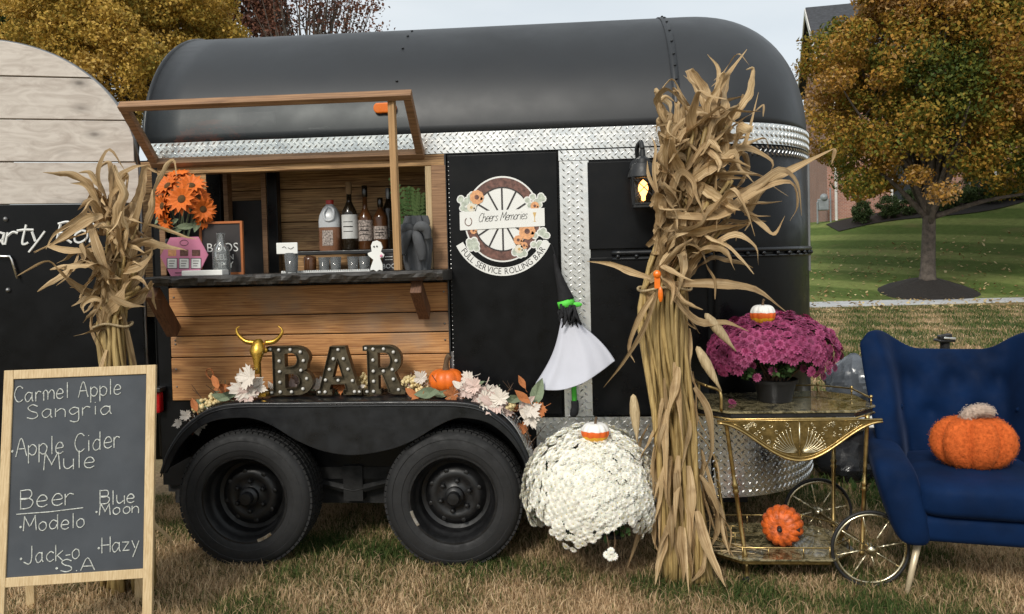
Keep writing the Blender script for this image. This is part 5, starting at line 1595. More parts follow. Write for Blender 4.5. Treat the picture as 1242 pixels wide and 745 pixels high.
# ------------------------------------------------------------------ pumpkins
def pumpkin_mesh(r, h, ribs, depth, dim=.25, nu=96, nv=32, wob=0.0, seed=0):
    rr = random.Random(seed); ph = [rr.uniform(-.06, .06) for _ in range(64)]
    mb = MB(); rows = []
    for j in range(nv + 1):
        v = -PI / 2 + PI * j / nv
        row = []
        for i in range(nu):
            a = 2 * PI * i / nu
            rib = 1 - depth * (1 - abs(math.sin(a * ribs / 2 + ph[int(a * 9) % 64] * wob)) ** .7)
            cr = math.cos(v) ** .8 if math.cos(v) > 0 else 0
            rad = r * cr * rib
            z = h / 2 * math.sin(v)
            if v > .5: z -= dim * h / 2 * ((v - .5) / (PI / 2 - .5)) ** 2
            if v < -.8: z += dim * .5 * h / 2 * ((-v - .8) / (PI / 2 - .8)) ** 2
            row.append(Vector((rad * math.cos(a), rad * math.sin(a), z)))
        rows.append(row)
    P = [[rows[j][i] for j in range(nv + 1)] for i in range(nu)]
    mb.grid(P, closed_u=True)
    return mb
def pumpkin(name, loc, r, h, mat, label, ribs=10, depth=.12, stem=('stem_brown', .045), cat='pumpkin', rot=None, group=None, seed=0, nu=96):
    root = thing(name, loc, label, cat, group, local=True)
    if rot: root.rotation_euler = rot
    b_ = pumpkin_mesh(r, h, ribs, depth, seed=seed, nu=nu).build('shell', mat, root, smooth=True)
    mb = MB(); L = stem[1]; z = h / 2 * .72
    mb.tube(catmull([(0, 0, z - .01), (.002, 0, z + L * .4), (L * .12, .0, z + L * .8), (L * .3, 0, z + L)], 4), [L * .30, L * .26, L * .22, L * .2, L * .18, L * .17, L * .17, L * .17, L * .18, L * .19, L * .2, L * .2, L * .2][:13], 7)
    mb.build('stem', stem[0], root, smooth=True)
    return root
p = at(541, 463, -.17)
pumpkin('pumpkin', (p.x, -.17, ZT + .062), .084, .125, 'pumpkin_orange', 'smooth orange pumpkin on the fender to the right of the letter R', 9, .09, ('stem_brown', .075))
# painted candy-corn pumpkins on the two mums are placed with the flowers

# ------------------------------------------------------------------ autumn garland along the fender
gar = thing('autumn_garland', (at(430, 488, -.1).x, -.1, ZT), 'garland of blush maple leaves, cream berries and twigs laid along the fender', 'garland')
def leaf_shape(kind):
    if kind == 'maple':
        pts = [(0, -.5), (.1, -.4), (.34, -.48), (.30, -.36), (.44, -.30), (.34, -.2), (.60, -.08), (.52, .02), (.64, .16), (.46, .18), (.46, .34), (.32, .28), (.22, .24), (.25, .44), (.17, .44), (.15, .58), (.07, .58), (0, .78)]
    elif kind == 'oak':
        pts = [(0, -.6), (.14, -.42), (.28, -.34), (.18, -.18), (.36, -.02), (.22, .12), (.32, .34), (.16, .42), (0, .65)]
    else:
        pts = [(0, -.65), (.16, -.42), (.27, -.1), (.26, .15), (.15, .45), (0, .7)]
    full = pts + [(-x, y) for x, y in pts[-2:0:-1]]
    mb = MB(); c = Vector((0, 0, .0))
    V = [Vector((0, -.1, -.04))] + [Vector((x, y, .34 * abs(x) + .22 * (y * y) - .30 * x * x + .05 * math.sin(9 * x + 7 * y))) for x, y in full]
    n = len(full)
    mb.add(V, [(0, 1 + i, 1 + (i + 1) % n) for i in range(n)])
    mb.tube([(0, -.55, .05), (0, -.8, .0), (.03, -.95, -.02)], .02, 4)
    return mb
LEAFM = {}
def garland_leaf(kind, mat, p, nrm, size, spin, name='leaf'):
    key = (kind, mat)
    T_ = dir_matrix(p, nrm, spin, size)
    if key not in LEAFM:
        o = leaf_shape(kind).build(name, mat, gar, smooth=False); o.matrix_basis = T_; LEAFM[key] = o.data
    else: put(name, LEAFM[key], gar, T_)
rg = random.Random(12)
def berry_cluster(px, py, Y, n, spread, r=.0092):
    c = at(px, py, Y); mb = MB()
    for i in range(n):
        a = rg.gauss(0, 1), rg.gauss(0, .6), rg.gauss(0, .55)
        p = c + Vector((a[0] * spread, a[1] * spread, a[2] * spread))
        p.z = max(p.z, ftop(p.x) + r)
        mb.ball(p, r * rg.uniform(.7, 1.25), 5)
    for i in range(6):
        mb.tube([c + Vector((rg.uniform(-1, 1) * spread, 0, -.01)), c + Vector((rg.uniform(-1, 1) * spread * 1.6, rg.uniform(-.02, .02), rg.uniform(-.02, .03)))], .002, 4)
    mb.build('berry_cluster', 'berry', gar, smooth=True)
TX = [(p.x, p.z) for p in T3]
def ftop(x):
    return float(np.interp(x, [a for a, _ in TX], [b_ for _, b_ in TX])) + .016
big = [  # px, py, kind, material, size px, spin
 (297, 470, 'maple', 'leaf_cream', 42, .3), (301, 458, 'maple', 'leaf_cream', 34, 1.6), (300, 482, 'maple', 'leaf_blush', 30, 3.4), (312, 470, 'maple', 'leaf_cream', 26, 4.4),
 (574, 468, 'maple', 'leaf_blush', 24, .8), (567, 460, 'maple', 'leaf_cream', 24, 2.0), (566, 474, 'maple', 'leaf_blush', 22, 5.0), (582, 487, 'maple', 'leaf_blush', 34, 2.6), (598, 490, 'maple', 'leaf_blush', 34, 1.1), (590, 497, 'maple', 'leaf_cream', 30, 4.0), (606, 482, 'maple', 'leaf_cream', 26, .2), (548, 484, 'maple', 'leaf_rust', 22, 1.2), (556, 480, 'maple', 'leaf_blush', 22, 2.2),
 (612, 503, 'maple', 'leaf_blush', 26, 3.1), (637, 500, 'oval', 'leaf_cream', 30, .4), (644, 498, 'maple', 'leaf_cream', 26, 5.2), (651, 478, 'oval', 'leaf_sage', 38, 5.9), (654, 497, 'maple', 'leaf_rust', 22, 2.0), (645, 508, 'maple', 'leaf_cream', 24, 3.6), (633, 464, 'oval', 'leaf_rust', 18, .4), (634, 482, 'oval', 'leaf_rust', 24, .8), (640, 488, 'oval', 'leaf_blush', 22, 5.4), (622, 484, 'oval', 'leaf_sage', 24, 1.5),
 (500, 484, 'oval', 'leaf_rust', 22, 1.0), (519, 485, 'oval', 'leaf_sage', 32, 1.7), (532, 486, 'oval', 'leaf_sage', 26, 1.2), (508, 482, 'oval', 'leaf_rust', 20, 2.2), (276, 484, 'oval', 'leaf_sage', 26, 1.6), (268, 482, 'oval', 'leaf_sage', 22, 1.2), (236, 492, 'oval', 'leaf_rust', 20, .4), (262, 464, 'oval', 'leaf_rust', 22, .7), (269, 470, 'oval', 'leaf_rust', 22, 1.8),
 (352, 470, 'maple', 'leaf_blush', 22, 1.0), (362, 462, 'maple', 'leaf_blush', 22, 1.9), (388, 466, 'maple', 'leaf_cream', 24, .9), (436, 478, 'oval', 'leaf_rust', 22, 2.0), (455, 478, 'maple', 'leaf_blush', 20, 1.5), (510, 458, 'maple', 'leaf_cream', 20, .7), (225, 504, 'maple', 'leaf_cream', 16, .7), (216, 514, 'maple', 'leaf_cream', 14, 2.0), (340, 482, 'oval', 'leaf_sage', 22, 1.3), (412, 476, 'oval', 'leaf_sage', 22, 1.2),
 (486, 468, 'maple', 'leaf_blush', 20, 4.0), (556, 468, 'oval', 'leaf_cream', 20, .9), (246, 490, 'oval', 'leaf_sage', 20, 1.0)]
for i, (px, py, kd, mt, sz, spn) in enumerate(big):
    Y = rg.uniform(-.27, -.20) if not (330 < px < 495) else rg.uniform(-.10, -.05)
    p = at(px, py, Y); p.z = max(p.z, ftop(p.x) + sz * .0008)
    if p.x > X0(608, Y): p.z = max(p.z, at(px, py, Y).z)
    garland_leaf(kd, mt, p, (rg.uniform(-.45, .45), -1, rg.uniform(.0, .7)), sz / 255.0 * .78, spn)
for a in range(46):                                   # filler leaves tucked in behind
    px = rg.choice([rg.uniform(225, 325), rg.uniform(330, 500), rg.uniform(495, 660), rg.uniform(500, 660)])
    Y = rg.uniform(-.17, -.04); x = at(px, 485, Y).x
    p = Vector((x, Y, ftop(x) + rg.uniform(.01, .05)))
    garland_leaf(rg.choice(['maple', 'oak', 'oval']), rg.choice(['leaf_blush', 'leaf_rust', 'leaf_sage', 'leaf_cream', 'leaf_sage']), p, (rg.uniform(-.6, .6), -1, rg.uniform(.1, 1)), rg.uniform(.05, .085), rg.uniform(0, 6.28))
for px, py, Y, n, s_ in ((252, 490, -.22, 46, .026), (262, 486, -.22, 36, .022), (243, 496, -.23, 24, .018), (440, 462, -.08, 44, .024), (505, 466, -.17, 60, .026), (512, 474, -.19, 40, .024), (497, 460, -.16, 30, .018), (620, 494, -.24, 18, .014), (440, 474, -.09, 24, .018)): berry_cluster(px, py, Y, n, s_)
for a in range(34):
    px = rg.choice([rg.uniform(232, 320), rg.uniform(495, 560), rg.uniform(600, 655), rg.uniform(600, 655)])
    Y = rg.uniform(-.2, -.08); x = at(px, 485, Y).x; s = Vector((x, Y, ftop(x) - .0))
    e2 = s + Vector((rg.uniform(-.10, .10), rg.uniform(-.08, .03), rg.uniform(.04, .13)))
    mb = MB(); mb.tube(catmull([s, (s + e2) / 2 + Vector((rg.uniform(-.02, .02), 0, .01)), e2], 4), [.0028, .0026, .0024, .0022, .002, .0018, .0016, .0014, .0012], 5)
    for q in range(2): m_ = s + (e2 - s) * rg.uniform(.4, .8); mb.tube([m_, m_ + Vector((rg.uniform(-.03, .03), rg.uniform(-.02, .02), rg.uniform(.01, .04)))], [.0016, .001], 4)
    mb.build('twig', 'twig', gar)
mb = MB(); P = [Vector((x, -.09, ftop(x) + .008 + .006 * math.sin(i * 1.3))) for i, x in enumerate(np.linspace(at(226, 500, -.09).x, at(648, 500, -.09).x, 60))]
mb.tube(P, .007, 6); mb.build('vine', 'twig', gar, smooth=True)
# curled dry stalk standing at the left
mb = MB(); mb.tube(catmull([at(268, 476, -.15), at(262, 464, -.15), at(253, 458, -.16), at(250, 450, -.16), at(256, 448, -.16), at(261, 460, -.15)], 5), .004, 6); mb.build('curled_stem', 'leaf_rust', gar, smooth=True)

# ------------------------------------------------------------------ hanging witch
YW = -.10
def w_(px, py, dy=0): return at(px, py, YW + dy)
top_ = w_(669, 296)
root = thing('witch_decoration', (w_(695, 500).x, YW, w_(695, 500).z), 'hanging witch figure with black hat, lime band and white cloth blowing sideways', 'decoration')
mb = MB(); mb.tube([Vector((top_.x, -.022, top_.z)), top_, w_(676, 318)], .0025, 6); mb.build('string', 'cloth_black', root)
mb = MB()
hx = [w_(672, 308), w_(676, 328), w_(682, 348), w_(687, 364)]
P = catmull(hx, 6); n = len(P)
mb.tube(P, [.004 + .036 * (i / (n - 1)) ** 1.2 for i in range(n)], 14); mb.build('hat', 'cloth_black', root, smooth=True)
mb = MB(); mb.tube([w_(685.5, 364), w_(688, 372)], [.041, .043], 16); hb_ = mb.build('hat_band', 'lime', root, smooth=True)
mb = MB()
for q in ((.050, -.010),): mb.ball(w_(687, 367) + Vector((q[0], -.02, q[1])), .02, 6, sc=(1.3, .4, .6))
mb.build('ribbon', 'lime', root)
mb = MB(); rr = random.Random(4)
for i in range(46):
    s = w_(688 + rr.uniform(-9, 10), 371 + rr.uniform(-2, 6), rr.uniform(-.05, .03)); e2 = s + Vector((rr.uniform(-.04, .04), rr.uniform(-.03, .02), -rr.uniform(.05, .095)))
    mb.tube([s, (s + e2) / 2 + Vector((rr.uniform(-.015, .015), -.01, 0)), e2], [.007, .008, .003], 5)
mb.ball(w_(688, 378), .042, 8, sc=(1, .8, .8)); mb.build('hair', 'cloth_black', root, smooth=True)
# cloth: cone of fabric swept to the right
mb = MB(); rows = []
hemL, hemR = (649, 466), (746, 437)
N = 48
for j in range(15):
    v = j / 14
    row = []
    for i in range(N + 1):
        a = 2 * PI * i / N
        u = .5 - .5 * math.cos(a)
        top2 = w_(681 + 17 * u, 386 + 3 * u)
        hemy = hemL[1] + (hemR[1] - hemL[1]) * u + 20 * math.sin(PI * u ** .8) * (.72 if math.sin(a) < 0 else .5)
        hem = w_(hemL[0] + (hemR[0] - hemL[0]) * u, hemy)
        bulge = 4.5 * math.sin(PI * v) * (1 - 2 * u) * (-1)
        p = top2 + (hem - top2) * (v ** .93)
        p.x += -.028 * math.sin(PI * v) * (1 - u) * -1 * .9 + .02 * math.sin(PI * v) * u
        dep = (.018 + .075 * v) * math.sin(a) * -1
        fold = .010 * v * math.sin(5 * a + 1.5) + .005 * v * math.sin(11 * a)
        p.y += -dep * 1.0 + fold
        row.append(p)
    rows.append(row)
mb.grid(rows); mb.build('cloth', 'cloth_white', root, smooth=True, solid=.002, subd=1)
mb = MB(); mb.tube([w_(694, 448), w_(696, 470), w_(697, 490)], .013, 8); mb.build('stocking', 'lime', root, smooth=True)
mb = MB(); mb.tube(catmull([w_(697, 486), w_(697.5, 494), w_(696, 501), w_(692, 504)], 4), [.017, .018, .018, .018, .018, .019, .020, .021, .021, .020, .018, .013, .006], 8); mb.build('boot', 'cloth_black', root, smooth=True)

# ------------------------------------------------------------------ chrysanthemums
def bloom_mesh(layers, r, cup, heart_r):
    """petals in rings: each petal two triangles, lifted tips; heart in the middle"""
    mb = MB()
    for li, (n, r0, r1, z0, z1, w) in enumerate(layers):
        for i in range(n):
            a = 2 * PI * (i + .5 * (li % 2)) / n; ca, sa = math.cos(a), math.sin(a)
            b_ = w * r
            V = [Vector((ca * r0 * r, sa * r0 * r, z0 * r)), Vector((ca * r1 * r * .72 - sa * b_, sa * r1 * r * .72 + ca * b_, (z0 + (z1 - z0) * .55) * r)), Vector((ca * r1 * r, sa * r1 * r, z1 * r)), Vector((ca * r1 * r * .72 + sa * b_, sa * r1 * r * .72 - ca * b_, (z0 + (z1 - z0) * .55) * r))]
            mb.add(V, [(0, 1, 2), (0, 2, 3)], 0 if li < len(layers) - 1 else (1 if len(layers) > 2 else 0))
    mb.ball((0, 0, layers[0][3] * r * .5 + .12 * r), heart_r * r, 4, 2, sc=(1, 1, .5))
    return mb
def mum(label, pot_c, pot_r, pot_h, dome_c, rx, ry, rz_, bloom_r, mats, count, seed, bottom=-.25, gaps=0.0, fol_n=2600, extra=(), nobloom=None, group='potted chrysanthemums'):
    rr = random.Random(seed); r = np.random.default_rng(seed)
    root = thing('chrysanthemum', pot_c, label, 'flowers', group)
    px_, py_, pz = pot_c
    mb = MB(); mb.lathe([(pot_r * .74, pz), (pot_r * .97, pz + pot_h * .82), (pot_r * 1.06, pz + pot_h * .83), (pot_r * 1.08, pz + pot_h * .98), (pot_r * 1.0, pz + pot_h), (pot_r * .95, pz + pot_h * .9), (.001, pz + pot_h * .88)], 36, T=Matrix.Translation((px_, py_, 0)))
    mb.build('pot', 'black_plastic', root, smooth='auto')
    c = Vector(dome_c)
    # foliage
    P = []
    while len(P) < 130:
        d = r.normal(0, 1, 3); d /= np.linalg.norm(d); q = r.uniform(.3, .86)
        if d[2] < bottom - .25: continue
        P.append((c.x + d[0] * rx * q, c.y + d[1] * ry * q, c.z + d[2] * rz_ * q))
    P = np.array(P)
    V, F, T_ = leaf_cloud(P, np.full(len(P), rx * .16), fol_n // 130, .016, r, tint_c=np.full(len(P), .35))
    big_mesh('foliage', V, F, 'leaf_green', root, T_)
    mb = MB()
    for i in range(26):
        q = P[int(r.integers(len(P)))]; mb.tube([(px_ + rr.uniform(-.4, .4) * pot_r, py_ + rr.uniform(-.4, .4) * pot_r, pz + pot_h * .8), tuple(q)], [.004, .002], 4)
    mb.build('stem', 'twig', root)
    kinds = [bloom_mesh([(11, .12, 1.0, .05, .05, .21), (9, .10, .82, .12, .32, .19), (7, .05, .55, .2, .48, .17)], 1, 0, .22), bloom_mesh([(12, .12, 1.0, .0, -.12, .2), (10, .10, .8, .10, .20, .18), (7, .05, .5, .2, .42, .16)], 1, 0, .24), bloom_mesh([(10, .12, 1.0, .1, .25, .22), (8, .10, .75, .2, .5, .2), (6, .05, .45, .3, .6, .18)], 1, 0, .2)]
    meshes = []
    items = []
    gold = PI * (3 - math.sqrt(5)); k = 0; tries = 0
    N = int(count / (1 - (bottom + 1) / 2) * 1.0)
    for i in range(N):
        z = 1 - 2 * (i + .5) / N
        if z < bottom - .25: break
        a = gold * i; s = math.sqrt(max(0, 1 - z * z))
        if z < bottom + .20 * math.sin(4 * a + seed): continue
        d = Vector((s * math.cos(a), s * math.sin(a), z))
        th_ = math.atan2(d.y, d.x); wob = 1 + .045 * math.sin(3 * th_ + seed) * s + .04 * math.sin(7 * th_ + 5 * z + seed) + rr.uniform(-.04, .035)
        p = c + Vector((d.x * rx * wob, d.y * ry * wob, d.z * rz_ * wob))
        if nobloom and nobloom(p, d, rr): continue
        nrm = Vector((d.x / rx, d.y / ry, d.z / rz_)).normalized() + Vector((rr.uniform(-.3, .3), rr.uniform(-.3, .3), rr.uniform(-.1, .35)))
        items.append((p, nrm.normalized(), bloom_r * rr.uniform(.8, 1.2)))
    for p, nrm in extra: items.append((Vector(p), Vector(nrm).normalized(), bloom_r * .85))
    items.sort(key=lambda t: (t[0] - CAM_LOC).length - (.3 if t[1].dot(CAM_LOC - t[0]) > 0 else 0))
    rest = MB()
    for i, (p, nrm, sz) in enumerate(items):
        T4 = dir_matrix(p, nrm, rr.uniform(0, 6), sz); kd = rr.randrange(3)
        if i < 300:
            if len(meshes) < 3:
                o = kinds[len(meshes)].build('bloom', mats, root); o.matrix_basis = T4; meshes.append(o.data)
            else: put('bloom', meshes[kd], root, T4)
        else:
            o0 = len(rest.v); kk = kinds[kd]
            rest.v.extend([tuple(T4 @ Vector(v)) for v in kk.v]); rest.f.extend([tuple(j + o0 for j in f) for f in kk.f]); rest.mi.extend(kk.mi)
    if rest.v: rest.build('bloom_mass', mats, root, kind='stuff')
    return root
# white mum beside the wheel, its pot on the fold-down step
mc = at(717, 583, -.42)
step_z = .20
mb = MB(); mb.box(mc.x - .13, mc.x + .13, -.38, -.02, step_z - .022, step_z - .002)
for s in (-1, 1): mb.box(mc.x + s * .12 - .015, mc.x + s * .12 + .015, -.05, .3, step_z - .031, ZF - .06)
mb.build('fold_down_step', 'chassis', trailer, bevel=.004)
wt = at(718, 521, -.42).z; wb = at(718, 650, -.42).z
def no_w(p, d, rr):
    return d.z < -.22 and (rr.random() < .25)
ex = [(at(740, 676, -.66) + Vector((0, 0, 0)), (0, -1, .4)), (at(736, 673, -.66), (-.3, -1, .3)), (at(745, 675, -.66), (.3, -1, .3)), (at(741, 668, -.66), (0, -.6, .8)), (at(704, 641, -.62), (-.2, -1, .2)), (at(642, 617, -.5), (-1, -.6, .2))]
wm = mum('white chrysanthemum in full bloom between the rear wheel and the corn shock', (mc.x, -.27, step_z), .125, .19, (mc.x, -.40, wb + (wt - wb) * .40), .29, .27, (wt - wb) * .60, .0208, ['mum_white', 'mum_white', 'mum_heart'], 1250, 6, -.42, extra=ex, nobloom=no_w)
mb = MB()
mb.tube(catmull([at(733, 640, -.6), at(737, 655, -.64), at(739, 672, -.655)], 4), .0025, 5); mb.tube(catmull([at(744, 640, -.6), at(746, 658, -.64), at(742, 672, -.655)], 4), .0022, 5); mb.build('drooping_stem', 'stem_brown', wm)
pt0 = at(722, 529, -.46)
pumpkin('painted_pumpkin', (pt0.x, -.50, pt0.z + .028), .062, .092, 'candy', 'small pumpkin painted white, orange and yellow on the white chrysanthemum', 11, .10, ('stem_brown', .03), group='candy corn painted pumpkins', nu=66)

# ------------------------------------------------------------------ bar cart
cf = on_ground(1056, 712); cf.z = 0                        # front wheel contact
cfl = on_ground(907, 711); cfl.z = 0                       # front left foot
cx_ = (cf - cfl).normalized(); cy_ = Vector((-cx_.y, cx_.x, 0))
CL = (cf - cfl).length
CD = .46
def cp(a, b_, z): return cfl + cx_ * a + cy_ * b_ + Vector((0, 0, z))
cart = thing('bar_cart', cfl + cx_ * CL / 2 + cy_ * CD / 2, 'brass and dark glass bar cart with spoked wheels beside the armchair', 'bar cart')
ZT_ = at(980, 497, cfl.y).z                                # height of the top
ZL_ = .125                                                 # lower shelf
def octo(a0, a1, b0, b1, ch, z): return [cp(a0 + ch, b0, z), cp(a1 - ch, b0, z), cp(a1, b0 + ch, z), cp(a1, b1 - ch, z), cp(a1 - ch, b1, z), cp(a0 + ch, b1, z), cp(a0, b1 - ch, z), cp(a0, b0 + ch, z)]
a0, a1, b0, b1 = -.19, CL + .06, -.03, CD + .03
mb = MB(); mb.prism(octo(a0, a1, b0, b1, .12, ZT_), (0, 0, -.010), (0, 0, 0)); topo_ = mb.build('top', 'marble', cart, bevel=.002)
mb = MB(); mb.prism(octo(a0 + .008, a1 - .008, b0 + .008, b1 - .008, .12, ZT_ - .012), (0, 0, -.018), (0, 0, 0)); mb.build('top_frame', 'black_plastic', cart, bevel=.003)
mb = MB(); P = octo(a0 + .004, a1 - .004, b0 + .004, b1 - .004, .12, ZT_ - .034); mb.tube(P, .005, 8, closed=True); mb.build('top_trim', 'brass', cart, smooth=True)
la0, la1 = -.16, CL - .03
mb = MB(); mb.prism(octo(la0, la1, -.02, CD + .02, .13, ZL_), (0, 0, -.008), (0, 0, 0)); mb.build('lower_shelf', 'marble', cart, bevel=.002)
mb = MB(); mb.prism(octo(la0 + .01, la1 - .01, -.01, CD + .01, .13, ZL_ - .0085), (0, 0, -.018), (0, 0, 0)); mb.build('shelf_frame', 'brass_dark', cart, bevel=.003)
mb = MB(); P = octo(la0 + .02, la1 - .02, .0, CD, .12, ZL_ + .045); mb.tube(P, .0035, 6, closed=True)
for p in P: mb.tube([p - Vector((0, 0, .05)), p + Vector((0, 0, .006))], .003, 6)
for q in (.3, .7):
    for s, e2 in ((0, 1), (4, 5)): p = P[s] + (P[e2] - P[s]) * q; mb.tube([p - Vector((0, 0, .05)), p], .0025, 6)
mb.build('shelf_rail', 'brass', cart, smooth=True)
# turned legs
def turned(a, b_, r=.009):
    a, b_ = Vector(a), Vector(b_); L = (b_ - a).length
    prof = []
    for u, k in ((0, 1.0), (.03, 1.25), (.05, 1), (.4, 1.0), (.47, 1.05), (.485, 1.7), (.5, 1.25), (.515, 1.25), (.53, 1.7), (.545, 1.05), (.62, 1.0), (.97, 1.0), (.98, 1.4), (1.0, 1.2)): prof.append((r * k, u * L))
    mb = MB(); mb.lathe(prof, 14, T=dir_matrix(a, b_ - a)); return mb
for (ta, tb), (ba, bb) in (((-.085, .0), (-.005, .02)), ((-.10, CD), (-.02, CD - .02)), ((CL + .005, .03), (CL - .02, .05)), ((CL - .01, CD - .01), (CL - .03, CD - .04))):
    turned(cp(ta, tb, ZT_ - .03), cp(ba, bb, ZL_ - .002)).build('leg', 'brass', cart, smooth=True)
for (a, b_) in ((.0, .02), (-.015, CD - .02)):
    mb = MB(); mb.lathe([(.006, ZL_ - .02), (.008, ZL_ - .05), (.005, ZL_ - .06), (.011, ZL_ - .085), (.011, .03), (.006, .026)], 12, T=Matrix.Translation((cp(a, b_, 0).x, cp(a, b_, 0).y, 0))); mb.build('foot', 'brass', cart, smooth=True)
    mb = MB(); q = cp(a, b_, .016); mb.lathe([(.003, -.012), (.017, -.011), (.018, 0), (.017, .011), (.003, .012)], 18, T=Matrix.Translation(q) @ Matrix.Rotation(R(90), 4, 'X')); mb.box(q.x - .006, q.x + .006, q.y - .013, q.y + .013, q.z + .012, q.z + .024); mb.build('caster', 'rubber', cart, smooth='auto')
# handle at the left end and gallery at the right
mb = MB()
hl = [at(869, 503, cfl.y + .02), at(869, 480, cfl.y + .02)]
hA = cp(-.105, -.02, ZT_); hB = cp(-.16, CD * .55, ZT_)
mb.tube(catmull([hA, hA + Vector((0, 0, .07)), hA + Vector((-.01, .02, .092)), hA + cx_ * -.055 + cy_ * .05 + Vector((0, 0, .105))], 5), .0065, 10)
mb.tube(catmull([hA + cx_ * -.055 + cy_ * .05 + Vector((0, 0, .105)), hB + cx_ * -.05 + Vector((0, 0, .105))], 2), .006, 8)
mb.tube(catmull([hB, hB + Vector((0, 0, .07)), hB + cx_ * -.01 + Vector((0, 0, .092)), hB + cx_ * -.05 + Vector((0, 0, .105))], 5), .0065, 10)
mb.build('handle', 'brass', cart, smooth=True)
mb = MB()
P = [cp(CL - .22, CD + .015, ZT_ + .03), cp(CL - .08, CD + .015, ZT_ + .03), cp(CL + .045, CD - .10, ZT_ + .03), cp(CL + .045, .10, ZT_ + .03)]
mb.tube(P, .004, 8)
for p in P:
    mb.tube([p - Vector((0, 0, .03)), p], .0035, 6); mb.ball(p + Vector((0, 0, .006)), .008, 7); mb.ball(p - Vector((0, 0, .012)), .006, 6)
mb.build('gallery_rail', 'brass', cart, smooth=True)
# drop leaf, hanging at the front
flap = []
fa0, fa1 = -.125, CL + .045
def fl(a, z, o): return cp(a, -.035 - o, ZT_ - .036 - z)
n = 32; fw_ = fa1 - fa0
def fdepth(u): return .012 + .165 * (0.5 - 0.5 * math.cos(2 * PI * min(1, max(0, u)))) ** .95
poly = [fl(fa0 + fw_ * i / n, .0, .0) for i in range(n + 1)] + [fl(fa0 + fw_ * i / n, fdepth(i / n), .0) for i in range(n, -1, -1)]
mb = MB(); mb.prism(poly, cy_ * .012, cy_ * .0); flp = mb.build('drop_leaf', 'brass_dark', cart)
mb = MB(); mb.tube([fl(fa0 + fw_ * i / n, fdepth(i / n), .002) for i in range(n + 1)], .0055, 8); mb.tube([fl(fa0, .003, .002), fl(fa1, .003, .002)], .0035, 8); mb.tube([fl(fa0 + fw_ * i / n, fdepth(i / n) - .014, .002) for i in range(3, n - 2)], .0018, 6); mb.build('leaf_edge', 'brass', flp, smooth=True)
mb = MB(); mid = (fa0 + fa1) / 2; rr = random.Random(2)
mb.tube([fl(mid, .012, .002), fl(mid, .155, .002)], .003, 6)
for s in (-1, 1):
    for k in range(9):                                   # fan of ribs
        a = R(12 + k * 8.5); L = .13 - .004 * k
        e_a, e_z = mid + s * (.012 + math.sin(a) * L), .148 - math.cos(a) * L * .86
        e_z = min(max(e_z, .014), fdepth((e_a - fa0) / fw_) - .02)
        mb.tube(catmull([fl(mid + s * .008, .142, .001), fl((mid + s * .008 + e_a) / 2 + s * .006, (.142 + e_z) / 2 + .008, .002), fl(e_a, e_z, .001)], 4), .0022, 5)
        mb.ball(fl(e_a, e_z, .001), .0045, 5)
    for k in range(26):                                  # scrolls and leaves
        a = mid + s * rr.uniform(.04, fw_ * .42); dmax = fdepth((a - fa0) / fw_) - .022
        if dmax < .02: continue
        z = rr.uniform(.014, dmax); r_ = rr.uniform(.007, .013); ph = rr.uniform(0, 6)
        mb.tube([fl(a + r_ * (1 - q / 9) * math.cos(ph + q * .75), min(max(z + r_ * (1 - q / 9) * math.sin(ph + q * .75), .010), dmax + .008), .001) for q in range(9)], .0017, 5)
mb.build('relief', 'brass_pale', flp, smooth=True)
# spoked wheels
def cart_wheel(c, r, yaw):
    T = Matrix.Translation(c) @ Matrix.Rotation(yaw, 4, 'Z') @ Matrix.Rotation(R(90), 4, 'X')
    circ = lambda rad: [T @ Vector((rad * math.cos(a), rad * math.sin(a), 0)) for a in np.linspace(0, 2 * PI, 49)[:-1]]
    mb = MB(); mb.tube(circ(r - .007), .0075, 8, closed=True); w = mb.build('wheel', 'rubber', cart, smooth=True)
    mb = MB(); mb.tube(circ(r - .019), .0068, 8, closed=True); mb.build('rim', 'brass_pale', w, smooth=True)
    for i in range(8):
        a = 2 * PI * i / 8 + .2; d = Vector((math.cos(a), math.sin(a), 0)); L = r - .045
        prof = [(.003, .022), (.003, .022 + L * .25), (.0065, .022 + L * .30), (.003, .022 + L * .36), (.0065, .022 + L * .42), (.003, .022 + L * .48), (.0045, .022 + L * .62), (.0055, .022 + L * .72), (.003, .022 + L * .78), (.003, .022 + L + .01)]
        mb = MB(); mb.lathe(prof, 8, T=T @ dir_matrix((0, 0, 0), d)); mb.build('spoke', 'brass_pale', w, smooth=True)
    mb = MB(); mb.lathe([(.001, -.024), (.018, -.022), (.022, -.014), (.022, .014), (.024, .017), (.014, .026), (.007, .03), (.001, .031)], 20, T=T); mb.build('hub', 'brass_pale', w, smooth=True)
WRR = .168
yw = math.atan2(cx_.y, cx_.x)
wc1 = cf + Vector((0, 0, WRR)); wc2 = at(992, 626, cf.y + .52); wc2.z = WRR
wc2.x = at(992, 640, wc2.y).x
cart_wheel(wc1, WRR, yw); cart_wheel(wc2, WRR, yw)
mb = MB(); mb.tube([wc1, wc2], .007, 8); mb.bar(cp(CL - .08, CD * .5, ZL_ - .02), (wc1 + wc2) / 2, .03, .02); mb.build('axle', 'brass_dark', cart)

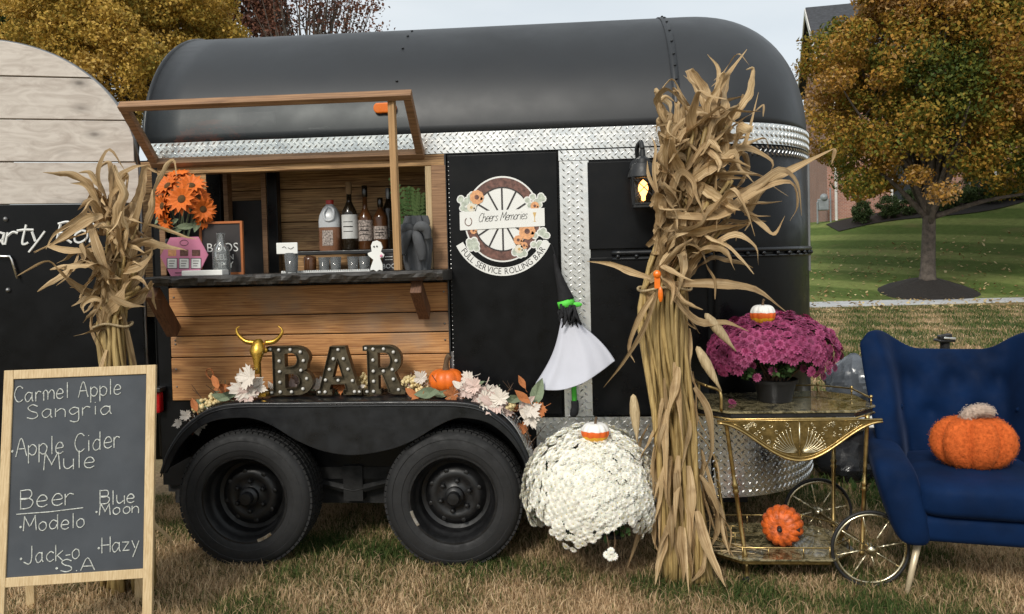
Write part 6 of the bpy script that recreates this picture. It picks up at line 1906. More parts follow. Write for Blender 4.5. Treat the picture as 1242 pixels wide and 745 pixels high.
# purple mum on the cart
pc = at(940, 487, cfl.y + .22); pc.z = ZT_ + .001
dc = at(936, 428, cfl.y + .22)
def no_p(p, d, rr):
    if d.z < -.05 and (abs(p.x - dc.x + .02) < .12): return True
    return d.z < .05 and rr.random() < .25
ex = []
for px, py in ((877, 447), (890, 450), (918, 458), (937, 450), (1004, 450), (885, 440), (998, 456), (1012, 446), (862, 444), (912, 444), (962, 443), (985, 450), (974, 447)):
    ex.append((at(px, py, cfl.y + .22 - .16 + .12 * abs(px - 936) / 80), ((px - 936) / 80, -1, .2)))
mum('purple pink chrysanthemum in a black pot on the bar cart', (pc.x, pc.y, pc.z), .098, .105, (dc.x, dc.y, dc.z), .275, .235, at(936, 380, dc.y).z - dc.z, .0262, ['mum_purple_tip', 'mum_purple', 'mum_purple_heart'], 430, 9, -.30, nobloom=no_p, extra=ex, fol_n=4200)
q = at(888, 485, cfl.y + .16); q.z = ZT_ + .012
mb = bloom_mesh([(11, .12, 1.0, .05, .05, .21), (9, .10, .82, .12, .32, .19), (7, .05, .55, .2, .48, .17)], .022, 0, .22)
o = mb.build('fallen_bloom', ['mum_purple_tip', 'mum_purple', 'mum_purple_heart']); o.location = q - Vector((0, 0, .006)); o.rotation_euler = (.5, .3, 0)
tag(o, 'single fallen purple bloom lying on the left of the cart top', 'flower')
pt1 = at(925, 381, cfl.y + .12)
pumpkin('painted_pumpkin', (pt1.x, pt1.y, pt1.z), .056, .098, 'candy', 'small pumpkin painted white, orange and yellow on the purple chrysanthemum', 11, .10, ('stem_brown', .03), group='candy corn painted pumpkins', nu=66)
# carved pumpkin lying on the lower shelf, stem to the viewer's left
pk = at(949, 647, cfl.y + .16)
ax = Vector((-.42, -.88, .10)).normalized()
kr = pumpkin('carved_pumpkin', (pk.x, pk.y, ZL_ + .092), .094, .165, 'pumpkin_craft', 'orange craft jack-o-lantern lying on its side on the lower cart shelf', 15, .10, ('rubber', .05), rot=ax.to_track_quat('Z', 'Y').to_euler(), nu=120)
Ri = ax.to_track_quat('Z', 'Y').to_matrix().inverted()
mb = MB()
for px, py, w in ((964, 642, .012), (970, 652, .011), (962, 660, .012)):
    d_ = (at(px, py, pk.y - .06) - Vector((pk.x, pk.y, ZL_ + .092))).normalized(); d_ = (Ri @ d_).normalized()
    c0 = Vector((d_.x * .093, d_.y * .093, d_.z * .083)); T_ = dir_matrix(c0, d_)
    mb.prism([T_ @ Vector((w * math.cos(a), w * math.sin(a), 0)) for a in (R(90), R(210), R(330))], d_ * -.012, d_ * .003)
mb.build('carved_face', 'ink', kr)
# wire ring on the lower shelf
q = at(888, 642, cfl.y + .18)
mb = MB(); c0 = cp(-.02, .22, ZL_ + .035)
mb.tube([c0 + Vector((.045 * math.cos(a), .05 * math.sin(a), .018)) for a in np.linspace(0, 2 * PI, 25)[:-1]], .0025, 6, closed=True)
for a in (0, PI / 2, PI, 3 * PI / 2): mb.tube([c0 + Vector((.045 * math.cos(a), .05 * math.sin(a), .018)), c0 + Vector((.045 * math.cos(a), .05 * math.sin(a), -.0345))], .002, 5)
mb.tube([c0 + Vector((.045 * math.cos(a), .05 * math.sin(a), -.032)) for a in np.linspace(0, 2 * PI, 25)[:-1]], .002, 6, closed=True)
tag(mb.build('wire_holder', 'brass', None, smooth=True), 'thin brass wire ring holder on the lower cart shelf left of the pumpkin', 'holder')
# loose straw on the shelf
mb = MB(); rr = random.Random(8)
for i in range(16):
    c0 = cp(rr.uniform(-.08, .05), rr.uniform(.03, .14), ZL_ + .004 + .003 * i * .3); a = rr.uniform(-.5, .5); L = rr.uniform(.05, .14)
    mb.tube([c0 - cx_ * L * math.cos(a) * .5 - cy_ * L * math.sin(a) * .5, c0 + Vector((0, 0, .004)), c0 + cx_ * L * math.cos(a) * .5 + cy_ * L * math.sin(a) * .5], .0022, 4)
o = mb.build('straw_wisps', 'corn_husk', kind='stuff'); tag(o, 'wisps of straw lying on the lower cart shelf by the corn shock', 'straw')

# ------------------------------------------------------------------ armchair
fc = on_ground(1103, 724); fc.z = 0
CA = R(-13)                                                  # turned towards the viewer
ch_o = Vector((fc.x, fc.y, 0))
chx = Vector((math.cos(CA), math.sin(CA), 0)); chy = Vector((-math.sin(CA), math.cos(CA), 0))
AW = .42                                                    # half width at the arms
ch_c = ch_o + chx * (.30) + chy * .36
chair = thing('armchair', ch_c, 'navy blue velvet wingback armchair with brass legs on the grass', 'armchair', None, True, CA)
# local: x right, y back, front at y = -.38
def smooth01(t): t = min(1, max(0, t)); return t * t * (3 - 2 * t)
# back shell with wings
mb = MB(); nu, nv = 41, 27
buttons = [(-.20, .82), (0.0, .82), (.20, .82), (-.10, .66), (.10, .66), (-.27, .66), (.27, .66)]
def back_pt(u, v, off):
    """u -1..1 across, v 0..1 up; off: 0 front face, 1 outer face"""
    w = .335 + .105 * v + (.0 if off == 0 else .02)
    bend = smooth01((abs(u) - .50) / .5)
    x = u * w * (1 - .06 * bend)
    ytop = .30 + .10 * v
    fwd = .30 * bend ** 1.15 * (1.0 - .55 * smooth01((v - .25) / .75)) + .07 * bend
    y = ytop - fwd + .05 * (1 - abs(u)) ** 2 * 0
    ztop = .965 + .105 * smooth01((abs(u) - .30) / .52) - .055 * smooth01((abs(u) - .88) / .12)
    z = .30 + (ztop - .30) * v
    t = .085 + .045 * math.sin(PI * min(1, v)) * (1 - bend * .5)
    edge = (1 - v ** 10) * (1 - abs(u) ** 14)
    nx = math.copysign(bend, u) * .85; ny = math.sqrt(max(.05, 1 - nx * nx))
    s = (.5 - off) * t * (.25 + .75 * max(0, edge)) * 2 * .5
    p = Vector((x - nx * s * (1 if off == 0 else 1), y - ny * s, z))
    if off == 0:
        for bx, bz in buttons:
            q = (p.x - bx) ** 2 + (p.z - bz) ** 2
            p.y += .030 * math.exp(-q / .0016)
        p.y -= .012 * math.cos(p.x * 31) * math.cos((p.z - .66) * 19) * (1 - bend)
    return p
F_ = [[back_pt(-1 + 2 * i / (nu - 1), j / (nv - 1), 0) for j in range(nv)] for i in range(nu)]
B_ = [[back_pt(-1 + 2 * i / (nu - 1), j / (nv - 1), 1) for j in range(nv)] for i in range(nu)]
mb.grid(F_); mb.grid(B_, flip=True)
mb.grid([[F_[i][-1], B_[i][-1]] for i in range(nu)]); mb.grid([[B_[i][0], F_[i][0]] for i in range(nu)])
mb.grid([[B_[0][j], F_[0][j]] for j in range(nv)], flip=True); mb.grid([[F_[-1][j], B_[-1][j]] for j in range(nv)], flip=True)
o = mb.build('backrest', 'velvet', chair, smooth=True)
bm = bmesh.new(); bm.from_mesh(o.data); bmesh.ops.remove_doubles(bm, verts=bm.verts, dist=.0005); bmesh.ops.recalc_face_normals(bm, faces=bm.faces); bm.to_mesh(o.data); bm.free()
md = o.modifiers.new('subd', 'SUBSURF'); md.levels = 1; md.render_levels = 1
bt = MB(); bt.ball((0, 0, 0), .011, 6, sc=(1, .5, 1)); b0 = None
for bx, bz in buttons:
    u = bx / (.335 + .105 * (bz - .3) / .67); p = back_pt(u, (bz - .30) / .67, 0); p.y += .0
    if b0 is None: b0 = bt.build('button', 'velvet', chair, smooth=True); b0.matrix_basis = Matrix.Translation(p)
    else: put('button', b0.data, chair, Matrix.Translation(p))
# arms: lofted from back to front
for s in (-1, 1):
    mb = MB(); rows = []
    secs = [(.24, .62, .075), (.12, .60, .082), (-.05, .585, .088), (-.20, .575, .092), (-.30, .565, .094), (-.345, .545, .088), (-.362, .50, .07)]
    for y, zt, hw in secs:
        row = []
        for k in range(24):
            a = 2 * PI * k / 24; ca, sa = math.cos(a), math.sin(a)
            zz = .22 + (zt - .22) * (.5 + .5 * math.copysign(abs(sa) ** .45, sa))
            lean_ = (zz - .22) / .36
            xx = .272 + .088 * lean_ + hw * (.80 + .2 * lean_) * math.copysign(abs(ca) ** .55, ca)
            row.append(Vector((s * xx, y - .015 * (1 - lean_), zz)))
        rows.append(row)
    mb.grid([r_ + [r_[0]] for r_ in rows]); mb.add(rows[0], [tuple(range(24))]); 
    cen = sum(rows[-1], Vector()) / 24 - Vector((0, .012, 0))
    mb.add(rows[-1] + [cen], [(i, (i + 1) % 24, 24) for i in range(24)])
    o = mb.build('arm', 'velvet', chair, smooth=True)
    bm = bmesh.new(); bm.from_mesh(o.data); bmesh.ops.remove_doubles(bm, verts=bm.verts, dist=.0005); bmesh.ops.recalc_face_normals(bm, faces=bm.faces); bm.to_mesh(o.data); bm.free()
    md = o.modifiers.new('subd', 'SUBSURF'); md.levels = 1; md.render_levels = 1
def cushion(name, x0, x1, y0, y1, z0, z1, e, mat, parent, crown=.02, n=22):
    mb = MB(); rows = []
    cx, cy, cz = (x0 + x1) / 2, (y0 + y1) / 2, (z0 + z1) / 2; hx, hy, hz2 = (x1 - x0) / 2, (y1 - y0) / 2, (z1 - z0) / 2
    for j in range(n + 1):
        v = -PI / 2 + PI * j / n; row = []
        for i in range(2 * n):
            a = 2 * PI * i / (2 * n)
            cv = abs(math.cos(v)) ** e; ca, sa = sp(math.cos(a), e), sp(math.sin(a), e)
            z = hz2 * sp(math.sin(v), e * 1.5)
            rx = 1 - (abs(cv * ca)) ** 2; ry = 1 - (abs(cv * sa)) ** 2
            row.append(Vector((cx + hx * cv * ca, cy + hy * cv * sa, cz + z + (crown * rx * ry if z > 0 else 0))))
        rows.append(row)
    mb.grid([r_ + [r_[0]] for r_ in rows])
    o = mb.build(name, mat, parent, smooth=True)
    bm = bmesh.new(); bm.from_mesh(o.data); bmesh.ops.remove_doubles(bm, verts=bm.verts, dist=.0003); bmesh.ops.recalc_face_normals(bm, faces=bm.faces); bm.to_mesh(o.data); bm.free()
    return o
seat = cushion('seat_cushion', -.275, .275, -.395, .30, .335, .49, .32, 'velvet', chair, .025)
mb = MB(); mb.box(-.30, .30, -.36, .30, .235, .345); mb.build('base', 'velvet', chair, bevel=.03, seg=4, smooth=True)
for sx in (-1, 1):
    for sy, yy in ((-1, -.31), (1, .24)):
        mb = MB(); mb.tube([(sx * .245, yy - sy * .03, .245), (sx * .312, yy + sy * .045, .0)], [.0165, .010], 12); mb.build('leg', 'leg_gold', chair, smooth=True)
# fleece pumpkin cushion
pcn = at(1181, 540, ch_c.y - .12)
pl0 = thing('pumpkin_pillow', (pcn.x, pcn.y, .497), 'fuzzy orange pumpkin shaped pillow with beige stem on the armchair seat', 'pillow', None, True, CA)
mb = pumpkin_mesh(.174, .245, 7, .26, .26, 126, 48, seed=3); rr = random.Random(5)
mb.v = [(x * (1 + rr.uniform(-.012, .012)), y * .62 * (1 + rr.uniform(-.012, .012)), (z + .122) * (1 + rr.uniform(-.008, .008))) for x, y, z in mb.v]
mb.build('body', 'fleece_orange', pl0, smooth=True)
r = np.random.default_rng(2); Vp = np.array(mb.v); idx = r.integers(0, len(Vp), 15000)
cpt = Vp[idx] + r.normal(0, .004, (15000, 3)); cpt[:, 2] = np.clip(cpt[:, 2], 0, None)
nn_ = cpt - np.array([0, 0, .11]); nn_ = nn_ / np.array([1, .5, .6]); nn_ /= np.linalg.norm(nn_, axis=1)[:, None]
def tufts(c, nrm, s, name, mat, parent):
    n = len(c); t = np.cross(nrm, r.normal(0, 1, (n, 3))); t /= np.linalg.norm(t, axis=1)[:, None]; t2 = np.cross(nrm, t)
    sz = s * r.uniform(.6, 1.3, n)[:, None]
    V = np.stack([c + t * sz, c - t * sz * .5 + t2 * sz * .87, c - t * sz * .5 - t2 * sz * .87, c + nrm * sz * 1.1 + t * sz * .5], 1).reshape(-1, 3)
    o_ = np.arange(n)[:, None] * 4
    F = np.concatenate([o_ + np.array([[0, 1, 3]]), o_ + np.array([[1, 2, 3]]), o_ + np.array([[2, 0, 3]])], 0)
    big_mesh(name, V, F, mat, parent)
tufts(cpt, nn_, .0021, 'pile', 'fleece_orange', pl0)
mb = MB(); P = catmull([(-.035, -.01, .205), (-.02, -.015, .245), (.03, -.015, .262), (.075, -.015, .250)], 5)
mb.tube(P, [.022, .024, .025, .026, .026, .026, .026, .026, .026, .026, .025, .024, .022, .020, .016, .010][:len(P)], 12); st_ = mb.build('stem', 'fleece_beige', pl0, smooth=True)
Vs = np.array(mb.v); ii = r.integers(0, len(Vs), 2500); cs = Vs[ii] + r.normal(0, .005, (2500, 3)); axp = np.array([tuple(P[int(k)]) for k in np.clip(ii // 12, 0, len(P) - 1)]); ns = cs - axp; ns /= np.linalg.norm(ns, axis=1)[:, None]
tufts(cs, ns, .0026, 'pile', 'fleece_beige', st_)

# ------------------------------------------------------------------ bags and jack behind the armchair
def sack(name, c, rx, ry, h, mat, label, seed, top=.5):
    rr = random.Random(seed); mb = MB(); rows = []
    f = [rr.uniform(0, 6) for _ in range(8)]
    for j in range(17):
        v = j / 16; row = []
        rad = (1 - max(0, v - top) ** 1.6 / (1 - top) ** 1.6 * .72) * (1 - .25 * max(0, .15 - v) / .15)
        for i in range(48):
            a = 2 * PI * i / 48
            w = rr.uniform(.965, 1.035) + .09 * math.sin(3 * a + f[0] + v * 4) + .05 * math.sin(7 * a + f[1] - v * 6) + .035 * math.sin(13 * a + f[2] + v * 9)
            row.append(Vector((c[0] + rx * rad * w * math.cos(a), c[1] + ry * rad * w * math.sin(a), c[2] + h * v * (1 + .05 * math.sin(2 * a + f[3]) * v))))
        rows.append(row)
    mb.grid([r_ + [r_[0]] for r_ in rows]); mb.add(rows[-1], [tuple(range(48))]); mb.add(rows[0], [tuple(range(47, -1, -1))])
    o = mb.build(name, mat, None, smooth='auto', angle=24); tag(o, label, 'bag')
    return o
bg = on_ground(1040, 582); 
sack('storage_bag', (bg.x, bg.y + .1, 0), .26, .24, .50, 'bag_plastic', 'large black bag on the grass behind the bar cart', 3, .7)
b2 = at(1036, 470, bg.y + .12)
sack('plastic_sack', (b2.x + .0, bg.y + .12, .50), .17, .16, at(1036, 432, bg.y + .1).z - .50, 'bag_grey', 'crumpled grey plastic sack on top of the black bag', 9, .45)
q = at(1018, 545, bg.y - .18); q.z = .0
mb = MB(); rr = random.Random(3); rows = []
for i in range(9):
    rows.append([Vector((bg.x - .30 + i * .065, bg.y - .16 - .04 * math.sin(j * .9), .34 + j * .025 + .02 * math.sin(i * 1.6 + j))) for j in range(5)])
mb.grid(rows); tag(mb.build('paper_sheet', 'white_print', None, smooth=True, solid=.002), 'crumpled white paper tucked against the black bag under the cart top', 'paper')
jt = at(1146, 409, 1.6)
jk = thing('trailer_jack', (jt.x, 1.6, 0), 'black trailer jack whose cap shows above the armchair back', 'jack')
mb = MB(); mb.tube([(jt.x, 1.6, 0), (jt.x, 1.6, jt.z - .03)], .03, 12); mb.box(jt.x - .1, jt.x + .1, 1.5, 1.7, 0, .02); mb.build('post', 'chassis', jk, bevel=.003)
mb = MB(); mb.box(jt.x - .055, jt.x + .05, 1.55, 1.65, jt.z - .03, jt.z - .012); mb.bar((jt.x - .05, 1.58, jt.z + .0), (jt.x + .03, 1.58, jt.z + .012), .05, .03); mb.build('cap', 'black_plastic', jk, bevel=.006)
mb = MB(); mb.bar((jt.x - .03, 1.545, jt.z + .0), (jt.x + .045, 1.545, jt.z - .006), .012, .014); mb.build('crank', 'aluminium', jk, bevel=.003)

# ------------------------------------------------------------------ on the counter
def k0(px, py, Y): return at(px, py, Y)
ZC = zc + .0005
# bouquet in a dark vase
YV = -.10
vx = X0(220, YV, 290)
vase = thing('flower_vase', (vx, YV, ZC), 'dark vase of orange sunflowers on the counter left end', 'vase')
mb = MB(); mb.lathe([(.052, ZC), (.06, ZC + .02), (.072, ZC + .10), (.076, ZC + .17), (.074, ZC + .185), (.066, ZC + .175), (.001, ZC + .17)], 28, T=Matrix.Translation((vx, YV, 0))); mb.build('vase', 'black_plastic', vase, smooth=True)
def sunflower(r):
    mb = MB()
    for li, (n, r1, z1, w, z0) in enumerate(((14, 1.0, .05, .16, .02), (12, .88, .28, .15, .06))):
        for i in range(n):
            a = 2 * PI * (i + .5 * li) / n; T = Matrix.Rotation(a, 4, 'Z')
            V = [Vector((.2, -.05, z0)), Vector((.2, .05, z0)), Vector((.55, -w, z0 + z1 * .6 + .05)), Vector((.55, .0, z0 + z1 * .6)), Vector((.55, w, z0 + z1 * .6 + .05)), Vector((r1, 0, z0 + z1 - .05))]
            mb.add([T @ v * r for v in V], [(0, 1, 3), (0, 3, 2), (1, 4, 3), (2, 3, 5), (3, 4, 5)])
    mb.ball((0, 0, .06 * r), .25 * r, 7, 1, sc=(1, 1, .45))
    return mb
sfm = None
for px, py, dy, r_, n in ((221, 242, -.10, .088, (0, -1, .25)), (198, 250, -.06, .078, (-.7, -1, .1)), (246, 254, -.06, .072, (.8, -.9, -.1)), (204, 226, -.04, .082, (-.4, -1, .8)), (232, 226, -.02, .082, (.4, -.8, .9)), (188, 244, -.0, .07, (-1, -.6, .3)), (217, 214, .02, .07, (0, -.4, 1)), (240, 240, .0, .075, (.8, -.6, .6)), (201, 268, -.06, .055, (-.5, -1, -.5)), (247, 268, -.03, .05, (.7, -.9, -.5))):
    T_ = dir_matrix(at(px, py, YV + dy), n, px * .7, r_)
    if sfm is None: o = sunflower(1).build('bloom', ['flower_orange', 'flower_heart'], vase); o.matrix_basis = T_; sfm = o.data
    else: put('bloom', sfm, vase, T_)
mb = MB(); rr = random.Random(6)
for i in range(12): mb.tube([(vx + rr.uniform(-.03, .03), YV + rr.uniform(-.02, .02), ZC + .12), at(rr.uniform(195, 245), rr.uniform(225, 262), YV)], .003, 5)
mb.build('stem', 'leaf_sage', vase)
lm = None
for px, py, n, s_ in ((207, 272, (-.3, -1, .5), .075), (226, 275, (.2, -1, .4), .07), (193, 264, (-.8, -1, .3), .06), (239, 272, (.5, -1, .2), .065), (214, 281, (-.1, -1, .7), .06), (183, 258, (-1, -.5, .4), .05)):
    T_ = dir_matrix(at(px, py, YV - .05), n, px * 1.3, s_)
    if lm is None: o = leaf_shape('oval').build('leaf', 'leaf_sage', vase); o.matrix_basis = T_; lm = o.data
    else: put('leaf', lm, vase, T_)
# pink hexagon sign
YH = -.20
fnp = lambda o=0.0: (lambda px, py: on_plane(px, py, Vector((0, YH - o, 0)), Vector((0, 1, 0))))
hx_ = [fnp()(px, py) for px, py in ((194, 304), (206, 281), (240, 280), (252, 302), (240, 326), (207, 328))]
zmin = min(p.z for p in hx_); hx_ = [p + Vector((0, 0, ZC - zmin)) for p in hx_]
dzh = ZC - zmin
root = thing('hexagon_sign', (sum(p.x for p in hx_) / 6, YH, ZC), 'pink hexagon card with three pictures in front of the flower vase', 'sign')
mb = MB(); mb.prism(hx_, (0, .006, 0), (0, 0, 0)); mb.build('card', 'pink_card', root)
mb = MB(); mb.prism([Vector((hx_[4].x - .06, YH + .007, ZC)), Vector((hx_[4].x - .03, YH + .007, ZC)), Vector((hx_[4].x - .045, YH + .007, ZC + .12))], (0, 0, 0), (0, .05, 0)); mb.build('strut', 'pink_card', root)
mb = MB(); g1 = lambda px, py, o=.001: fnp(o)(px, py) + Vector((0, 0, dzh))
for i, px in enumerate((208.5, 223, 237.5)):
    mb.add([g1(px + a, py) for a, py in ((-5, 303.5), (5, 303.5), (5, 296), (-5, 296))], [(0, 1, 2, 3)], 1 if i else 2)
    mb.add([g1(px + a, py) for a, py in ((-6.4, 319), (6.4, 319), (6.4, 306), (-6.4, 306))], [(0, 1, 2, 3)], 0)
    mb.add([g1(px + a, py, .0016) for a, py in ((-5.6, 318.2), (5.6, 318.2), (5.6, 306.8), (-5.6, 306.8))], [(0, 1, 2, 3)], 3)
    for k in range(3): mb.tube([g1(px - 3.6, 309.5 + k * 3, .002), g1(px + 3.6 - k, 309.5 + k * 3, .002)], .0014, 4, 0)
mb.tube([g1(223 + 5 * math.cos(a), 287.5 - 3.4 * math.sin(a), .001) for a in np.linspace(0, 2 * PI, 21)[:-1]], .0012, 4, 0, closed=True)
mb.tube([g1(212, 324, .001), g1(232, 323.5, .001)], .002, 4, 0)
mb.build('print', ['ink', 'brown_print', 'peach_print', 'white_print'], root)
# framed sign
YS = -.12
fs = lambda px, py, o=0.0: on_plane(px, py, Vector((0, YS - o, 0)), Vector((0, 1, 0)))
A, B = fs(244, 327), fs(294, 268)
x0, x1, z0, z1 = A.x, B.x, ZC, B.z
root = thing('framed_sign', ((x0 + x1) / 2, YS, ZC), 'black letter sign in an orange brown frame on the counter', 'sign')
mb = MB(); t = .011
mb.box(x0, x1, YS - .008, YS + .01, z0, z0 + t); mb.box(x0, x1, YS - .008, YS + .01, z1 - t, z1); mb.box(x0, x0 + t, YS - .008, YS + .01, z0 + t, z1 - t); mb.box(x1 - t, x1, YS - .008, YS + .01, z0 + t, z1 - t); mb.build('frame', 'orange_frame', root)
mb = MB(); mb.box(x0 + t, x1 - t, YS - .001, YS + .008, z0 + t, z1 - t); mb.build('panel', 'ink', root)
mb = MB(); mb.prism([(x0 + .08, YS + .011, ZC), (x0 + .11, YS + .011, ZC), (x0 + .095, YS + .011, ZC + .15)], (0, 0, 0), (0, .06, 0)); mb.build('strut', 'orange_frame', root)
mb = MB(); cxs = (x0 + x1) / 2
for t_, z, sz in (('BOOS', ZC + .115, .062), ('FEELIN', ZC + .075, .038), ('TIPSY', ZC + .034, .044)):
    print_text(mb, t_, lambda x, y: Vector((cxs + x + .005, YS - .002, z + y)), sz)
mb.build('lettering', 'white_print', root)
# clear bottle in front of the sign
bx = X0(268, -.19, 300)
root = thing('glass_bottle', (bx, -.19, ZC), 'clear glass bottle standing before the framed sign', 'bottle')
mb = MB(); mb.lathe([(.040, ZC), (.042, ZC + .01), (.042, ZC + .11), (.036, ZC + .135), (.020, ZC + .155), (.0185, ZC + .19), (.021, ZC + .195), (.021, ZC + .205), (.017, ZC + .205), (.017, ZC + .15), (.036, ZC + .12), (.038, ZC + .012), (.001, ZC + .010)], 28, T=Matrix.Translation((bx, -.19, 0)), cap=False); mb.build('glass', 'clear_cup', root, smooth=True)
# white napkin box
q0, q1 = at(224, 327, -.24), at(273, 321, -.24)
mb = MB(); mb.box(q0.x, q1.x, -.275, -.20, ZC, ZC + .026); tag(mb.build('napkin_box', 'white_print', None, bevel=.003), 'flat white box in front of the pink card at the counter edge', 'box')
# little white sign on a cup
cx1 = X0(350, -.16, 310)
root = thing('table_sign', (cx1, -.16, ZC), 'small white card propped on a clear cup in the counter middle', 'sign')
z2 = at(350, 308, -.16).z; z3 = at(350, 294.5, -.16).z
mb = MB(); mb.box(X0(336.5, -.16, 300), X0(362, -.16, 300), -.176, -.168, z2, z3); cd = mb.build('card', 'white_print', root, bevel=.002)
mb = MB(); zz = (z2 + z3) / 2
for k, (a, b_) in enumerate(((342, 347), (349, 356))): mb.tube(catmull([Vector((X0(a, -.18, 300), -.1775, zz + .003)), Vector((X0((a + b_) / 2, -.18, 300), -.1775, zz + .008 - .012 * k)), Vector((X0(b_, -.18, 300), -.1775, zz - .001 + .006 * k))], 4), .0013, 4)
mb.build('scribble', 'ink', cd)
mb = MB(); mb.lathe([(.028, ZC), (.035, z2 + .004), (.033, z2 + .004), (.026, ZC + .004), (.001, ZC + .004)], 24, T=Matrix.Translation((cx1 + .01, -.15, 0)), cap=False); mb.build('cup', 'clear_cup', root, smooth=True)
# glasses on the counter
for i, (px, lab) in enumerate(((393, 'short clear tumbler on the counter, first from the white card'), (407, 'short clear tumbler on the counter, second from the white card'), (428, 'short clear tumbler on the counter, third from the white card'), (442, 'short clear tumbler on the counter, nearest the white ghost'))):
    x = X0(px, .0, 315)
    mb = MB(); mb.lathe([(.024, ZC), (.029, ZC + .075), (.027, ZC + .075), (.022, ZC + .008), (.001, ZC + .008)], 20, T=Matrix.Translation((x, .0, 0)), cap=False)
    tag(mb.build('tumbler', 'clear_cup', None, smooth=True), lab, 'glass', 'tumblers on the counter')
x = X0(376, .02, 315); mb = MB(); mb.lathe([(.03, ZC), (.032, ZC + .06), (.03, ZC + .08), (.012, ZC + .084), (.001, ZC + .084)], 20, T=Matrix.Translation((x, .02, 0)), cap=False); tag(mb.build('amber_jar', 'bottle_amber', None, smooth=True), 'squat amber jar between the white card and the tumblers', 'jar')
# steel drip mat
mb = MB(); xa_, xb_ = X0(346, -.05, 325), X0(452, -.05, 325)
mb.box(xa_, xb_, -.11, -.035, ZC, ZC + .004)
for i in range(40): x = xa_ + (xb_ - xa_) * (i + .5) / 40; mb.box(x - .004, x + .004, -.112, -.033, ZC + .0045, ZC + .011)
tag(mb.build('drip_mat', 'aluminium', None), 'ribbed steel drip mat lying along the counter under the bottles', 'mat')
# dark tray
mb = MB(); mb.box(X0(194, -.17), X0(283, -.17), -.285, -.06, ZC - .0003, ZC + .0001); 
# cider jug
Yj = .27
jx = X0(401, Yj, 280)
ZSH2 = ZSH + .0005
jug = thing('cider_jug', (jx, Yj, ZSH2), 'gallon jug of cider with red cap on the back shelf', 'jug')
def sq_lathe(prof, T, e, n=32, m=0):
    mb = MB(); rows = []
    for r_, z in prof:
        rows.append([T @ Vector((r_ * sp(math.cos(a), e), r_ * sp(math.sin(a), e), z)) for a in np.linspace(0, 2 * PI, n + 1)])
    mb.grid(rows, m); mb.add(rows[0][:-1], [tuple(range(n - 1, -1, -1))], m); mb.add(rows[-1][:-1], [tuple(range(n))], m)
    return mb
T_ = Matrix.Translation((jx, Yj, ZSH2))
hj = at(401, 243, Yj).z - ZSH2; wj = (X0(414, Yj, 280) - X0(388.5, Yj, 280)) / 2
sq_lathe([(wj * .96, 0), (wj, .01), (wj, hj * .46)], T_, .6).build('lower_body', 'cider', jug, smooth='auto')
sq_lathe([(wj, hj * .462), (wj, hj * .60), (wj * .92, hj * .70), (wj * .62, hj * .84), (wj * .36, hj * .90), (wj * .33, hj * .92)], T_, .62).build('upper_body', 'jug', jug, smooth=True)
mb = MB(); mb.lathe([(wj * .36, hj * .915), (wj * .37, hj * 1.0), (.001, hj * 1.005)], 20, T=T_); mb.build('cap', 'red_cap', jug, smooth='auto')
mb = MB(); mb.tube(catmull([T_ @ Vector((.0, -wj * .55, hj * .88)), T_ @ Vector((wj * .6, -wj * .98, hj * .80)), T_ @ Vector((wj * .55, -wj * 1.02, hj * .62)), T_ @ Vector((-.1 * wj, -wj * 1.02, hj * .60)), T_ @ Vector((-.3 * wj, -wj * .95, hj * .74)), T_ @ Vector((.0, -wj * .55, hj * .88))], 5), .007, 8); mb.build('handle', 'jug', jug, smooth=True)
mb = MB(); mb.add([T_ @ Vector((x * wj, -wj * 1.004, z * hj)) for x, z in ((-.5, .10), (.5, .10), (.5, .40), (-.5, .40))], [(0, 1, 2, 3)]); mb.build('label_print', 'label_print', jug)
# bottles
def bottle(name, px, Y, ptop, wpx, body, capm, lab, labm, label, neck=.55, lab_z=(.14, .5)):
    x = X0(px, Y, 280); zt = at(px, ptop, Y).z; H = zt - ZSH2; r_ = (X0(px + wpx / 2, Y, 280) - X0(px - wpx / 2, Y, 280)) / 2
    T = Matrix.Translation((x, Y, ZSH2))
    root = thing(name, (x, Y, ZSH2), label, 'bottle', 'liquor bottles on the back shelf')
    mb = MB(); mb.lathe([(r_ * .9, 0), (r_, H * .02), (r_, H * neck), (r_ * .9, H * (neck + .06)), (r_ * .5, H * (neck + .15)), (r_ * .34, H * (neck + .20)), (r_ * .32, H * .86), (.001, H * .865)], 26, T=T); mb.build('glass', body, root, smooth=True)
    mb = MB(); mb.lathe([(r_ * .36, H * .82), (r_ * .40, H * .84), (r_ * .40, H * .985), (r_ * .34, H), (.001, H)], 18, T=T); mb.build('cap', capm, root, smooth='auto')
    mb = MB(); mb.grid([[T @ Vector(((r_ + .0012) * math.cos(a), (r_ + .0012) * math.sin(a), H * z)) for z in lab_z] for a in np.linspace(R(180), R(360), 17)]); lb_ = mb.build('label', labm, root, smooth=True)
    mb = MB()
    for k in range(3):
        z = lab_z[0] + (lab_z[1] - lab_z[0]) * (.3 + .2 * k)
        mb.tube([T @ Vector(((r_ + .002) * math.cos(a), (r_ + .002) * math.sin(a), H * z)) for a in np.linspace(R(235), R(305), 9)], .0016 + .001 * (k == 1), 4)
    mb.build('label_lines', 'ink', lb_)
    return root
bottle('wine_bottle', 424.5, .25, 221, 18.5, 'bottle_dark', 'cork', 1, 'label_paper', 'dark tall bottle with a plain white label beside the jug', .52, (.17, .52))
bottle('rum_bottle', 443.5, .27, 225, 17, 'bottle_amber', 'bottle_dark', 1, 'label_print', 'dark bottle with a busy sketched label, second from the jug', .46, (.14, .46))
bottle('amber_bottle', 462, .28, 240, 17, 'bottle_amber', 'bottle_dark', 1, 'label_print', 'amber bottle half hidden behind the wooden prop stick', .6, (.2, .45))
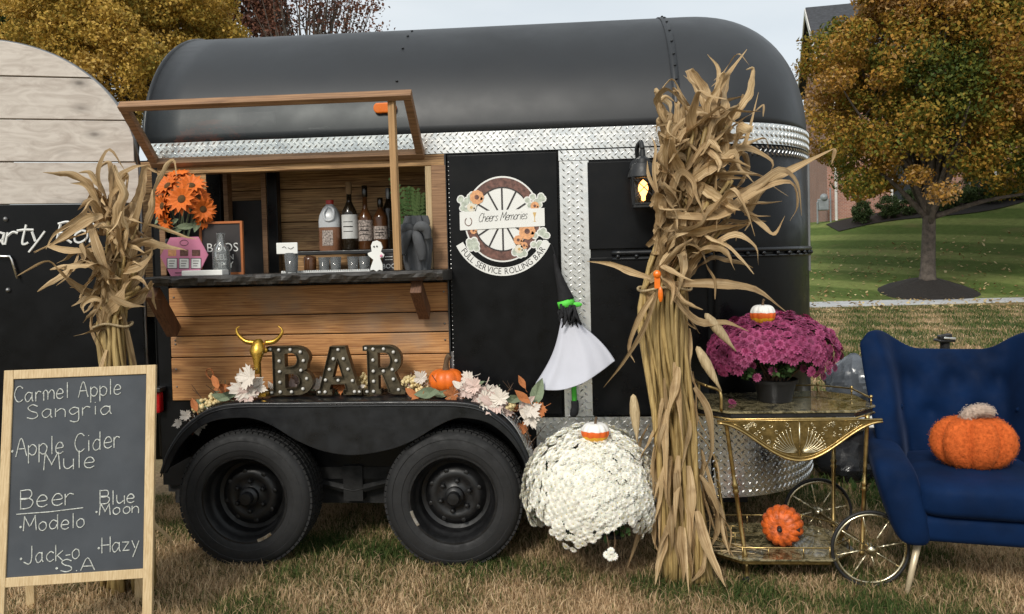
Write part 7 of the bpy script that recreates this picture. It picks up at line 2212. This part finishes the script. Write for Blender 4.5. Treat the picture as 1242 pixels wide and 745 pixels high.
bottle('slim_bottle', 472, .32, 228, 15, 'bottle_dark', 'steel_dark', 1, 'bottle_dark', 'slim dark bottle right behind the wooden prop stick', .62, (.2, .4))
# ghost cutout
YG = -.22
gp = [(449, 325), (450, 320), (453, 312), (447, 307), (446, 304), (451, 302), (450, 295), (452, 290), (457, 288.5), (462, 291), (464, 297), (462, 302), (466, 306), (465, 309), (461, 310), (464, 318), (464, 325), (460, 324), (457, 326), (453, 324)]
G = [on_plane(px, py, Vector((0, YG, 0)), Vector((0, 1, 0))) for px, py in gp]; zmn = min(p.z for p in G); G = [p + Vector((0, 0, ZC - zmn)) for p in G]
root = thing('ghost_figure', (sum(p.x for p in G) / len(G), YG, ZC), 'small white wooden ghost standing at the counter edge', 'ornament')
mb = MB(); mb.prism(G, (0, .008, 0), (0, -.004, 0)); mb.build('body', 'white_print', root)
gc = on_plane(455, 296, Vector((0, YG - .006, 0)), Vector((0, 1, 0))) + Vector((0, 0, ZC - zmn))
mb = MB(); mb.ball(gc + Vector((-.006, 0, 0)), .004, 6); mb.ball(gc + Vector((.008, 0, .001)), .004, 6); mb.build('eye', 'ink', root)
mb = MB(); mb.ball(gc + Vector((.028, -.001, -.045)), .007, 6, sc=(1, .4, 1)); mb.build('heart', 'pink_card', root)
# little black sign
qx0, qx1 = X0(464.5, -.14, 315), X0(480, -.14, 315)
root = thing('black_sign', ((qx0 + qx1) / 2, -.14, ZC), 'small black sign with white words just behind the ghost', 'sign')
mb = MB(); mb.box(qx0, qx1, -.145, -.12, ZC, ZC + .085); mb.build('block', 'ink', root, bevel=.002)
mb = MB(); print_text(mb, 'BOO', lambda x, y: Vector(((qx0 + qx1) / 2 + x, -.1465, ZC + .012 + y)), .032)
for k in range(2): mb.tube([(qx0 + .012, -.1465, ZC + .068 - k * .014), (qx1 - .014, -.1465, ZC + .068 - k * .014)], .002, 4)
mb.build('lettering', 'white_print', root)
# fern and grey draped bow
fx = X0(503, .02, 280)
root = thing('fern_plant', (fx, .05, ZC), 'green fern leaves at the right end of the serving window', 'plant')
mb = MB(); mb.lathe([(.04, ZC), (.052, ZC + .09), (.048, ZC + .09), (.001, ZC + .08)], 20, T=Matrix.Translation((fx, .05, 0))); mb.build('pot', 'black_plastic', root, smooth='auto')
rr = random.Random(9)
for i in range(13):
    a = rr.uniform(0, 2 * PI); L = rr.uniform(.28, .40)
    e_ = Vector((math.cos(a) * .11, math.sin(a) * .06, L)); s = Vector((fx, .05, ZC + .07))
    P = catmull([s, s + e_ * .55 + Vector((0, 0, .03)), s + e_], 6); mb = MB(); mb.tube(P, .002, 4)
    for k, p in enumerate(P[2:]):
        t = (P[min(k + 3, len(P) - 1)] - P[k + 1]).normalized(); sd = t.cross(Vector((0, -1, 0))); sd = sd.normalized() if sd.length > .1 else Vector((1, 0, 0))
        for sg in (-1, 1):
            l_2 = .045 * (1 - k / len(P) * .6); mb.add([p, p + sd * sg * l_2 * .5 + t * .016, p + sd * sg * l_2 + t * .01, p + sd * sg * l_2 * .5 - t * .004], [(0, 1, 2, 3)])
    ob = mb.build('frond', 'leaf_green', root); at_ = ob.data.attributes.new('tint', 'FLOAT', 'POINT'); at_.data.foreach_set('value', [rr.uniform(.4, .9)] * len(ob.data.vertices))
gx = X0(506, -.10, 300)
root = thing('draped_bow', (gx, -.10, ZC), 'charcoal cloth tied in a knotted bow at the counter right end', 'drape')
mb = MB(); rows = []
ht = at(506, 262, -.1).z - ZC
for j in range(22):
    v = j / 21; rad = .052 + .018 * math.sin(v * 3.1) - .026 * math.exp(-((v - .72) / .08) ** 2)
    rows.append([Vector((gx + rad * (1 + .16 * math.sin(9 * a + v * 5) + .1 * math.sin(5 * a - v * 4)) * math.cos(a), -.10 + rad * .8 * (1 + .16 * math.sin(9 * a + v * 5)) * math.sin(a), ZC + ht * v)) for a in np.linspace(0, 2 * PI, 61)])
mb.grid(rows); mb.add(rows[-1][:-1], [tuple(range(60))]); mb.build('drape', 'cloth_grey', root, smooth=True)
for sgn, (dx, dz) in ((-1, (-.05, .0)), (1, (.055, .01)), (-1, (-.045, -.06)), (1, (.03, -.09))):
    kn_ = Vector((gx - .002, -.155, ZC + ht * .70)); mb = MB()
    P = catmull([kn_, kn_ + Vector((dx * .6, -.02, dz * .5 + .02)), kn_ + Vector((dx * 1.1, -.015, dz)), kn_ + Vector((dx * 1.25, -.01, dz - .05))], 5)
    mb.tube(P, [.014 + .013 * math.sin(PI * i / (len(P) - 1)) for i in range(len(P))], 10); mb.build('bow_loop', 'cloth_grey', root, smooth=True)
mb = MB(); mb.ball((gx - .002, -.158, ZC + ht * .70), .02, 8); mb.build('knot', 'cloth_grey', root, smooth=True)
